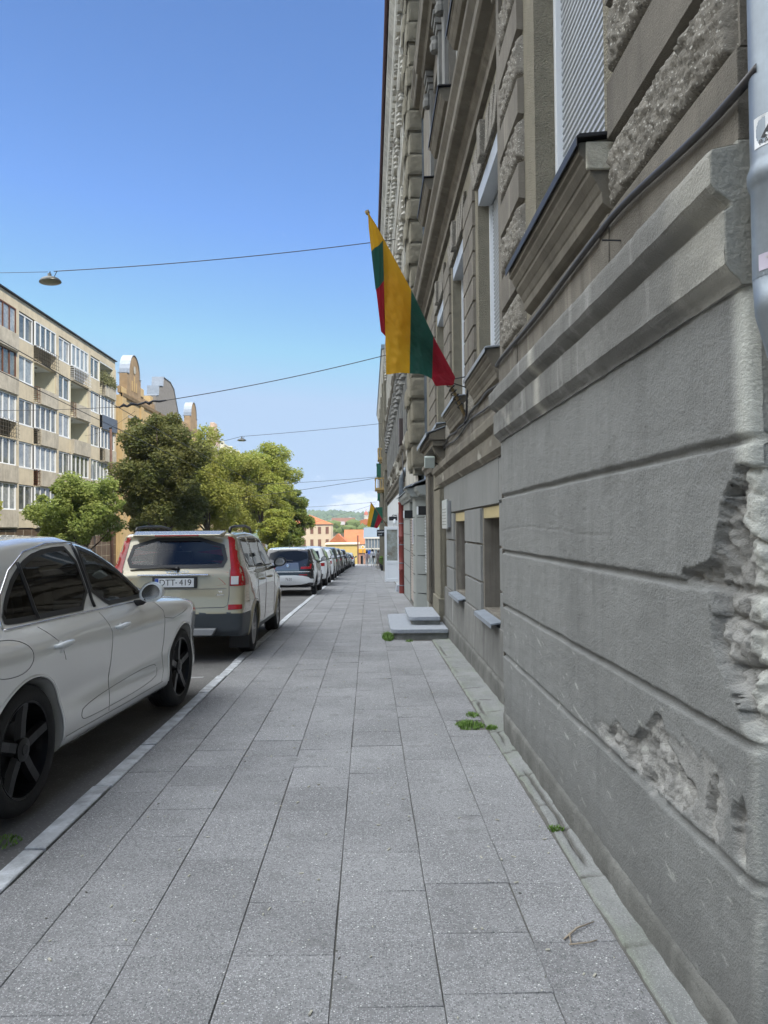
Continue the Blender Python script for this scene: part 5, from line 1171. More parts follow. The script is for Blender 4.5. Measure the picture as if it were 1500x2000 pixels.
pd1 = paint('dark_green_paint', (.035,.045,.040), .3); pd2 = paint('graphite_paint', (.045,.047,.05), .3); pd3 = paint('navy_paint', (.015,.02,.035), .2); ps = paint('silver_paint', (.42,.43,.44), .5)
generic(suv, .92, 'white family SUV parked fourth, directly in front of the electric hatchback', -2.62, 30.6, pw, roofz=1.56, belt=1.05, R=.35)
generic(scaled(suv, .97, .95), .90, 'white compact SUV parked fifth, before the first dark car', -2.60, 36.6, pw, roofz=1.5, R=.34, rails=False)
generic(scaled(suv, 1.0, 1.02), .92, 'dark green SUV parked sixth, first dark car after the white ones', -2.62, 42.2, pd1, roofz=1.58)
generic(suv, .92, 'graphite SUV parked seventh with a tall roofline', -2.60, 47.9, pd2, roofz=1.56)
generic(hat, .86, 'navy hatchback parked eighth between two dark cars', -2.60, 53.5, pd3, belt=.9, roofz=1.39, rails=False, h=.05)
generic(suv, .90, 'black SUV parked ninth in the distant part of the row', -2.60, 59.0, pb, roofz=1.56, h=.05)
generic(hat, .86, 'dark grey hatchback parked tenth near the end of the row', -2.58, 64.6, pd2, belt=.9, roofz=1.39, rails=False, h=.05)
generic(hat, .86, 'silver hatchback near the far end of the parked row', -2.55, 70.0, ps, belt=.9, roofz=1.39, rails=False, h=.05)
generic(hat, .86, 'white hatchback, last of the parked row by the crossing', -2.35, 76.0, pw, belt=.9, roofz=1.39, rails=False, h=.05)
# ================================================================ second building on the right: shop front, quoins, tall weathered facade
YB0, YB1 = 17.0, 46.0
bB = thing('apartment_building', (1.3, 17, -.3), 'tall cream and grey building with lumpy quoins, dark eaves and shop fronts beyond the flag', 'building')
XB = 1.22
# shop front (grey-green) projecting at street level
mb = MB(); mb.box(1.36, 1.6, 16.62, 17.55, -.6, 2.4)
mb.prism([(1.40,17.56),(1.12,17.74),(1.08,17.82),(1.08,18.22),(1.40,18.24)], lambda x, y: (x, y, -.6), lambda x, y: (x, y, 2.38))
mb.box(1.14, 1.5, 20.72, 24.6, -.9, 2.38); mb.box(1.30, 1.5, 18.24, 20.72, 2.05, 2.38)
mb.build('shop_wall', MT['greygreen_paint'], bB, bevel=.006)
mb = MB()
for z in (.05, .50, .95, 1.42, 1.86): mb.prism([(1.125,17.745),(1.076,17.822),(1.076,18.2),(1.35,18.2),(1.35,17.57)], lambda x, y: (x-.002, y-.002, z), lambda x, y: (x-.002, y-.002, z+.014))
for z in (.05, .50, .95, 1.42, 1.86): mb.box(1.136, 1.15, 20.73, 24.58, z, z+.014)
mb.build('shop_joint_lines', MT['black'], bB)
mb = MB(); slats(mb, 1.34, 16.72, 17.52, .55, 1.98, .07, .02); mb.build('window_shutter', [MT['shutter_grey'], MT['black']], bB)
mb = MB(); slats(mb, 1.18, 18.3, 20.68, -.36, 2.02, .075, .022); mb.build('door_shutter', [mat('shutter_tan', (.36,.30,.25), .5, var=.2), MT['black']], bB)
mb = MB(); pc_ = [(1.42, 2.30), (1.0, 2.36), (.97, 2.42), (.93, 2.46), (.90, 2.55), (1.42, 2.62)]
mb.moulding([(x+.16, z) for x, z in pc_], 16.60, 17.6); mb.moulding(pc_, 17.55, 18.35); mb.moulding([(x+.08, z) for x, z in pc_], 18.35, 24.6); mb.build('shop_cornice', MT['greygreen_paint'], bB, bevel=.008)
mb = MB(); mb.hexa([(1.02,16.58,2.60),(1.4,16.58,2.72),(1.4,24.6,2.72),(.92,24.6,2.56)], [(1.02,16.58,2.625),(1.4,16.58,2.745),(1.4,24.6,2.745),(.92,24.6,2.585)]); mb.hexa([(.86,17.5,2.56),(1.3,17.5,2.70),(1.3,18.4,2.70),(.86,18.4,2.56)], [(.86,17.5,2.59),(1.3,17.5,2.76),(1.3,18.4,2.76),(.86,18.4,2.59)]); mb.build('shop_flashing', MT['zinc_sill'], bB)
# main body of the facade
hs_ = []
for k in range(9):
    y = 21.0+k*2.75
    for (z0, z1) in ((4.3, 6.1), (8.2, 10.4), (12.2, 14.4), (15.9, 17.2)): hs_.append((y, y+1.3, z0, z1))
for k in range(6): hs_.append((28.3+k*2.9, 29.6+k*2.9, 0.3, 2.2))
wall_holes(XB, YB0+1.15, YB1, 2.6, 18.4, [h for h in hs_ if h[2] > 3], .22, MT['cream_plaster'], 'upper_wall', bB)
wall_holes(1.17, 24.6, YB1, -1.8, 2.95, [h for h in hs_ if h[2] < 3], .2, MT['white_paint'], 'ground_floor_wall', bB)
mb = MB(); mb.box(1.45, 14, YB0-.08, YB1, -2, 18.6); mb.box(1.30, 1.46, YB0-.08, YB0+1.15, 2.7, 18.4); mb.build('inner_walls', MT['window_glass'], bB)
for i, (y0, y1, z0, z1) in enumerate(hs_):
    xw = XB if z0 > 3 else 1.17; w = sub_empty('window', (xw+.15, (y0+y1)/2, z0), bB)
    mb = MB(); x0, x1 = xw+.12, xw+.17
    mb.box(x0, x1, y0, y0+.07, z0, z1); mb.box(x0, x1, y1-.07, y1, z0, z1); mb.box(x0, x1, (y0+y1)/2-.04, (y0+y1)/2+.04, z0, z1); mb.box(x0, x1, y0+.07, y1-.07, z1-.6, z1-.53); mb.build('frame', MT['white_plastic'], w)
    if z0 > 3:
        mb = MB(); mb.moulding([(xw+.02, z0-.02), (xw-.18, z0-.06), (xw-.16, z0-.16), (xw-.08, z0-.22), (xw-.07, z0-.5), (xw+.02, z0-.55)], y0-.25, y1+.25); mb.build('sill', MT['dirty_moulding' if i % 3 else 'cream_plaster'], w)
        mb = MB()
        for yy in (y0-.16, y1+.16):
            mb.box(xw-.09, xw+.01, yy-.13, yy+.13, z0, z1+.05)
            for q in range(4):
                s_ = .05+.03*random.random(); mb.lathe([(0, -.1), (.08+s_, 0), (.10, .08), (.05, .17), (0, .2)], (xw-.10, yy+random.uniform(-.04, .04), z1+.08+q*.17), n=7)
        mb.moulding([(xw+.02, z1+.55), (xw-.17, z1+.58), (xw-.23, z1+.68), (xw-.25, z1+.78), (xw+.02, z1+.86)], y0-.35, y1+.35)
        if i % 2: mb.prism([(y0-.35, z1+.86), (y1+.35, z1+.86), ((y0+y1)/2, z1+1.25)], lambda y, z: (xw+.02, y, z), lambda y, z: (xw-.20, y, z))
        mb.build('surround', MT['cream_plaster' if i % 4 else 'grey_plaster'], w, bevel=.01)
# quoin pilaster (two lumpy columns)
def lump(y0, y1, x0, x1, z0, z1, amp=.03):
    n = 9; vs = []; fs = []
    us = np.linspace(-1, 1, n); out_ = []
    for (uu_, vv_, face) in [(a, b, f) for f in range(2) for a in us for b in us]:
        k = (1-abs(uu_)**6)*(1-abs(vv_)**6)
        z = (z0+z1)/2+vv_*(z1-z0)/2; e = amp*k*(1+.6*float(fbm(uu_*2+z0*3, vv_*2, y0, o=3)))
        if face == 0: vs.append((x0-e, (y0+y1)/2+uu_*(y1-y0)/2, z))
        else: vs.append(((x0+x1)/2+uu_*(x1-x0)/2, y0-e, z))
    for f in range(2):
        for i in range(n-1):
            for j in range(n-1): b = f*n*n+i*n+j; fs.append((b, b+1, b+n+1, b+n))
    return vs, fs
mb = MB(); z = 3.05; i = 0
while z < 17.5:
    a, b = z, z+.46; ex = .05 if i % 2 else .0
    for (y0, y1, x0, x1) in ((17.05, 17.65, 1.03-ex, 1.42), (18.25, 19.0, 1.02-ex, 1.2)):
        vs, fs = lump(y0-ex*.6, y1, x0, x1, a, b, .035 if i % 2 else .02); mb.add(vs, fs)
        mb.box(x0+.03, x1, y0+.02, y1, a-.05, b+.01)
    z += .52; i += 1
mb.box(1.10, 1.3, 17.6, 18.25, 2.9, 17.5); mb.build('quoins', MT['pebble_plaster'], bB)
def beltB(x, z, s, m, y0=18.9, y1=YB1):
    mb = MB(); mb.moulding([(x+.1, z), (x-.03*s, z), (x-.05*s, z+.14*s), (x-.14*s, z+.18*s), (x-.16*s, z+.32*s), (x-.24*s, z+.38*s), (x-.25*s, z+.46*s), (x+.1, z+.52*s)], y0, y1); mb.build('belt_cornice', MT[m], bB)
beltB(XB, 2.95, .9, 'dirty_moulding', 24.6); beltB(XB, 6.9, 1.0, 'dirty_moulding'); beltB(XB, 11.3, 1.0, 'cream_plaster'); beltB(XB, 14.9, .8, 'dirty_moulding')
mb = MB(); mb.moulding([(XB+.1, 17.3), (XB-.08, 17.3), (XB-.10, 17.6), (XB-.24, 17.8), (XB-.26, 18.05), (XB-.40, 18.25), (XB-.42, 18.42), (XB+.1, 18.5)], YB0+.1, YB1)
for k in range(60): mb.box(XB-.22, XB-.02, 17.5+k*.475, 17.68+k*.475, 17.35, 17.62)
mb.build('eaves_cornice', MT['cream_plaster'], bB)
mb = MB(); mb.box(XB-.5, 14, YB0, YB1, 18.52, 18.66); mb.tube([(XB-.5, YB0+.1, 18.5), (XB-.5, YB1, 18.5)], .07, 8); mb.build('roof', mat('roof_maroon', (.07,.03,.035), .6), bB)
# thin cable with bracket box, brown box on the facade
t = thing('junction_box', (1.1, 24.5, 4.4), 'tall brown metal box fixed to the facade beside the quoins', 'box')
mb = MB(); mb.box(1.02, 1.22, 24.2, 24.9, 4.35, 5.2); mb.build('housing', mat('brown_box', (.07,.05,.045), .5), t, bevel=.01)
mb = MB(); mb.tube([(1.15, 24.4, 4.35), (1.14, 24.3, 3.9), (1.13, 24.1, 3.5), (1.15, 23.9, 3.1)], .025, 8); mb.build('conduit', MT['rubber_cable'], t, smooth=True)
# red drain pipe with galvanised top
t = thing('drain_pipe', (1.15, 24.4, -.5), 'oxide red iron drain pipe with a bright galvanised elbow beside the white shop', 'drain pipe')
mb = MB(); mb.lathe([(.10, -.62), (.105, -.5), (.10, -.45), (.10, .22), (.108, .23), (.108, .27), (.10, .28), (.10, 1.3), (.108, 1.31), (.108, 1.35), (.10, 1.36), (.10, 2.38), (.115, 2.4), (.115, 2.46), (.09, 2.46)], (1.08, 24.35, 0), n=20); mb.build('pipe', MT['red_iron'], t, smooth=True)
mb = MB()
for z in (-.28, .45, 1.05, 1.75): mb.lathe([(.103, z), (.108, z+.005), (.108, z+.025), (.103, z+.03)], (1.08, 24.35, 0), n=20)
mb.build('clamp', MT['galvanised'], t)
mb = MB(); mb.tube([(1.08, 24.35, 2.4), (1.08, 24.35, 3.1), (1.10, 24.32, 3.25), (1.24, 24.1, 3.55)], .085, 16); mb.build('elbow', MT['galvanised'], t, smooth=True)
# boxed shop lamps
for (x0, y, z, lab) in ((1.08, 16.55, 2.0, 'small white and black box lamp over the near shutter'), (.86, 18.35, 1.95, 'small white and black box lamp over the far shutter beside the red pipe')):
    t = thing('shop_lamp', (x0+.1, y, z), lab, 'lamp')
    mb = MB(); mb.box(x0+.03, x0+.28, y, y+.14, z-.10, z+.10); mb.build('housing', MT['trim_black'] if 'trim_black' in MT else MT['black'], t, bevel=.006)
    mb = MB(); mb.box(x0-.0, x0+.03, y+.0, y+.14, z-.09, z+.09); mb.build('lens', MT['white_plastic'], t, bevel=.004)
# notice panel on the shop pilaster
t = thing('notice_board', (1.07, 17.9, 1.2), 'narrow framed notice with faded colours on the grey-green pillar', 'notice')
mb = MB(); mb.box(1.060, 1.074, 17.86, 18.16, 1.22, 1.84); mb.build('frame', MT['white_plastic'], t)
mb = MB(); mb.box(1.055, 1.060, 17.885, 18.135, 1.25, 1.81); mb.build('poster', mat('poster_pale', (.50,.42,.44), .6, var=.6, vscale=14, col2=(.25,.22,.3)), t)
# open white plastic door leaf
t = thing('open_door', (.6, 28.6, -.5), 'open white plastic glazed door swung out over the pavement', 'door')
x0, x1, yd, z0, z1 = .60, 1.165, 28.5, -.44, 1.67
mb = MB(); mb.box(x0, x0+.09, yd, yd+.06, z0, z1); mb.box(x1-.07, x1, yd, yd+.06, z0, z1); mb.box(x0+.09, x1-.07, yd, yd+.06, z1-.12, z1); mb.box(x0+.09, x1-.07, yd, yd+.06, z0, z0+.12); mb.box(x0+.09, x1-.07, yd, yd+.06, z0+.68, z0+.80); mb.build('frame', MT['white_plastic'], t, bevel=.006)
mb = MB(); mb.box(x0+.09, x1-.07, yd+.02, yd+.04, z0+.12, z0+.68); mb.build('panel', MT['white_plastic'], t)
mb = MB(); mb.box(x0+.09, x1-.07, yd+.025, yd+.035, z0+.80, z1-.12); mb.build('pane', mat('door_glass', (.36,.40,.38), .08, var=.5, vscale=5, col2=(.2,.19,.15)), t)
mb = MB(); mb.tube([(x0+.05, yd-.01, z0+1.0), (x0+.05, yd-.05, z0+1.0), (x0+.15, yd-.05, z0+1.0)], .012); mb.build('handle', MT['steel'], t)
mb = MB(); mb.hexa([(.90, 25.3, -.62), (1.16, 25.3, -.62), (1.16, 26.3, -.62), (.90, 26.3, -.62)], [(.95, 25.35, -.35), (1.16, 25.35, -.28), (1.16, 26.25, -.28), (.95, 26.25, -.35)])
tag(mb.build('shop_step', MT['granite_step']), 'pale concrete step block at the white shop beside the red pipe', 'step')
# projecting shop sign
t = thing('shop_sign', (.7, 33, 1.2), 'small black projecting sign with white lettering above the open door', 'sign')
mb = MB(); mb.box(.36, .70, 32.98, 33.06, 1.24, 1.54); mb.build('board', MT['black'], t, bevel=.006)
mb = MB(); mb.tube([(.70, 33.02, 1.5), (1.2, 33.02, 1.55)], .014); mb.build('bracket', MT['dark_metal'], t)
for k, tx in enumerate(('FORREY', 'LIVE')): text3(tx, .09, .002, 'lettering', MT['white_plastic'], t, Matrix.Translation((.53 if k == 0 else .505, 32.975, 1.44-k*.12)) @ Matrix.Rotation(math.pi/2, 4, 'X'), sx=.95)
t = thing('wall_lantern', (.9, 31, 1.9), 'black wall lantern with a white shade above the open door', 'lamp')
mb = MB(); mb.tube([(1.2, 30.5, 2.1), (1.0, 30.5, 2.15), (.9, 30.5, 2.0)], .015); mb.box(.84, 1.2, 30.45, 30.6, 1.92, 2.08); mb.build('bracket', MT['dark_metal'], t)
mb = MB(); mb.lathe([(.03, .1), (.07, 0), (.075, -.12), (.0, -.13)], (1.06, 30.4, 1.88), n=12); mb.build('shade', MT['white_plastic'], t, smooth=True)
# third building with balconies ------------------------------------------------
bC = thing('apartment_building', (1.3, 46, -1.2), 'distant stone building with lower roof and coloured balconies, last of the right row', 'building')
wall_holes(1.25, 46.0, 74.0, -3, 12.4, [(47.5+2.8*k, 48.7+2.8*k, z, z+1.9) for k in range(9) for z in (-.6, 2.6, 5.8, 9.0)], .2, MT['grey_plaster'], 'wall', bC)
mb = MB(); mb.box(1.46, 14, 46.02, 74, -4, 12.4); mb.build('inner_walls', MT['window_glass'], bC)
mb = MB(); mb.moulding([(1.3, 12.0), (1.1, 12.05), (.98, 12.4), (.92, 12.7), (1.3, 12.8)], 46.01, 74); mb.build('eaves_cornice', MT['cream_plaster'], bC)
mb = MB(); mb.box(.86, 14, 46, 74, 12.81, 13.05); mb.build('roof', mat('roof_blue', (.22,.29,.36), .5, .3), bC)
mb = MB()
for k in range(5): mb.box(1.0, 1.26, 47.0+k*5.6, 47.6+k*5.6, -3, 11.9)
for z in (2.0, 5.2, 8.4): mb.box(1.05, 1.26, 46.02, 74, z, z+.3)
mb.build('pilasters', MT['pebble_plaster'], bC, bevel=.02)
def balcony(lab, y, z, x0, m, h=.8, kind=0):
    t = sub_empty('balcony', (1.2, y, z), bC, lab)
    mb = MB(); mb.box(x0, 1.24, y, y+2.2, z, z+.16); mb.box(x0+.15, 1.24, y+.1, y+2.1, z-.12, z); mb.build('slab', m, t, bevel=.01)
    mb = MB()
    if kind: mb.box(x0+.02, x0+.06, y, y+2.2, z+.16, z+h); mb.box(x0+.06, 1.24, y, y+.04, z+.16, z+h); mb.box(x0-.01, 1.24, y-.02, y+2.2, z+h, z+h+.05)
    else:
        for k in range(12): mb.tube([(x0+.04, y+.05+k*.19, z+.16), (x0+.04, y+.05+k*.19, z+h)], .03, 6)
        for k in range(5): mb.tube([(x0+.04+k*.17, y+.04, z+.16), (x0+.04+k*.17, y+.04, z+h)], .03, 6)
        mb.box(x0-.01, 1.24, y-.01, y+.09, z+h, z+h+.10); mb.box(x0-.01, x0+.09, y+.09, y+2.2, z+h, z+h+.10)
    mb.build('railing', m, t)
yel = mat('balcony_ochre', (.52,.36,.14), .7, var=.2); grn = mat('balcony_green', (.02,.16,.10), .5, var=.3, vscale=6)
balcony('ochre balustrade balcony, highest', 55.0, 6.7, .72, yel, .75); balcony('green panelled balcony below the highest', 59.0, 5.7, .66, grn, 1.0, 1)
balcony('ochre balustrade balcony, lower', 50.5, 4.2, .45, yel, .75); balcony('small green balcony', 66.0, 4.1, .80, grn, .8, 1); balcony('green panelled balcony, lowest', 53.0, 2.1, .50, grn, .95, 1)
t = thing('cafe_board', (.95, 62, -1.7), 'pale blue folding board on the pavement beside the open door', 'sign')
mb = MB(); mb.hexa([(.80, 38.0, -.98), (1.05, 38.0, -.98), (1.05, 38.35, -.98), (.80, 38.35, -.98)], [(.82, 38.15, -.05), (1.03, 38.15, -.05), (1.03, 38.2, -.05), (.82, 38.2, -.05)]); mb.build('board', mat('board_blue', (.35,.50,.52), .5), t, bevel=.01)
mb = MB(); mb.box(.78, 1.07, 37.95, 38.4, -1.0, -.97); mb.build('foot', MT['white_plastic'], t)
for (y, x, s) in ((54.0, 1.0, .24), (62.0, 1.05, .24)):
    t = thing('planter', (x, y, zr(y)), 'dark planter with a bushy green plant %s' % ('nearer the open door' if y < 58 else 'farther down the pavement by the last building'), 'planter', 'planters outside the cafe')
    mb = MB(); mb.lathe([(.001, 0), (.16, 0), (.2, .4), (.18, .4), (.001, .36)], (x, y, zr(y)), n=16); mb.build('pot', MT['dark_metal'], t)
    vs, fs = [], []
    for i in range(500):
        d = Vector((random.gauss(0, 1), random.gauss(0, 1), random.gauss(0, 1))).normalized()*s*random.random()**.4; p = Vector((x, y, zr(y)+.75))+Vector((d.x, d.y, d.z*1.4)); a = Vector((random.gauss(0,1), random.gauss(0,1), random.gauss(0,1))).normalized()*.04; b_ = a.orthogonal(); k = len(vs)
        vs += [tuple(p-a), tuple(p-b_*.6), tuple(p+a), tuple(p+b_*.6)]; fs.append((k, k+1, k+2, k+3))
    mb = MB(); mb.add(vs, fs); mb.build('foliage', MT['grass'], t)
# ================================================================ left side of the street
XL = -22.0
defm('panel_concrete', col=(.58,.52,.40), rough=.9, var=.16, vscale=1.2, bump=.4, bscale=30, stain=.35, streak=.3, spec=.2)
defm('parapet_concrete', col=(.52,.485,.41), rough=.92, var=.3, vscale=1.6, bump=.4, bscale=25, stain=.4, streak=.55, spec=.2)
defm('loggia_cream', col=(.62,.60,.48), rough=.8, var=.08)
defm('curtain_glass', col=(.17,.20,.24), rough=.06, spec=.9, var=.6, vscale=.8, col2=(.42,.44,.44))
defm('curtain_glass_dark', col=(.05,.06,.07), rough=.06, spec=.9, var=.5, vscale=1.1, col2=(.20,.21,.20))
defm('wood_brown', col=(.16,.06,.03), rough=.6, var=.3, vscale=4)
defm('tile_brown', col=(.12,.08,.05), rough=.5, var=.3, vscale=3)
bL = thing('panel_apartment_block', (XL, 46, -1.2), 'five storey beige concrete apartment block with loggias and white window frames on the left', 'building')
def gwin(name, parent, y0, y1, z0, z1, x, n, fm, gm, fw_=.07, d=.10):
    w = sub_empty(name, (x, (y0+y1)/2, z0), parent); mb = MB()
    mb.box(x-d, x, y0, y0+fw_, z0, z1); mb.box(x-d, x, y1-fw_, y1, z0, z1); mb.box(x-d, x, y0+fw_, y1-fw_, z0, z0+fw_); mb.box(x-d, x, y0+fw_, y1-fw_, z1-fw_, z1)
    for k in range(1, n): yy = y0+(y1-y0)*k/n; mb.box(x-d, x-.004, yy-fw_*.6, yy+fw_*.6, z0+fw_, z1-fw_)
    mb.build('frame', fm, w)
    mb = MB(); mb.add([(x-.06, y0+.02, z0+.02), (x-.06, y1-.02, z0+.02), (x-.06, y1-.02, z1-.02), (x-.06, y0+.02, z1-.02)], [(0,1,2,3)]); mb.build('pane', gm, w)
    mb = MB(); mb.box(x-.02, x+.07, y0-.03, y1+.03, z0-.05, z0-.005); mb.build('sill', MT['white_plastic'], w)
    return w
def railing(y0, y1, z0, z1, x, parent, m):
    t = sub_empty('balcony_railing', (x, y0, z0), parent); mb = MB()
    for k in range(int((y1-y0)/.32)+1): mb.box(x-.01, x+.01, y0+k*.32, y0+k*.32+.02, z0, z1)
    for k in range(5): mb.box(x+.012, x+.03, y0, y1, z0+(z1-z0)*k/4-.012, z0+(z1-z0)*k/4+.012)
    for k in range(8): mb.box(x-.30, x-.01, y0-.02, y0+.02, z0+(z1-z0)*k/7-.015, z0+(z1-z0)*k/7+.015)
    mb.build('bars', m, t)
TOPS = [15.5, 12.78, 10.04, 7.30, 4.56]
bays = [(34.9, 40.6), (41.0, 46.6), (47.0, 52.5), (53.0, 58.55), (59.05, 64.45)]
# code per bay and storey: G fully glazed, O open loggia; parapet: c concrete, r rail, m mixed, b blue panel ; B brown wooden
plan = {0: ['Gc', 'Om', 'Gc', 'Gc', 'Gc'], 1: ['Bc', 'Bc', 'Gr', 'Gc', 'Gc'], 2: ['Gr', 'Om', 'Gm', 'Gm', 'Gc'], 3: ['Gr', 'Om', 'Oc', 'Gc', 'Gc'], 4: ['Op', 'Gb', 'Gm', 'Fc', 'Gc']}
mb = MB(); wall = mb
for bi, (y0, y1) in enumerate(bays):
    ys = y0+(y1-y0)*.40
    for fi, T in enumerate(TOPS):
        B = T-1.62; code = plan[bi][fi]
        # spandrel below window across the bay (left part flush)
        wall.box(XL-.25, XL, y0, ys, B-1.10, B)
        gm = MT['curtain_glass' if (bi+fi) % 2 else 'curtain_glass_dark']
        fm = MT['wood_brown'] if code[0] == 'B' else MT['white_plastic']
        if code[0] == 'F': gwin('window', bL, y0+.05, y1-.4, B, T, XL-.06, 6, fm, gm)
        else:
            gwin('window', bL, y0+.05, ys-.03, B, T, XL-.06, 2, fm, gm)
            if code[0] in 'GB': gwin('loggia_window', bL, ys+.03, y1-.05, B, T, XL+.10, 4, fm, gm)
            else:
                t = sub_empty('loggia', (XL-1.3, (ys+y1)/2, B), bL); m2 = MB()
                m2.box(XL-1.35, XL-1.30, ys, y1, B-.95, T+.02); m2.box(XL-1.30, XL-.0, y1-.06, y1, B-.95, T+.02); m2.box(XL-1.30, XL, ys, ys+.06, B-.95, T+.02); m2.build('side_walls', MT['loggia_cream'], t)
                m2 = MB(); m2.box(XL-1.30, XL, ys+.06, y1-.06, T-.03, T+.06); m2.box(XL-1.3, XL, ys+.06, y1-.06, B-1.1, B-.98); m2.build('ceiling', MT['white_paint'], t)
                m2 = MB(); m2.lathe([(.001, -.06), (.09, -.05), (.09, 0)], (XL-.6, (ys+y1)/2, T-.03), n=12); m2.build('ceiling_lamp', MT['tile_brown'], t)
        pk = code[1]; z0, z1 = B-1.08, B-.02
        if pk in 'cmp':
            m2 = MB(); a = ys+.55 if pk in 'mp' else ys+.02
            m2.box(XL+.18, XL+.28, a, y1-.02, z0, z1); m2.box(XL-.0, XL+.18, a, a+.08, z0, z1); m2.build('parapet_panel', MT['parapet_concrete'], bL, bevel=.01)
            if pk in 'mp': railing(ys+.02, ys+.5, z0+.05, z1, XL+.24, bL, MT['wood_brown' if fi % 2 else 'dirty_moulding'])
        elif pk == 'r': railing(ys, y1, z0+.05, z1, XL+.30, bL, MT['white_plastic'] if bi == 3 else MT['dirty_moulding'])
        elif pk == 'b':
            m2 = MB(); m2.box(XL+.18, XL+.28, ys+.02, y1+.25, z0-.1, z1); m2.build('parapet_panel', mat('panel_slate', (.09,.11,.15), .5), bL, bevel=.01)
        wall.box(XL-.2, XL+.18, ys, y1, B-1.14, B-1.08)
    # columns
for (a, b) in [(40.6, 41.0), (46.6, 47.0), (52.5, 53.0), (58.55, 59.05), (64.45, 64.95), (34.5, 34.9)]: wall.box(XL-.3, XL+.07, a, b, 1.8, 15.58)
wall.box(XL-.3, XL+.0, 34.5, 64.95, 15.58, 16.30); wall.box(XL-10, XL-.3, 64.6, 64.95, -3, 16.3)
mb.build('wall', MT['panel_concrete'], bL)
mb = MB(); mb.box(XL-11, XL-1.36, 34.5, 64.6, -3, 16.28); mb.build('inner_walls', MT['panel_concrete'], bL)
mb = MB(); mb.box(XL-1.36, XL-.26, 34.5, 64.6, 1.7, 1.84); mb.box(XL-.5, XL+.05, 34.5, 64.94, -2.5, 1.72); mb.build('ground_floor', MT['tile_brown'], bL)
mb = MB(); mb.box(XL-11.2, XL+.16, 34.3, 65.05, 16.32, 16.39); mb.build('roof', MT['dark_metal'], bL)
mb = MB()
for k in range(26): mb.box(XL+.055, XL+.06, 35+k*1.15, 35.03+k*1.15, -2, 1.7)
for z in (-.5, .4, 1.2): mb.box(XL+.055, XL+.061, 34.6, 64.8, z, z+.03)
mb.build('tile_joints', MT['parapet_concrete'], bL)
mb = MB(); mb.box(XL+.06, XL+1.1, 45.5, 52.5, .72, .95); mb.build('awning', mat('awning_green', (.02,.10,.05), .5), bL, bevel=.02)
mb = MB(); mb.box(XL+.06, XL+.12, 46, 52, -1.6, .6); mb.build('shop_window', MT['glass_dark'], bL)
mb = MB(); mb.tube([(XL-2, 60.5, 16.4), (XL-2, 60.5, 17.6)], .02, 5); mb.build('aerial', MT['dark_metal'], bL)
# plants on the top loggia
vs, fs = [], []
for i in range(1500):
    p = Vector((XL+random.uniform(-.2, .45), random.uniform(61.3, 64.2), 13.8+random.uniform(-.2, 1.1)*random.random()**.6)); a = Vector((random.gauss(0,1), random.gauss(0,1), random.gauss(0,1))).normalized()*.07; b_ = a.orthogonal(); k = len(vs)
    vs += [tuple(p-a), tuple(p-b_*.6), tuple(p+a), tuple(p+b_*.6)]; fs.append((k, k+1, k+2, k+3))
mb = MB(); mb.add(vs, fs); mb.build('balcony_plants', mat('dry_leaf', (.16,.17,.07), .8, var=.5, vscale=3), bL)
# ochre building with shaped gables ------------------------------------------------
defm('ochre_plaster', col=(.54,.40,.21), rough=.9, var=.15, vscale=.6, bump=.3, bscale=20, stain=.3, streak=.3)
defm('bare_plaster', col=(.38,.27,.16), rough=.9, var=.3, vscale=1.2, bump=.3, stain=.3)
bO = thing('gabled_building', (XL, 66, -2), 'ochre yellow building with tall rounded gables beside the concrete block', 'building')
XO = -21.6
hs2 = [(67.2+3.3*k, 68.5+3.3*k, z, z+2.1) for k in range(9) for z in (2.0, 5.8, 9.6)]
wall_holes(XO, 65.2, 96.5, -4, 13.6, hs2, .2, MT['ochre_plaster'], 'wall', bO)
mb = MB(); mb.box(XO-10, XO-.22, 65.2, 96.5, -4, 13.4); mb.build('inner_walls', MT['curtain_glass_dark'], bO)
mb = MB(); mb.box(XO-10, XO, 65.16, 65.19, -4, 13.5); mb.box(XO-.05, XO+.14, 65.2, 66.3, -4, 14.2); mb.box(XO-.05, XO+.14, 70.6, 71.5, -4, 13.6); mb.box(XO-.05, XO+.14, 79.4, 80.4, -4, 13.6); mb.build('pilasters', MT['ochre_plaster'], bO, bevel=.02)
for (a, b, c, d) in hs2:
    w = sub_empty('window', (XO-.1, (a+b)/2, c), bO); mb = MB(); x0, x1 = XO-.16, XO-.10
    mb.box(x0, x1, a, a+.08, c, d); mb.box(x0, x1, b-.08, b, c, d); mb.box(x0, x1, (a+b)/2-.05, (a+b)/2+.05, c, d); mb.box(x0, x1, a+.08, b-.08, d-.7, d-.62); mb.build('frame', MT['white_plastic'], w)
    mb = MB(); mb.box(XO, XO+.08, a-.15, b+.15, d+.05, d+.3); mb.box(XO, XO+.1, a-.12, b+.12, c-.15, c-.02); mb.build('surround', MT['cream_plaster'], w)
mb = MB(); mb.moulding([(XO-.05, 13.3), (XO+.2, 13.4), (XO+.3, 13.65), (XO-.05, 13.7)], 65.2, 96.5); mb.box(XO-.3, XO, 65.2, 96.5, 13.71, 14.3); mb.build('eaves', MT['bare_plaster'], bO)
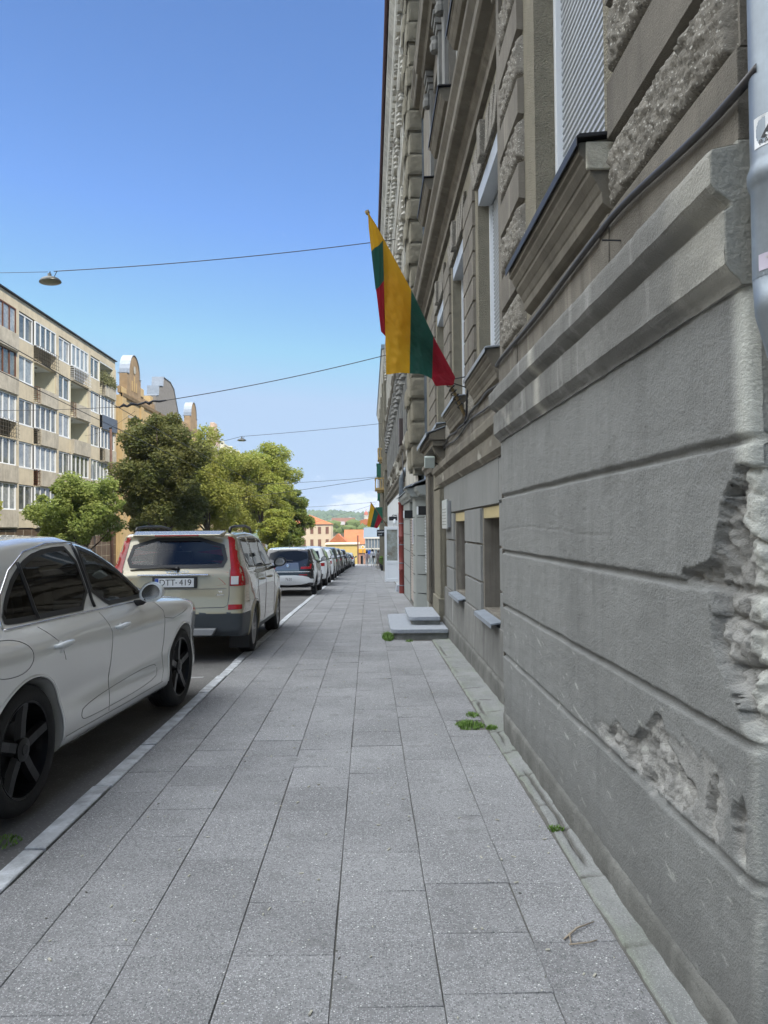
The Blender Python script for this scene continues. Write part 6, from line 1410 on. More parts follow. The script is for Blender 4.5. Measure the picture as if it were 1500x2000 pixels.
def gable(y0, y1, z0, zt, m, kind, depth=.7):
    yc = (y0+y1)/2; hw = (y1-y0)/2; pts = [(y0, z0), (y1, z0)]
    if kind == 'round':
        zs = zt-hw*.75*1.3
        pts += [(y1, zs)]+[(yc+hw*.78*math.cos(t), zs+(zt-zs)*math.sin(t)) for t in np.linspace(.0, math.pi, 15)]+[(y0, zs)]
    else: pts += [(y1, z0+.8), (yc+hw*.86, z0+1.5), (yc+hw*.52, zt-.5), (yc+hw*.18, zt), (yc-hw*.42, zt), (yc-hw*.46, zt-1.0), (yc-hw*.8, zt-1.25), (yc-hw*.82, zt-2.2), (y0, zt-2.4)]
    mb = MB(); mb.prism(pts, lambda y, z: (XO+.16, y, z), lambda y, z: (XO+.16-depth, y, z)); mb.build('gable', m, bO, bevel=.03)
    mb = MB(); top = pts[2:]
    for a, b in zip(top[:-1], top[1:]):
        mb.add([(XO+.24, a[0], a[1]+.03), (XO+.24, b[0], b[1]+.03), (XO-depth-.0, b[0], b[1]+.03), (XO-depth, a[0], a[1]+.03), (XO+.24, a[0], a[1]+.09), (XO+.24, b[0], b[1]+.09), (XO-depth, b[0], b[1]+.09), (XO-depth, a[0], a[1]+.09)], [(0,1,5,4),(1,2,6,5),(2,3,7,6),(3,0,4,7),(4,5,6,7),(0,3,2,1)])
    mb.build('gable_flashing', MT['zinc_sill'], bO)
gable(66.4, 70.4, 13.6, 17.6, MT['bare_plaster'], 'round'); gable(75.4, 84.4, 13.6, 17.6, mat('grey_render', (.25,.235,.22), .9, var=.2), 'flat', 1.0); gable(89.6, 93.4, 13.6, 17.2, MT['bare_plaster'], 'round')
mb = MB(); mb.box(XO-1.1, XO+.1, 70.6, 71.6, 14.3, 15.1); mb.box(XO-1.1, XO+.1, 73.6, 74.6, 14.3, 14.9); mb.build('parapet_block', MT['ochre_plaster'], bO, bevel=.03)
for k, yy in enumerate((67.8, 68.4, 69.0)): 
    mb = MB(); mb.box(XO+.16, XO+.22, yy-.08, yy+.08, 14.3, 15.2+.5*(k == 1)); mb.build('gable_relief', MT['ochre_plaster'], bO)
mb = MB(); mb.lathe([(.001, 0), (.3, .0), (.36, .05), (.001, .06)], (XO+.17, 68.4, 16.3), (1, 0, 0), 20); mb.build('gable_relief', MT['cream_plaster'], bO)
# farther pink-cream building with balustraded roof
bP = thing('balustraded_building', (-21, 105, -3.5), 'distant cream and pink building with a balustraded roofline behind the trees', 'building')
pk = mat('pink_cream', (.55,.42,.33), .9, var=.15)
hs3 = [(99.5+4*k, 101+4*k, z, z+2.1) for k in range(8) for z in (1.5, 5.2, 8.8)]
wall_holes(-20.8, 97, 131, -6, 12.6, hs3, .2, pk, 'wall', bP)
mb = MB(); mb.box(-32, -21.02, 97, 131, -6, 12.5); mb.build('inner_walls', MT['curtain_glass_dark'], bP)
mb = MB(); mb.box(-31, -20.8, 96.9, 96.98, -6, 12.6); mb.moulding([(-20.85, 12.2), (-20.4, 12.4), (-20.3, 12.8), (-20.85, 12.85)], 97, 131); mb.build('eaves', MT['loggia_cream'], bP)
mb = MB()
for k in range(42): mb.lathe([(.1, 0), (.16, .3), (.08, .6), (.12, .8)], (-20.6, 105.5+k*.6, 12.86), n=6)
mb.box(-20.75, -20.45, 105, 131, 13.66, 13.85)
for k in range(5): mb.box(-20.85, -20.4, 105+k*6.4, 105.7+k*6.4, 12.86, 14.1)
mb.build('balustrade', MT['loggia_cream'], bP)
mb = MB(); mb.box(-21.4, -20.5, 98.5, 103, 12.86, 14.6); mb.box(-21.3, -20.55, 99.2, 102.3, 14.6, 15.4); mb.box(-21.2, -20.6, 99.8, 101.7, 15.4, 16.0); mb.build('roof_pavilion', pk, bP, bevel=.05)
# block opposite and behind the camera, seen only in reflections and as bounce
bQ = thing('apartment_building', (-22, 0, 0), 'beige apartment block opposite the camera across the street, left of the frame', 'building')
wall_holes(-22, -30, 33.5, -1, 16, [(-28+4*k, -26+4*k, z, z+1.6) for k in range(15) for z in (1.2, 4.0, 6.8, 9.6, 12.4)], .2, MT['panel_concrete'], 'wall', bQ)
mb = MB(); mb.box(-33, -22.22, -30, 33.5, -1, 16); mb.build('inner_walls', MT['curtain_glass'], bQ)
# ================================================================ trees
defm('bark', col=(.10,.08,.06), rough=.95, var=.3, vscale=8, bump=.6, bscale=20)
def leafmat(n, c, c2, tr=.45):
    m = mat(n, c, .6, spec=.3, var=.5, vscale=.9, col2=c2); t = m.node_tree; b = t.nodes['Principled BSDF']
    tl = t.nodes.new('ShaderNodeBsdfTranslucent'); mxs = t.nodes.new('ShaderNodeMixShader'); mxs.inputs[0].default_value = tr
    src = b.inputs['Base Color'].links[0].from_socket; t.links.new(src, tl.inputs['Color']); o = [q for q in t.nodes if q.type == 'OUTPUT_MATERIAL'][0]
    t.links.new(b.outputs[0], mxs.inputs[1]); t.links.new(tl.outputs[0], mxs.inputs[2]); t.links.new(mxs.outputs[0], o.inputs['Surface']); return m
LM = dict(dark=leafmat('leaf_dark', (.115,.145,.045), (.22,.22,.075)), light=leafmat('leaf_light', (.24,.32,.08), (.34,.39,.12)), yellow=leafmat('leaf_yellowing', (.31,.36,.08), (.42,.42,.12)), mid=leafmat('leaf_mid', (.19,.27,.06), (.29,.33,.08)), yel2=leafmat('leaf_lime', (.31,.38,.07), (.43,.44,.11)))
def tree(x, y, h, rx, ry, rz, lm, label, seed, n=24000, leaf=.14, trunk=.18, name='tree', nb=46, low=.25, hole=.0):
    r = np.random.default_rng(seed); z0 = zr(y)+.05; t = thing(name, (x, y, z0), label, 'tree', 'street trees on the left pavement')
    cz = z0+h-rz; C0 = np.array([x, y, cz])
    # clump centres on/in an uneven ellipsoid
    d = r.normal(size=(nb, 3)); d /= np.linalg.norm(d, axis=1)[:, None]; d[:, 2] = np.where(d[:, 2] < -.75, -d[:, 2], d[:, 2])
    rad_ = r.uniform(.35, .92, nb)[:, None]; lob = 1+.22*pn(d[:, 0]*2+seed, d[:, 1]*2, d[:, 2]*2)[:, None]*1.6
    cen = C0+d*rad_*lob*np.array([rx, ry, rz]); cr_ = r.uniform(.11, .30, nb)*(rx+rz)/2*(1.2-.35*rad_[:, 0])
    w = cr_**2; k = r.choice(nb, n, p=w/w.sum()); q = r.normal(size=(n, 3)); q /= np.linalg.norm(q, axis=1)[:, None]
    rr_ = r.uniform(.35, 1.12, n)**.6; wob = 1+.6*pn(q[:, 0]*2.3+k*3.7, q[:, 1]*2.3, q[:, 2]*2.3)
    P = cen[k]+q*(rr_*wob*cr_[k])[:, None]*np.array([1.1, 1.1, .85])
    a = r.normal(size=(n, 3)); a[:, 2] *= .5; a /= np.linalg.norm(a, axis=1)[:, None]; nrm = q*.6+r.normal(size=(n, 3))*.6+np.array([0, 0, .35]); b = np.cross(nrm, a); b /= np.linalg.norm(b, axis=1)[:, None]+1e-9
    s = leaf*r.uniform(.6, 1.25, n)[:, None]
    V = np.stack([P-a*s, P-b*s*.55+a*s*.1, P+a*s, P+b*s*.55+a*s*.1], 1).reshape(-1, 3)
    off = np.array([x, y, z0]); me = bpy.data.meshes.new('crown'); me.vertices.add(len(V)); me.vertices.foreach_set('co', (V-off).ravel())
    me.loops.add(4*n); me.loops.foreach_set('vertex_index', np.arange(4*n, dtype=np.int32)); me.polygons.add(n); me.polygons.foreach_set('loop_start', np.arange(0, 4*n, 4, dtype=np.int32)); me.update(calc_edges=True); me.validate()
    me.materials.append(LM[lm]); o = bpy.data.objects.new('crown', me); S.collection.objects.link(o); o.parent = t
    mb = MB(); fork = z0+h*low
    mb.tube([(x, y, z0-.2), (x+.02, y, z0+.3), (x+.05, y+.03, fork)], [trunk*1.25, trunk, trunk*.8], 10)
    for i in r.choice(nb, min(nb, 16), replace=False):
        p = cen[i]; m_ = np.array([x, y, fork])*.45+p*.55+np.array([0, 0, -.12*h*r.random()]); mb.tube([(x+.05, y+.03, fork-.05), tuple(m_), tuple(p)], [trunk*.55, trunk*.3, trunk*.08], 6)
    mb.build('trunk', MT['bark'], t, smooth=True); return t
tree(-12.7, 33, 5.0, 1.95, 1.9, 1.95, 'light', 'low bright green tree before the concrete apartment block', 3, 36000, .07, .09, nb=56)
tree(-15.0, 37.5, 5.1, 1.6, 1.6, 1.6, 'mid', 'small tree between the low bright tree and the large dark tree', 4, 14000, .09, .09)
tree(-12.2, 44, 10.1, 2.8, 2.7, 4.3, 'dark', 'tall dark green tree with a ragged crown, largest on the left', 5, 85000, .095, .2, nb=85)
tree(-13.9, 25.5, 4.0, 1.5, 1.5, 1.4, 'yellow', 'yellowing sapling at the left edge of the view', 6, 12000, .07, .06)
tree(-12.5, 58, 11.4, 2.9, 2.6, 4.9, 'yellow', 'yellowish tree directly right of the large dark tree', 7, 60000, .105, .16, nb=66)
tree(-12.0, 66, 10.8, 2.8, 2.6, 4.8, 'yellow', 'yellow green lower tree in the middle of the tree row', 8, 50000, .11, .15, nb=60)
tree(-12.2, 86, 14.2, 4.0, 4.2, 5.6, 'yel2', 'broad light green tree with the tallest far crown', 9, 90000, .135, .25, nb=90)
tree(-9.5, 90, 9.6, 2.6, 3.0, 4.4, 'mid', 'green tree forming the right end of the tree row', 10, 55000, .13, .2, nb=64)
tree(-9.3, 74, 6.2, 1.9, 2.0, 2.8, 'yel2', 'low lime coloured tree below the tallest far crown', 11, 22000, .13, .14, nb=44)
tree(-13.8, 50, 5.9, 2.2, 2.0, 2.4, 'dark', 'low dark tree filling the foot of the large dark tree', 12, 20000, .12, .12)
# ================================================================ city and hills in the distance
defm('forest', col=(.10,.15,.05), rough=1, var=.4, vscale=.02, col2=(.045,.08,.035), spec=.1)
def hill(name, y, x0, x1, top, amp, seed, m='forest'):
    xs = np.linspace(x0, x1, 150); vs_ = np.linspace(0, 1, 14); X, U = np.meshgrid(xs, vs_, indexing='ij')
    Yv = y-420*(1-U)+160*U*0; H = -20+(top+20)*np.sin(np.clip(U, 0, 1)*math.pi/2)**1.3*(1+amp*fbm(X*.004+seed, U*.8, seed, o=4)); H += U*5*fbm(X*.05, U*20, seed, o=3)
    tag(grid_obj(name, np.stack([X, Yv, H], -1), MT[m]), kind='structure')
hill('hills', 2300, -1400, 1400, 42, .30, 3.0); hill('hills', 1750, -900, 500, 24, .55, 8.3)
# forest canopy bumps: one mass of crowns on the nearer hill
r = np.random.default_rng(5); n = 2600; X = r.uniform(-260, 90, n); Yv = r.uniform(1150, 1760, n)
vs, fs = [], []
ico = [(0,0,1),(.89,0,.45),(.28,.85,.45),(-.72,.53,.45),(-.72,-.53,.45),(.28,-.85,.45),(.72,.53,-.2),(-.28,.85,-.2),(-.89,0,-.2),(-.28,-.85,-.2),(.72,-.53,-.2)]
icf = [(0,1,2),(0,2,3),(0,3,4),(0,4,5),(0,5,1),(1,6,2),(2,7,3),(3,8,4),(4,9,5),(5,10,1),(6,7,2),(7,8,3),(8,9,4),(9,10,5),(10,6,1)]
for i in range(n):
    u = (Yv[i]-1330)/420; z = -20+44*math.sin(max(0, min(1, u))*math.pi/2)**1.3*(1+.55*float(fbm(X[i]*.004+8.3, u*.8, 8.3, o=4))); s = r.uniform(5, 12); b = len(vs)
    for p in ico: vs.append((X[i]+p[0]*s*r.uniform(.8,1.2), Yv[i]+p[1]*s, z+2+p[2]*s*r.uniform(.7,1.2)))
    fs += [tuple(q+b for q in f) for f in icf]
mb = MB(); mb.add(vs, fs); tag(mb.build('distant_woods', MT['forest'], smooth=False), 'wooded hillside beyond the town', 'woods', kind='stuff')
def house(name, label, x0, x1, y, z0, z1, depth, wallm, roofm=None, roofh=0, ridge='x', wins=(0, 0), winm=None, group='distant town houses', overh=.4):
    t = thing(name, ((x0+x1)/2, y, z0), label, 'building', group)
    mb = MB(); mb.box(x0, x1, y, y+depth, z0-6, z1); mb.build('wall', wallm, t)
    if roofm:
        mb = MB(); a, b, c, d = x0-overh, x1+overh, y-overh, y+depth+overh; zt = z1+roofh
        if ridge == 'x': vs = [(a,c,z1),(b,c,z1),(b,d,z1),(a,d,z1),(a+.01*(b-a),(c+d)/2,zt),(b-.01*(b-a),(c+d)/2,zt)]; f = [(0,1,5,4),(2,3,4,5),(0,4,3),(1,2,5),(0,3,2,1)]
        elif ridge == 'y': vs = [(a,c,z1),(b,c,z1),(b,d,z1),(a,d,z1),((a+b)/2,c,zt),((a+b)/2,d,zt)]; f = [(0,1,4),(2,3,5),(0,4,5,3),(1,2,5,4),(0,3,2,1)]
        else: vs = [(a,c,z1),(b,c,z1),(b,d,z1),(a,d,z1),((a+b)/2,(c+d)/2,zt)]; f = [(0,1,4),(1,2,4),(2,3,4),(3,0,4),(0,3,2,1)]
        mb.add(vs, f); mb.build('roof', roofm, t)
    nx, nz = wins
    for i in range(nx):
        for j in range(nz):
            wx = (x1-x0)/nx; wz = (z1-z0)/nz; cx_ = x0+wx*(i+.5); cz_ = z0+wz*(j+.5); mb = MB(); mb.box(cx_-wx*.2, cx_+wx*.2, y-.06, y+.05, cz_-wz*.28, cz_+wz*.28); mb.build('window', winm or MT['glass_dark'], t)
    return t
cy_ = mat('wall_cream', (.62,.52,.38), .9, var=.1, vscale=.3); yw = mat('wall_yellow', (.62,.46,.16), .9, var=.08, vscale=.3); org = mat('roof_orange', (.50,.16,.06), .8, var=.2, vscale=.5); wh = mat('wall_white', (.62,.60,.55), .9, var=.1, vscale=.2)
brn = mat('roof_brown', (.20,.10,.07), .9, var=.2, vscale=.5); gb = mat('wall_slate', (.17,.21,.25), .6); gr = mat('roof_grey', (.28,.27,.26), .9)
house('yellow_house', 'bright yellow blank walled house at the foot of the street', -11.2, -2.9, 195, -9, -2.6, 14, yw, cy_, .4, 'x', group=None)
house('cream_house', 'cream corner house with orange hipped roof beside the last tree', -27, -12.2, 240, -9, 3.0, 14, cy_, org, 3.2, 'h', (6, 3), brn, group=None)
house('gabled_house', 'white gabled house with a small red annex beside the cream one', -12.0, -6.9, 226, -9, -2.8, 12, wh, org, 2.8, 'y', (2, 1), brn, group=None)
house('orange_roofed_house', 'large steep orange roof above the yellow house', -9.5, -.7, 290, -9, -4.6, 16, cy_, org, 5.6, 'x', group=None)
house('slate_house', 'blue grey modern house with tall white framed windows', -1.3, 5.5, 230, -9, -1.6, 14, gb, mat('roof_slate_blue', (.15,.19,.23), .7), 3.4, 'x', group=None)
t = [o for o in S.objects if o.name.startswith('slate_house')][0]
mb = MB()
for k in range(7): mb.box(-1.2+k*.95, -1.08+k*.95, 229.7, 229.95, -9, -1.7)
mb.box(-1.4, 5.6, 229.6, 229.96, -1.7, -1.2); mb.box(-1.3, 5.5, 229.7, 229.95, -5.0, -4.6); mb.build('white_columns', wh, t)
t = thing('church_tower', (-1.4, 420, 0), 'slim white tower with a red dome behind the second flag', 'tower')
mb = MB(); mb.box(-2.5, -.4, 420, 422.5, -12, 8.6); mb.box(-2.7, -.2, 419.8, 422.7, 8.6, 9.0); mb.build('shaft', wh, t)
mb = MB(); mb.lathe([(1.15, 9.0), (1.2, 9.6), (1.0, 10.4), (.4, 11.0), (.15, 11.3), (.12, 12.2), (.001, 12.4)], (-1.45, 421.2, 0), n=16); mb.build('dome', mat('dome_red', (.45,.13,.08), .7), t, smooth=True)
_on = 'first second third fourth fifth sixth seventh eighth ninth tenth eleventh twelfth thirteenth fourteenth fifteenth sixteenth seventeenth eighteenth nineteenth'.split()
_t = [('twenty', 'twentieth'), ('thirty', 'thirtieth'), ('forty', 'fortieth')]; ORD = list(_on)
for a_, b_ in _t: ORD.append(b_); ORD += [a_+'-'+q for q in _on[:9]]
rs = random.Random(11); kinds = [('white_house', wh), ('cream_house', cy_), ('grey_house', gr)]; pos = ['left', 'middle', 'right']
for i in range(46):
    Yd = rs.uniform(330, 820); xi = -.085+.083*(i+.5)/46; x = xi*Yd; w = rs.uniform(7, 20); h = rs.uniform(3.5, 7); yt_ = rs.uniform(1021, 1041); zb = 1.62+(1030-yt_)*Yd/1450-h; k = rs.choice(kinds); rm = rs.choice([org, org, brn, gr])
    rn = 'an orange' if rm == org else 'a brown' if rm == brn else 'a grey'
    house(k[0], 'distant %s town house with %s roof, %s from the left among the far houses' % (k[0].split('_')[0], rn, ORD[i]), x, x+w, Yd, zb, zb+h, rs.uniform(8, 14), k[1], rm, rs.uniform(1.5, 3.5), rs.choice('xxyh'), (0, 0), brn, group=('distant town houses with %s roof' % rn))
for i, (x, y, w, z0, z1) in enumerate([(-92, 1240, 22, -1, 6), (-66, 1260, 12, 0, 7), (-108, 1300, 18, 2, 8), (-40, 1480, 7, 20, 23), (-56, 1230, 9, -3, 3)]):
    house('white_block', ['long white block half hidden in the woods', 'square white block in the woods', 'highest white block on the left wooded slope', 'small white block on the ridge', 'low white block at the edge of the woods'][i], x, x+w, y, z0, z1, 8, wh, group='white blocks on the wooded hill')
# town trees
vs, fs = [], []
r = np.random.default_rng(9)
for i in range(420):
    Yd = r.uniform(300, 900); x = r.uniform(-.10, .03)*Yd; s = r.uniform(1.6, 4.0); z = 1.62+(1030-r.uniform(1024, 1046))*Yd/1450; b = len(vs)
    for p in ico: vs.append((x+p[0]*s*r.uniform(.7,1.3), Yd+p[1]*s, z+p[2]*s*r.uniform(.7,1.2)))
    fs += [tuple(q+b for q in f) for f in icf]
mb = MB(); mb.add(vs, fs); tag(mb.build('town_trees', mat('town_leaf', (.13,.18,.05), .9, var=.4, vscale=.2)), 'green trees growing between the distant town houses', 'trees', kind='stuff')
# street furniture at the end of the street
t = thing('road_sign', (-1.2, 120, -4.2), 'yellow and white diamond priority sign above a small blue sign at the crossing', 'road sign')
zg = zr(118)
mb = MB(); mb.tube([(-.95, 118, zg-.2), (-.95, 118, zg+3.1)], .05); mb.build('pole', MT['galvanised'], t)
mb = MB(); cz_ = 1.62-37*118/1450; cx_ = -12*118/1450
mb.prism([(-.36, 0), (0, -.36), (.36, 0), (0, .36)], lambda x, z: (cx_+x, 117.9, cz_+z), lambda x, z: (cx_+x, 117.95, cz_+z)); mb.build('diamond_plate', MT['white_plastic'], t)
mb = MB(); mb.prism([(-.22, 0), (0, -.22), (.22, 0), (0, .22)], lambda x, z: (cx_+x, 117.87, cz_+z), lambda x, z: (cx_+x, 117.895, cz_+z)); mb.build('diamond_centre', mat('sign_yellow', (.75,.45,.03), .5), t)
mb = MB(); mb.box(-.20, .26, 118.1, 118.14, -2.55, -1.95); mb.build('blue_plate', MT['plate_blue'] if 'plate_blue' in MT else MT['black'], t)
mb = MB(); mb.tube([(.03, 118.2, zg-.2), (.03, 118.2, -1.9)], .05); mb.build('second_pole', MT['galvanised'], t)
t = thing('rusty_pole', (-1.9, 125, -4.5), 'tall thin rusty pole at the street crossing', 'pole')
mb = MB(); mb.tube([(-1.85, 125, zr(125)-.3), (-1.85, 125, .4)], .12, 8); mb.build('shaft', brn, t)
t = thing('kiosk', (-1.3, 135, -5), 'small orange kiosk beside the crossing', 'kiosk')
mb = MB(); mb.box(-1.9, -.7, 135, 137, zr(135)-1, zr(135)+2.0); mb.build('body', mat('kiosk_body', (.45,.25,.18), .7), t); mb = MB(); mb.box(-2.0, -.6, 134.8, 137.2, zr(135)+2.0, zr(135)+2.7); mb.build('fascia', mat('kiosk_orange', (.7,.36,.04), .6), t)
mb = MB(); mb.box(-1.5, -1.1, 134.95, 135.0, zr(135)-.2, zr(135)+1.5); mb.build('opening', MT['glass_dark'], t)
# ================================================================ flags, wires, lamps, pole, people
def cloth_mat(n, c):
    m = mat(n, c, .75, spec=.2, bump=.15, bscale=500, bdist=.001); t = m.node_tree; b = t.nodes['Principled BSDF']
    tl = t.nodes.new('ShaderNodeBsdfTranslucent'); tl.inputs['Color'].default_value = (*[min(1, q*1.5) for q in c], 1); mx_ = t.nodes.new('ShaderNodeMixShader'); mx_.inputs[0].default_value = .5
    o = [q for q in t.nodes if q.type == 'OUTPUT_MATERIAL'][0]; t.links.new(b.outputs[0], mx_.inputs[1]); t.links.new(tl.outputs[0], mx_.inputs[2]); t.links.new(mx_.outputs[0], o.inputs['Surface']); return m
FY, FG, FR = cloth_mat('cloth_yellow', (.48,.27,.02)), cloth_mat('cloth_green', (.018,.07,.052)), cloth_mat('cloth_red', (.22,.012,.022))
FLY = 9.72
def fx(x, y): return (x-720.3+.009*(1031-y))*FLY/1450
def fz(x, y): return 1.62+(1031-y+.009*(x-720))*FLY/1450
def c6p(a, b): x, y = 690+a/4.167, 380+b/4.167; return fx(x, y), fz(x, y)
t = thing('wall_flag', (1.30, FLY+.06, 3.15), 'large yellow green and red striped flag hanging from a slanted pole on the near facade', 'flag', 'flags hung on the facades')
p0, p1 = Vector((1.24, FLY+.05, 3.20)), Vector((fx(719, 413), FLY, fz(719, 413)))
mb = MB(); mb.tube([p0+(p0-p1).normalized()*.12, p0.lerp(p1, .5), p1], [.022, .02, .017], 10); mb.lathe([(.02, 0), (.03, .01), (.03, .05), (.001, .06)], p1, (p1-p0), 10); mb.build('pole', mat('pole_wood', (.36,.26,.12), .6, var=.3, vscale=12), t, smooth=True)
def sheet(name, top, bot, mats, splits, n=90, m_=70, yf=None, yb=0.0):
    """top, bot: polylines in (x,z), same param; splits -> material by u"""
    def samp(pl, u):
        P = np.array(pl); d = P[:, 2]; return np.interp(u, d, P[:, 0]), np.interp(u, d, P[:, 1])
    us = np.unique(np.concatenate([np.linspace(0, 1, n), splits])); vs_ = np.linspace(0, 1, m_); U, Vv = np.meshgrid(us, vs_, indexing='ij')
    tx, tz = samp(top, us); bx, bz = samp(bot, us)
    X = tx[:, None]*(1-Vv)+bx[:, None]*Vv; Z = tz[:, None]*(1-Vv)+bz[:, None]*Vv
    Yv = FLY+yb+yf(U, Vv, X, Z)
    o = grid_obj(name, np.stack([X, Yv, Z], -1), mats, t)
    uc = (us[:-1]+us[1:])/2; mi = np.searchsorted(splits, uc); mi = np.repeat(mi, m_-1); o.data.polygons.foreach_set('material_index', mi.astype(np.int32)); return o
def T3(a, b, u): x, z = c6p(a, b); return (x, z, u)
# main drape: yellow | green | red bands hanging from the pole
wav = lambda U, V, X, Z: .035*np.sin(U*17+V*1.2)*V**.7-.05*V*np.sin(U*6)+.012*fbm(X*5, Z*3, o=4)+.010*np.sin((X-Z*.15)*38)*V+.055*fbm(X*7+Z*5, Z*2.5-X*3, 2., o=4)*np.clip(V*3, .2, 1)
sheet('cloth', [T3(240,350,0), T3(470,780,.4), T3(650,1165,.715), T3(828,1500,1)], [T3(268,1466,0), T3(360,1470,.2), T3(456,1466,.4), T3(560,1478,.57), T3(642,1506,.715), T3(680,1560,.78), T3(745,1566,.88), T3(812,1568,1)], [FY, FG, FR], [.4, .715], yf=wav, yb=-.085)
# hoist corner near the tip and the fly end folded behind, stripes slanting down
def back_sheet():
    rows = [((118,140),(122,140)), ((124,260),(185,240)), ((146,450),(243,352)), ((146,452),(248,385)), ((180,760),(268,655)), ((186,772),(275,690)), ((225,1100),(272,965)), ((270,1145),(274,1120))]
    vsp = [0, .12, .36, .37, .65, .67, .93, 1.0]
    L_ = np.array([c6p(*a) for a, b in rows]); R_ = np.array([c6p(*b) for a, b in rows]); v = np.unique(np.concatenate([np.linspace(0, 1, 60), [.365, .66]])); u = np.linspace(0, 1, 16)
    lx, lz, rx_, rz_ = [np.interp(v, vsp, q) for q in (L_[:, 0], L_[:, 1], R_[:, 0], R_[:, 1])]
    X = lx[:, None]*(1-u)+rx_[:, None]*u; Z = lz[:, None]*(1-u)+rz_[:, None]*u; VV = np.repeat(v[:, None], 16, 1)
    Yv = FLY-.06+.08*np.clip(VV-.1, 0, 1)*(1-u)[None, :]+.02*np.sin(u[None, :]*9+VV*7)*np.clip(VV*3, 0, 1)+.03*VV
    o = grid_obj('cloth_fold', np.stack([X, Yv, Z], -1), [FY, FG, FR], t); vc = (v[:-1]+v[1:])/2; mi = np.repeat(np.where(vc < .365, 0, np.where(vc < .66, 1, 2)), 15); o.data.polygons.foreach_set('material_index', mi.astype(np.int32))
back_sheet()
# second layer behind the upper part of the drape
sheet('cloth_lining', [T3(243,372,0), T3(470,800,.4), T3(650,1185,.715), T3(790,1470,1)], [T3(274,1150,0), T3(456,1250,.4), T3(645,1372,.715), T3(735,1500,1)], [FY, FG, FR], [.4, .715], yf=lambda U, V, X, Z: .045+.03*np.sin(U*11+2)*V, n=40, m_=24)
mb = MB(); ax = (p1-p0).normalized(); s1 = ax.orthogonal().normalized(); s2 = ax.cross(s1)
hel = [p0+ax*(q*.0055)+(s1*math.cos(q*.55)+s2*math.sin(q*.55))*.048 for q in range(75)]; mb.tube(hel, .007, 6); mb.build('spring', MT['dark_metal'], t, smooth=True)
mb = MB(); mb.tube([p0+ax*.38+Vector((0,0,.03)), (XR, FLY-.25, 3.56)], .008, 6); mb.tube([p0+ax*.38, (XR, FLY+.2, 3.5)], .008, 6); mb.tube([p0-ax*.02, (XR, FLY+.05, 3.12)], .018, 8); mb.tube([(XR-.02, FLY-.2, 3.58), (XR-.03, FLY-.05, 3.1), (XR-.05, FLY-.02, 2.98)], .014, 6); mb.build('bracket', MT['dark_metal'], t)
# second flag far down the row
t = thing('wall_flag', (1.0, 40, 1.6), 'small distant striped flag hanging over the open white door', 'flag', 'flags hung on the facades')
mb = MB(); mb.tube([(1.24, 40, 1.35), (.11, 40, 3.02)], .02, 8); mb.build('pole', MT['wood_brown'], t)
us = np.linspace(0, 1, 25); vs_ = np.linspace(0, 1, 20); U, V = np.meshgrid(us, vs_, indexing='ij'); top = np.array([(.12,3.0),(.72,2.1)]); 
TX = .12+(.60)*U; TZ = 3.0-.93*U; BX = -.10+.56*U; BZ = 1.72-.12*U+.0*U; X = TX*(1-V)+BX*V; Z = TZ*(1-V)+BZ*V-.0
o = grid_obj('cloth', np.stack([X, 40+.05*np.sin(U*12+V*2)*V, Z], -1), [FY, FG, FR], t); mi = np.repeat(np.clip(((us[:-1]+us[1:])/2*3).astype(int), 0, 2), 19); o.data.polygons.foreach_set('material_index', mi.astype(np.int32))
# lamps hung over the street and their span wires
def sag(a, b, s, n=24): a, b = Vector(a), Vector(b); return [a.lerp(b, i/n)-Vector((0, 0, s*4*(i/n)*(1-i/n))) for i in range(n+1)]
def wire(label, pts, r=.012, name='span_wire'): return cable(label, pts, r, name=name, m='rubber_cable', cat='wire', n=6, group='overhead wires')
def hang_lamp(x, y, z, label, tilt=-.10):
    t = thing('hanging_street_lamp', (x, y, z), label, 'street lamp', 'lamps hung over the street'); ax = Vector((tilt, 0, 1)).normalized()
    mb = MB(); mb.lathe([(.345, -.03), (.34, .0), (.28, .07), (.18, .12), (.09, .15), (.06, .155), (.06, .25), (.0, .26)], (x, y, z), ax, 28); mb.build('shade', mat('lamp_shade', (.07,.075,.07), .4, .5), t, smooth=True)
    mb = MB(); mb.lathe([(.335, -.028), (.25, -.06), (.001, -.07)], (x, y, z), ax, 28); mb.build('diffuser', mat('lamp_diffuser', (.20,.20,.15), .3, var=.5, vscale=9), t, smooth=True)
    mb = MB(); mb.tube([Vector((x, y, z))+ax*.24, Vector((x, y, z+.32))], .02, 6); mb.tube([Vector((x+.12, y, z+.12)), Vector((x+.22, y, z+.33))], .012, 6); mb.build('hanger', MT['dark_metal'], t)
LZ = 1.62+(1031-541)*24.5/1450
hang_lamp(-10.42, 24.5, LZ-.06, 'nearer round lamp hung on a wire over the street, upper left')
wire('span wire from the right facade down to the nearer hanging lamp', [Vector(p) for p in sag((1.2, 24.5, 11.25), (-10.3, 24.5, LZ+.27), .12)], .014)
wire('span wire from the nearer hanging lamp to the left block', sag((-10.5, 24.5, LZ+.25), (-22, 24.5, LZ+.4), .1), .008)
hang_lamp(-9.85, 58, 8.55, 'farther small lamp hung on a wire before the trees', 0)
wire('span wire holding the farther lamp above the trees', sag((1.1, 58, 9.8), (-9.9, 58, 8.85), .05), .016)
wire('span wire from the farther lamp to the rusty pole', sag((-9.9, 58, 8.85), (-19.6, 58, 9.6), .9), .016)
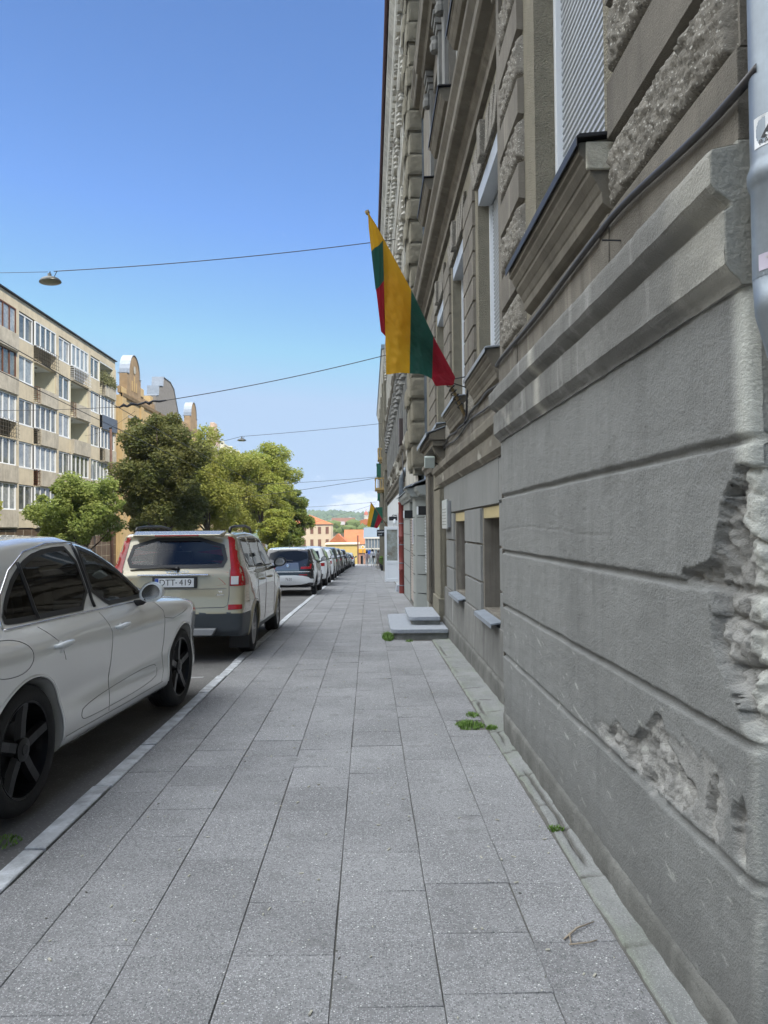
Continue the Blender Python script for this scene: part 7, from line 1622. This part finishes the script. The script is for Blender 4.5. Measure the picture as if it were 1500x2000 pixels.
# trolley wires along the street and the insulated cross wire
wire('contact wire running along the street, higher and left', sag((-6.65, -6, 5.75), (-6.65, 70, 3.9), .25), .009)
wire('contact wire running along the street, lower one', sag((-7.35, -6, 5.60), (-7.35, 70, 3.5), .25), .009)
YW = 22.3
def onyw(x, y): return ((x-720.3+.009*(1031-y))*YW/1450, YW, 1.62+(1031-y+.009*(x-720))*YW/1450)
wire('cross wire from the flag facade down to the contact wires', sag((1.2, YW, onyw(800, 682)[2]), onyw(326, 775), .10), .012)
wire('cross wire continuing left from the insulators', sag(onyw(225, 787), (-12.5, YW, 5.25), .05), .008)
mb = MB(); P = [onyw(*p) for p in [(326,775),(312,777),(300,776),(292,781),(286,778),(270,783),(258,781),(250,786),(243,783),(236,787),(225,787)]]
mb.tube(P, [.02,.035,.03,.055,.035,.03,.05,.035,.05,.025,.015], 8); tag(mb.build('wire_insulators', MT['dark_metal']), 'chain of dark insulators and clamps on the cross wire', 'insulator')
for k, (y, z, z2) in enumerate([(75, 6.8, 6.1), (64, 6.0, 4.2), (95, 4.95, 4.2), (110, 5.2, 1.5)]):
    wire(['distant span wire, upper of the far pair', 'distant span wire sloping down to the left in the far pair', 'faint level wire just above the hills', 'faint sloping wire just above the hills'][k], sag((1.1, y, z), (-12, y, z2), .1), .018)
t = thing('tall_pole', (-19.9, 58, -1.5), 'tall thin rusty steel pole before the concrete block', 'pole')
mb = MB(); mb.tube([(-19.9, 58, zr(58)), (-19.95, 58, 5), (-20.0, 58, 9.55)], [.13, .11, .09], 12); mb.build('shaft', mat('rusty_steel', (.16,.09,.07), .7, var=.3, vscale=3), t, smooth=True)
mb = MB(); mb.lathe([(.1, 9.5), (.12, 9.6), (.001, 9.66)], (-20.0, 58, 0), n=12); mb.build('cap', MT['dark_metal'], t)
# wires crossing at the left
wire('thin wire crossing low before the concrete block', sag((-12.5, 40, 8.0), (-22, 58, 9.0), .3), .01)
# people walking away down the pavement
def person(x, y, label, shirt, trousers, hairc, h=1.72, skirt=False, bag=None, phase=1, hatc=None):
    z0 = zr(y); s = h/1.72; t = thing('person', (x, y, z0), label, 'person')
    sk = mat('skin', (.42,.27,.20), .6)
    me = bpy.data.meshes.new('body'); st = .16*phase
    V = [(0,0,.92),(0,0,1.12),(0,0,1.34),(0,0,1.47),(0,.01,1.56),(0,.01,1.66), (.09,0,.88),(.10,st*.5,.50),(.10,st-.05,.09),(.10,st+.10,.035), (-.09,0,.88),(-.10,-st*.4,.50),(-.10,-st-.14,.12),(-.10,-st-.02,.04),
         (.17,0,1.38),(.24,-.03,1.12),(.25,.05,.90),(.25,.08,.80), (-.17,0,1.38),(-.24,.03,1.12),(-.25,.10,.92),(-.25,.14,.84)]
    E_ = [(0,1),(1,2),(2,3),(3,4),(4,5),(0,6),(6,7),(7,8),(8,9),(0,10),(10,11),(11,12),(12,13),(2,14),(14,15),(15,16),(16,17),(2,18),(18,19),(19,20),(20,21)]
    R_ = [.13,.12,.14,.06,.09,.08,.085,.055,.038,.03,.085,.055,.038,.03,.05,.04,.03,.025,.05,.04,.03,.025]
    me.from_pydata([tuple(np.array(v)*s) for v in V], E_, []); o = bpy.data.objects.new('body', me); S.collection.objects.link(o)
    md = o.modifiers.new('skin', 'SKIN'); o.data.skin_vertices[0]
    for i, r_ in enumerate(R_): sv = me.skin_vertices[0].data[i]; sv.radius = (r_*s*1.05, r_*s*.85); sv.use_root = (i == 0)
    ss = o.modifiers.new('sub', 'SUBSURF'); ss.levels = 2; ss.render_levels = 2
    bpy.context.view_layer.update(); m2 = bpy.data.meshes.new_from_object(o.evaluated_get(bpy.context.evaluated_depsgraph_get())); o.modifiers.clear(); o.data = m2; m2.name = 'body'
    for mm in (sk, trousers, shirt): m2.materials.append(mm)
    for p in m2.polygons:
        c = p.center/s; p.material_index = 2 if (c.z > .93 and c.z < 1.47 and abs(c.x) < .30 and (c.z > 1.1 or abs(c.x) < .2)) else (1 if c.z < .95 and c.z > (.42 if skirt else .08) and abs(c.x) < .19 else 0); p.use_smooth = True
    o.parent = t
    mb = MB(); mb.lathe([(.001, .13), (.06, .115), (.10, .05), (.105, -.03), (.095, -.09), (.05, -.12)], (0, -.005, 1.62*s), n=16); mb.v = [tuple(np.array(v)+np.array([x, y, z0])) for v in mb.v]; mb.build('hair', hairc, t, smooth=True)
    mb = MB(); mb.lathe([(.165, 0), (.175, .12), (.15, .3), (.16, .44), (.12, .52), (.06, .55)], (0, 0, .90*s), n=18); mb.v = [(x+v[0]*1.12, y+v[1]*.75, z0+v[2]) for v in mb.v]; mb.build('shirt', shirt, t, smooth=True)
    if skirt:
        mb = MB(); mb.lathe([(.25, .30), (.20, .6), (.15, .95)], (0, 0, 0), n=18); mb.v = [(x+v[0], y+v[1]*.8, z0+v[2]*s) for v in mb.v]; mb.build('skirt', trousers, t, smooth=True)
    if bag:
        bg_ = thing('shoulder_bag', (x+bag[0], y, z0+bag[1]), bag[3], 'bag'); mb = MB(); mb.box(x+bag[0]-.13, x+bag[0]+.13, y-.28, y-.18, z0+bag[1]-.1, z0+bag[1]+.1); mb.build('pouch', bag[2], bg_, bevel=.03)
        mb = MB(); mb.tube([(x+bag[0]-.1, y-.2, z0+bag[1]+.1), (x-.12, y-.16, z0+1.3*s), (x-.1, y-.02, z0+1.47*s)], .012, 5); mb.build('strap', bag[2], bg_)
wsh = mat('shirt_white', (.75,.76,.82), .8); sho = mat('shorts_white', (.62,.64,.60), .85); olv = mat('cloth_olive', (.16,.13,.10), .85); tan = mat('cloth_taupe', (.27,.24,.22), .85)
person(.33, 73.5, 'person in a white shirt and pale shorts walking away with a black bag', wsh, sho, MT['black'], 1.74, bag=(.12, 1.0, MT['black'], 'small black bag worn by the person in white'), phase=1)
person(.92, 73.8, 'person in a taupe top and long dark skirt walking on the right', tan, olv, mat('hair_brown', (.14,.10,.07), .8), 1.62, skirt=True, bag=(.30, .75, MT['black'], 'dark shopping bag beside the person in the long skirt'), phase=-1)
person(-.25, 79, 'person in pale pink standing by the last parked car', mat('cloth_pink', (.50,.36,.36), .85), mat('cloth_pink_grey', (.42,.33,.34), .85), MT['black'], 1.6, phase=.5)
# haze
hz = MB(); hz.box(-2600, 2600, -62, 4100, -30, 75)
hm = bpy.data.materials.new('haze_air'); hm.use_nodes = True; hm.node_tree.nodes.clear(); vo = hm.node_tree.nodes.new('ShaderNodeVolumePrincipled'); oo = hm.node_tree.nodes.new('ShaderNodeOutputMaterial')
vo.inputs['Color'].default_value = (.80, .88, 1.0, 1); vo.inputs['Density'].default_value = .00024; vo.inputs['Anisotropy'].default_value = .2; hm.node_tree.links.new(vo.outputs[0], oo.inputs['Volume'])
HAZE = tag(hz.build('haze', hm), kind='stuff')
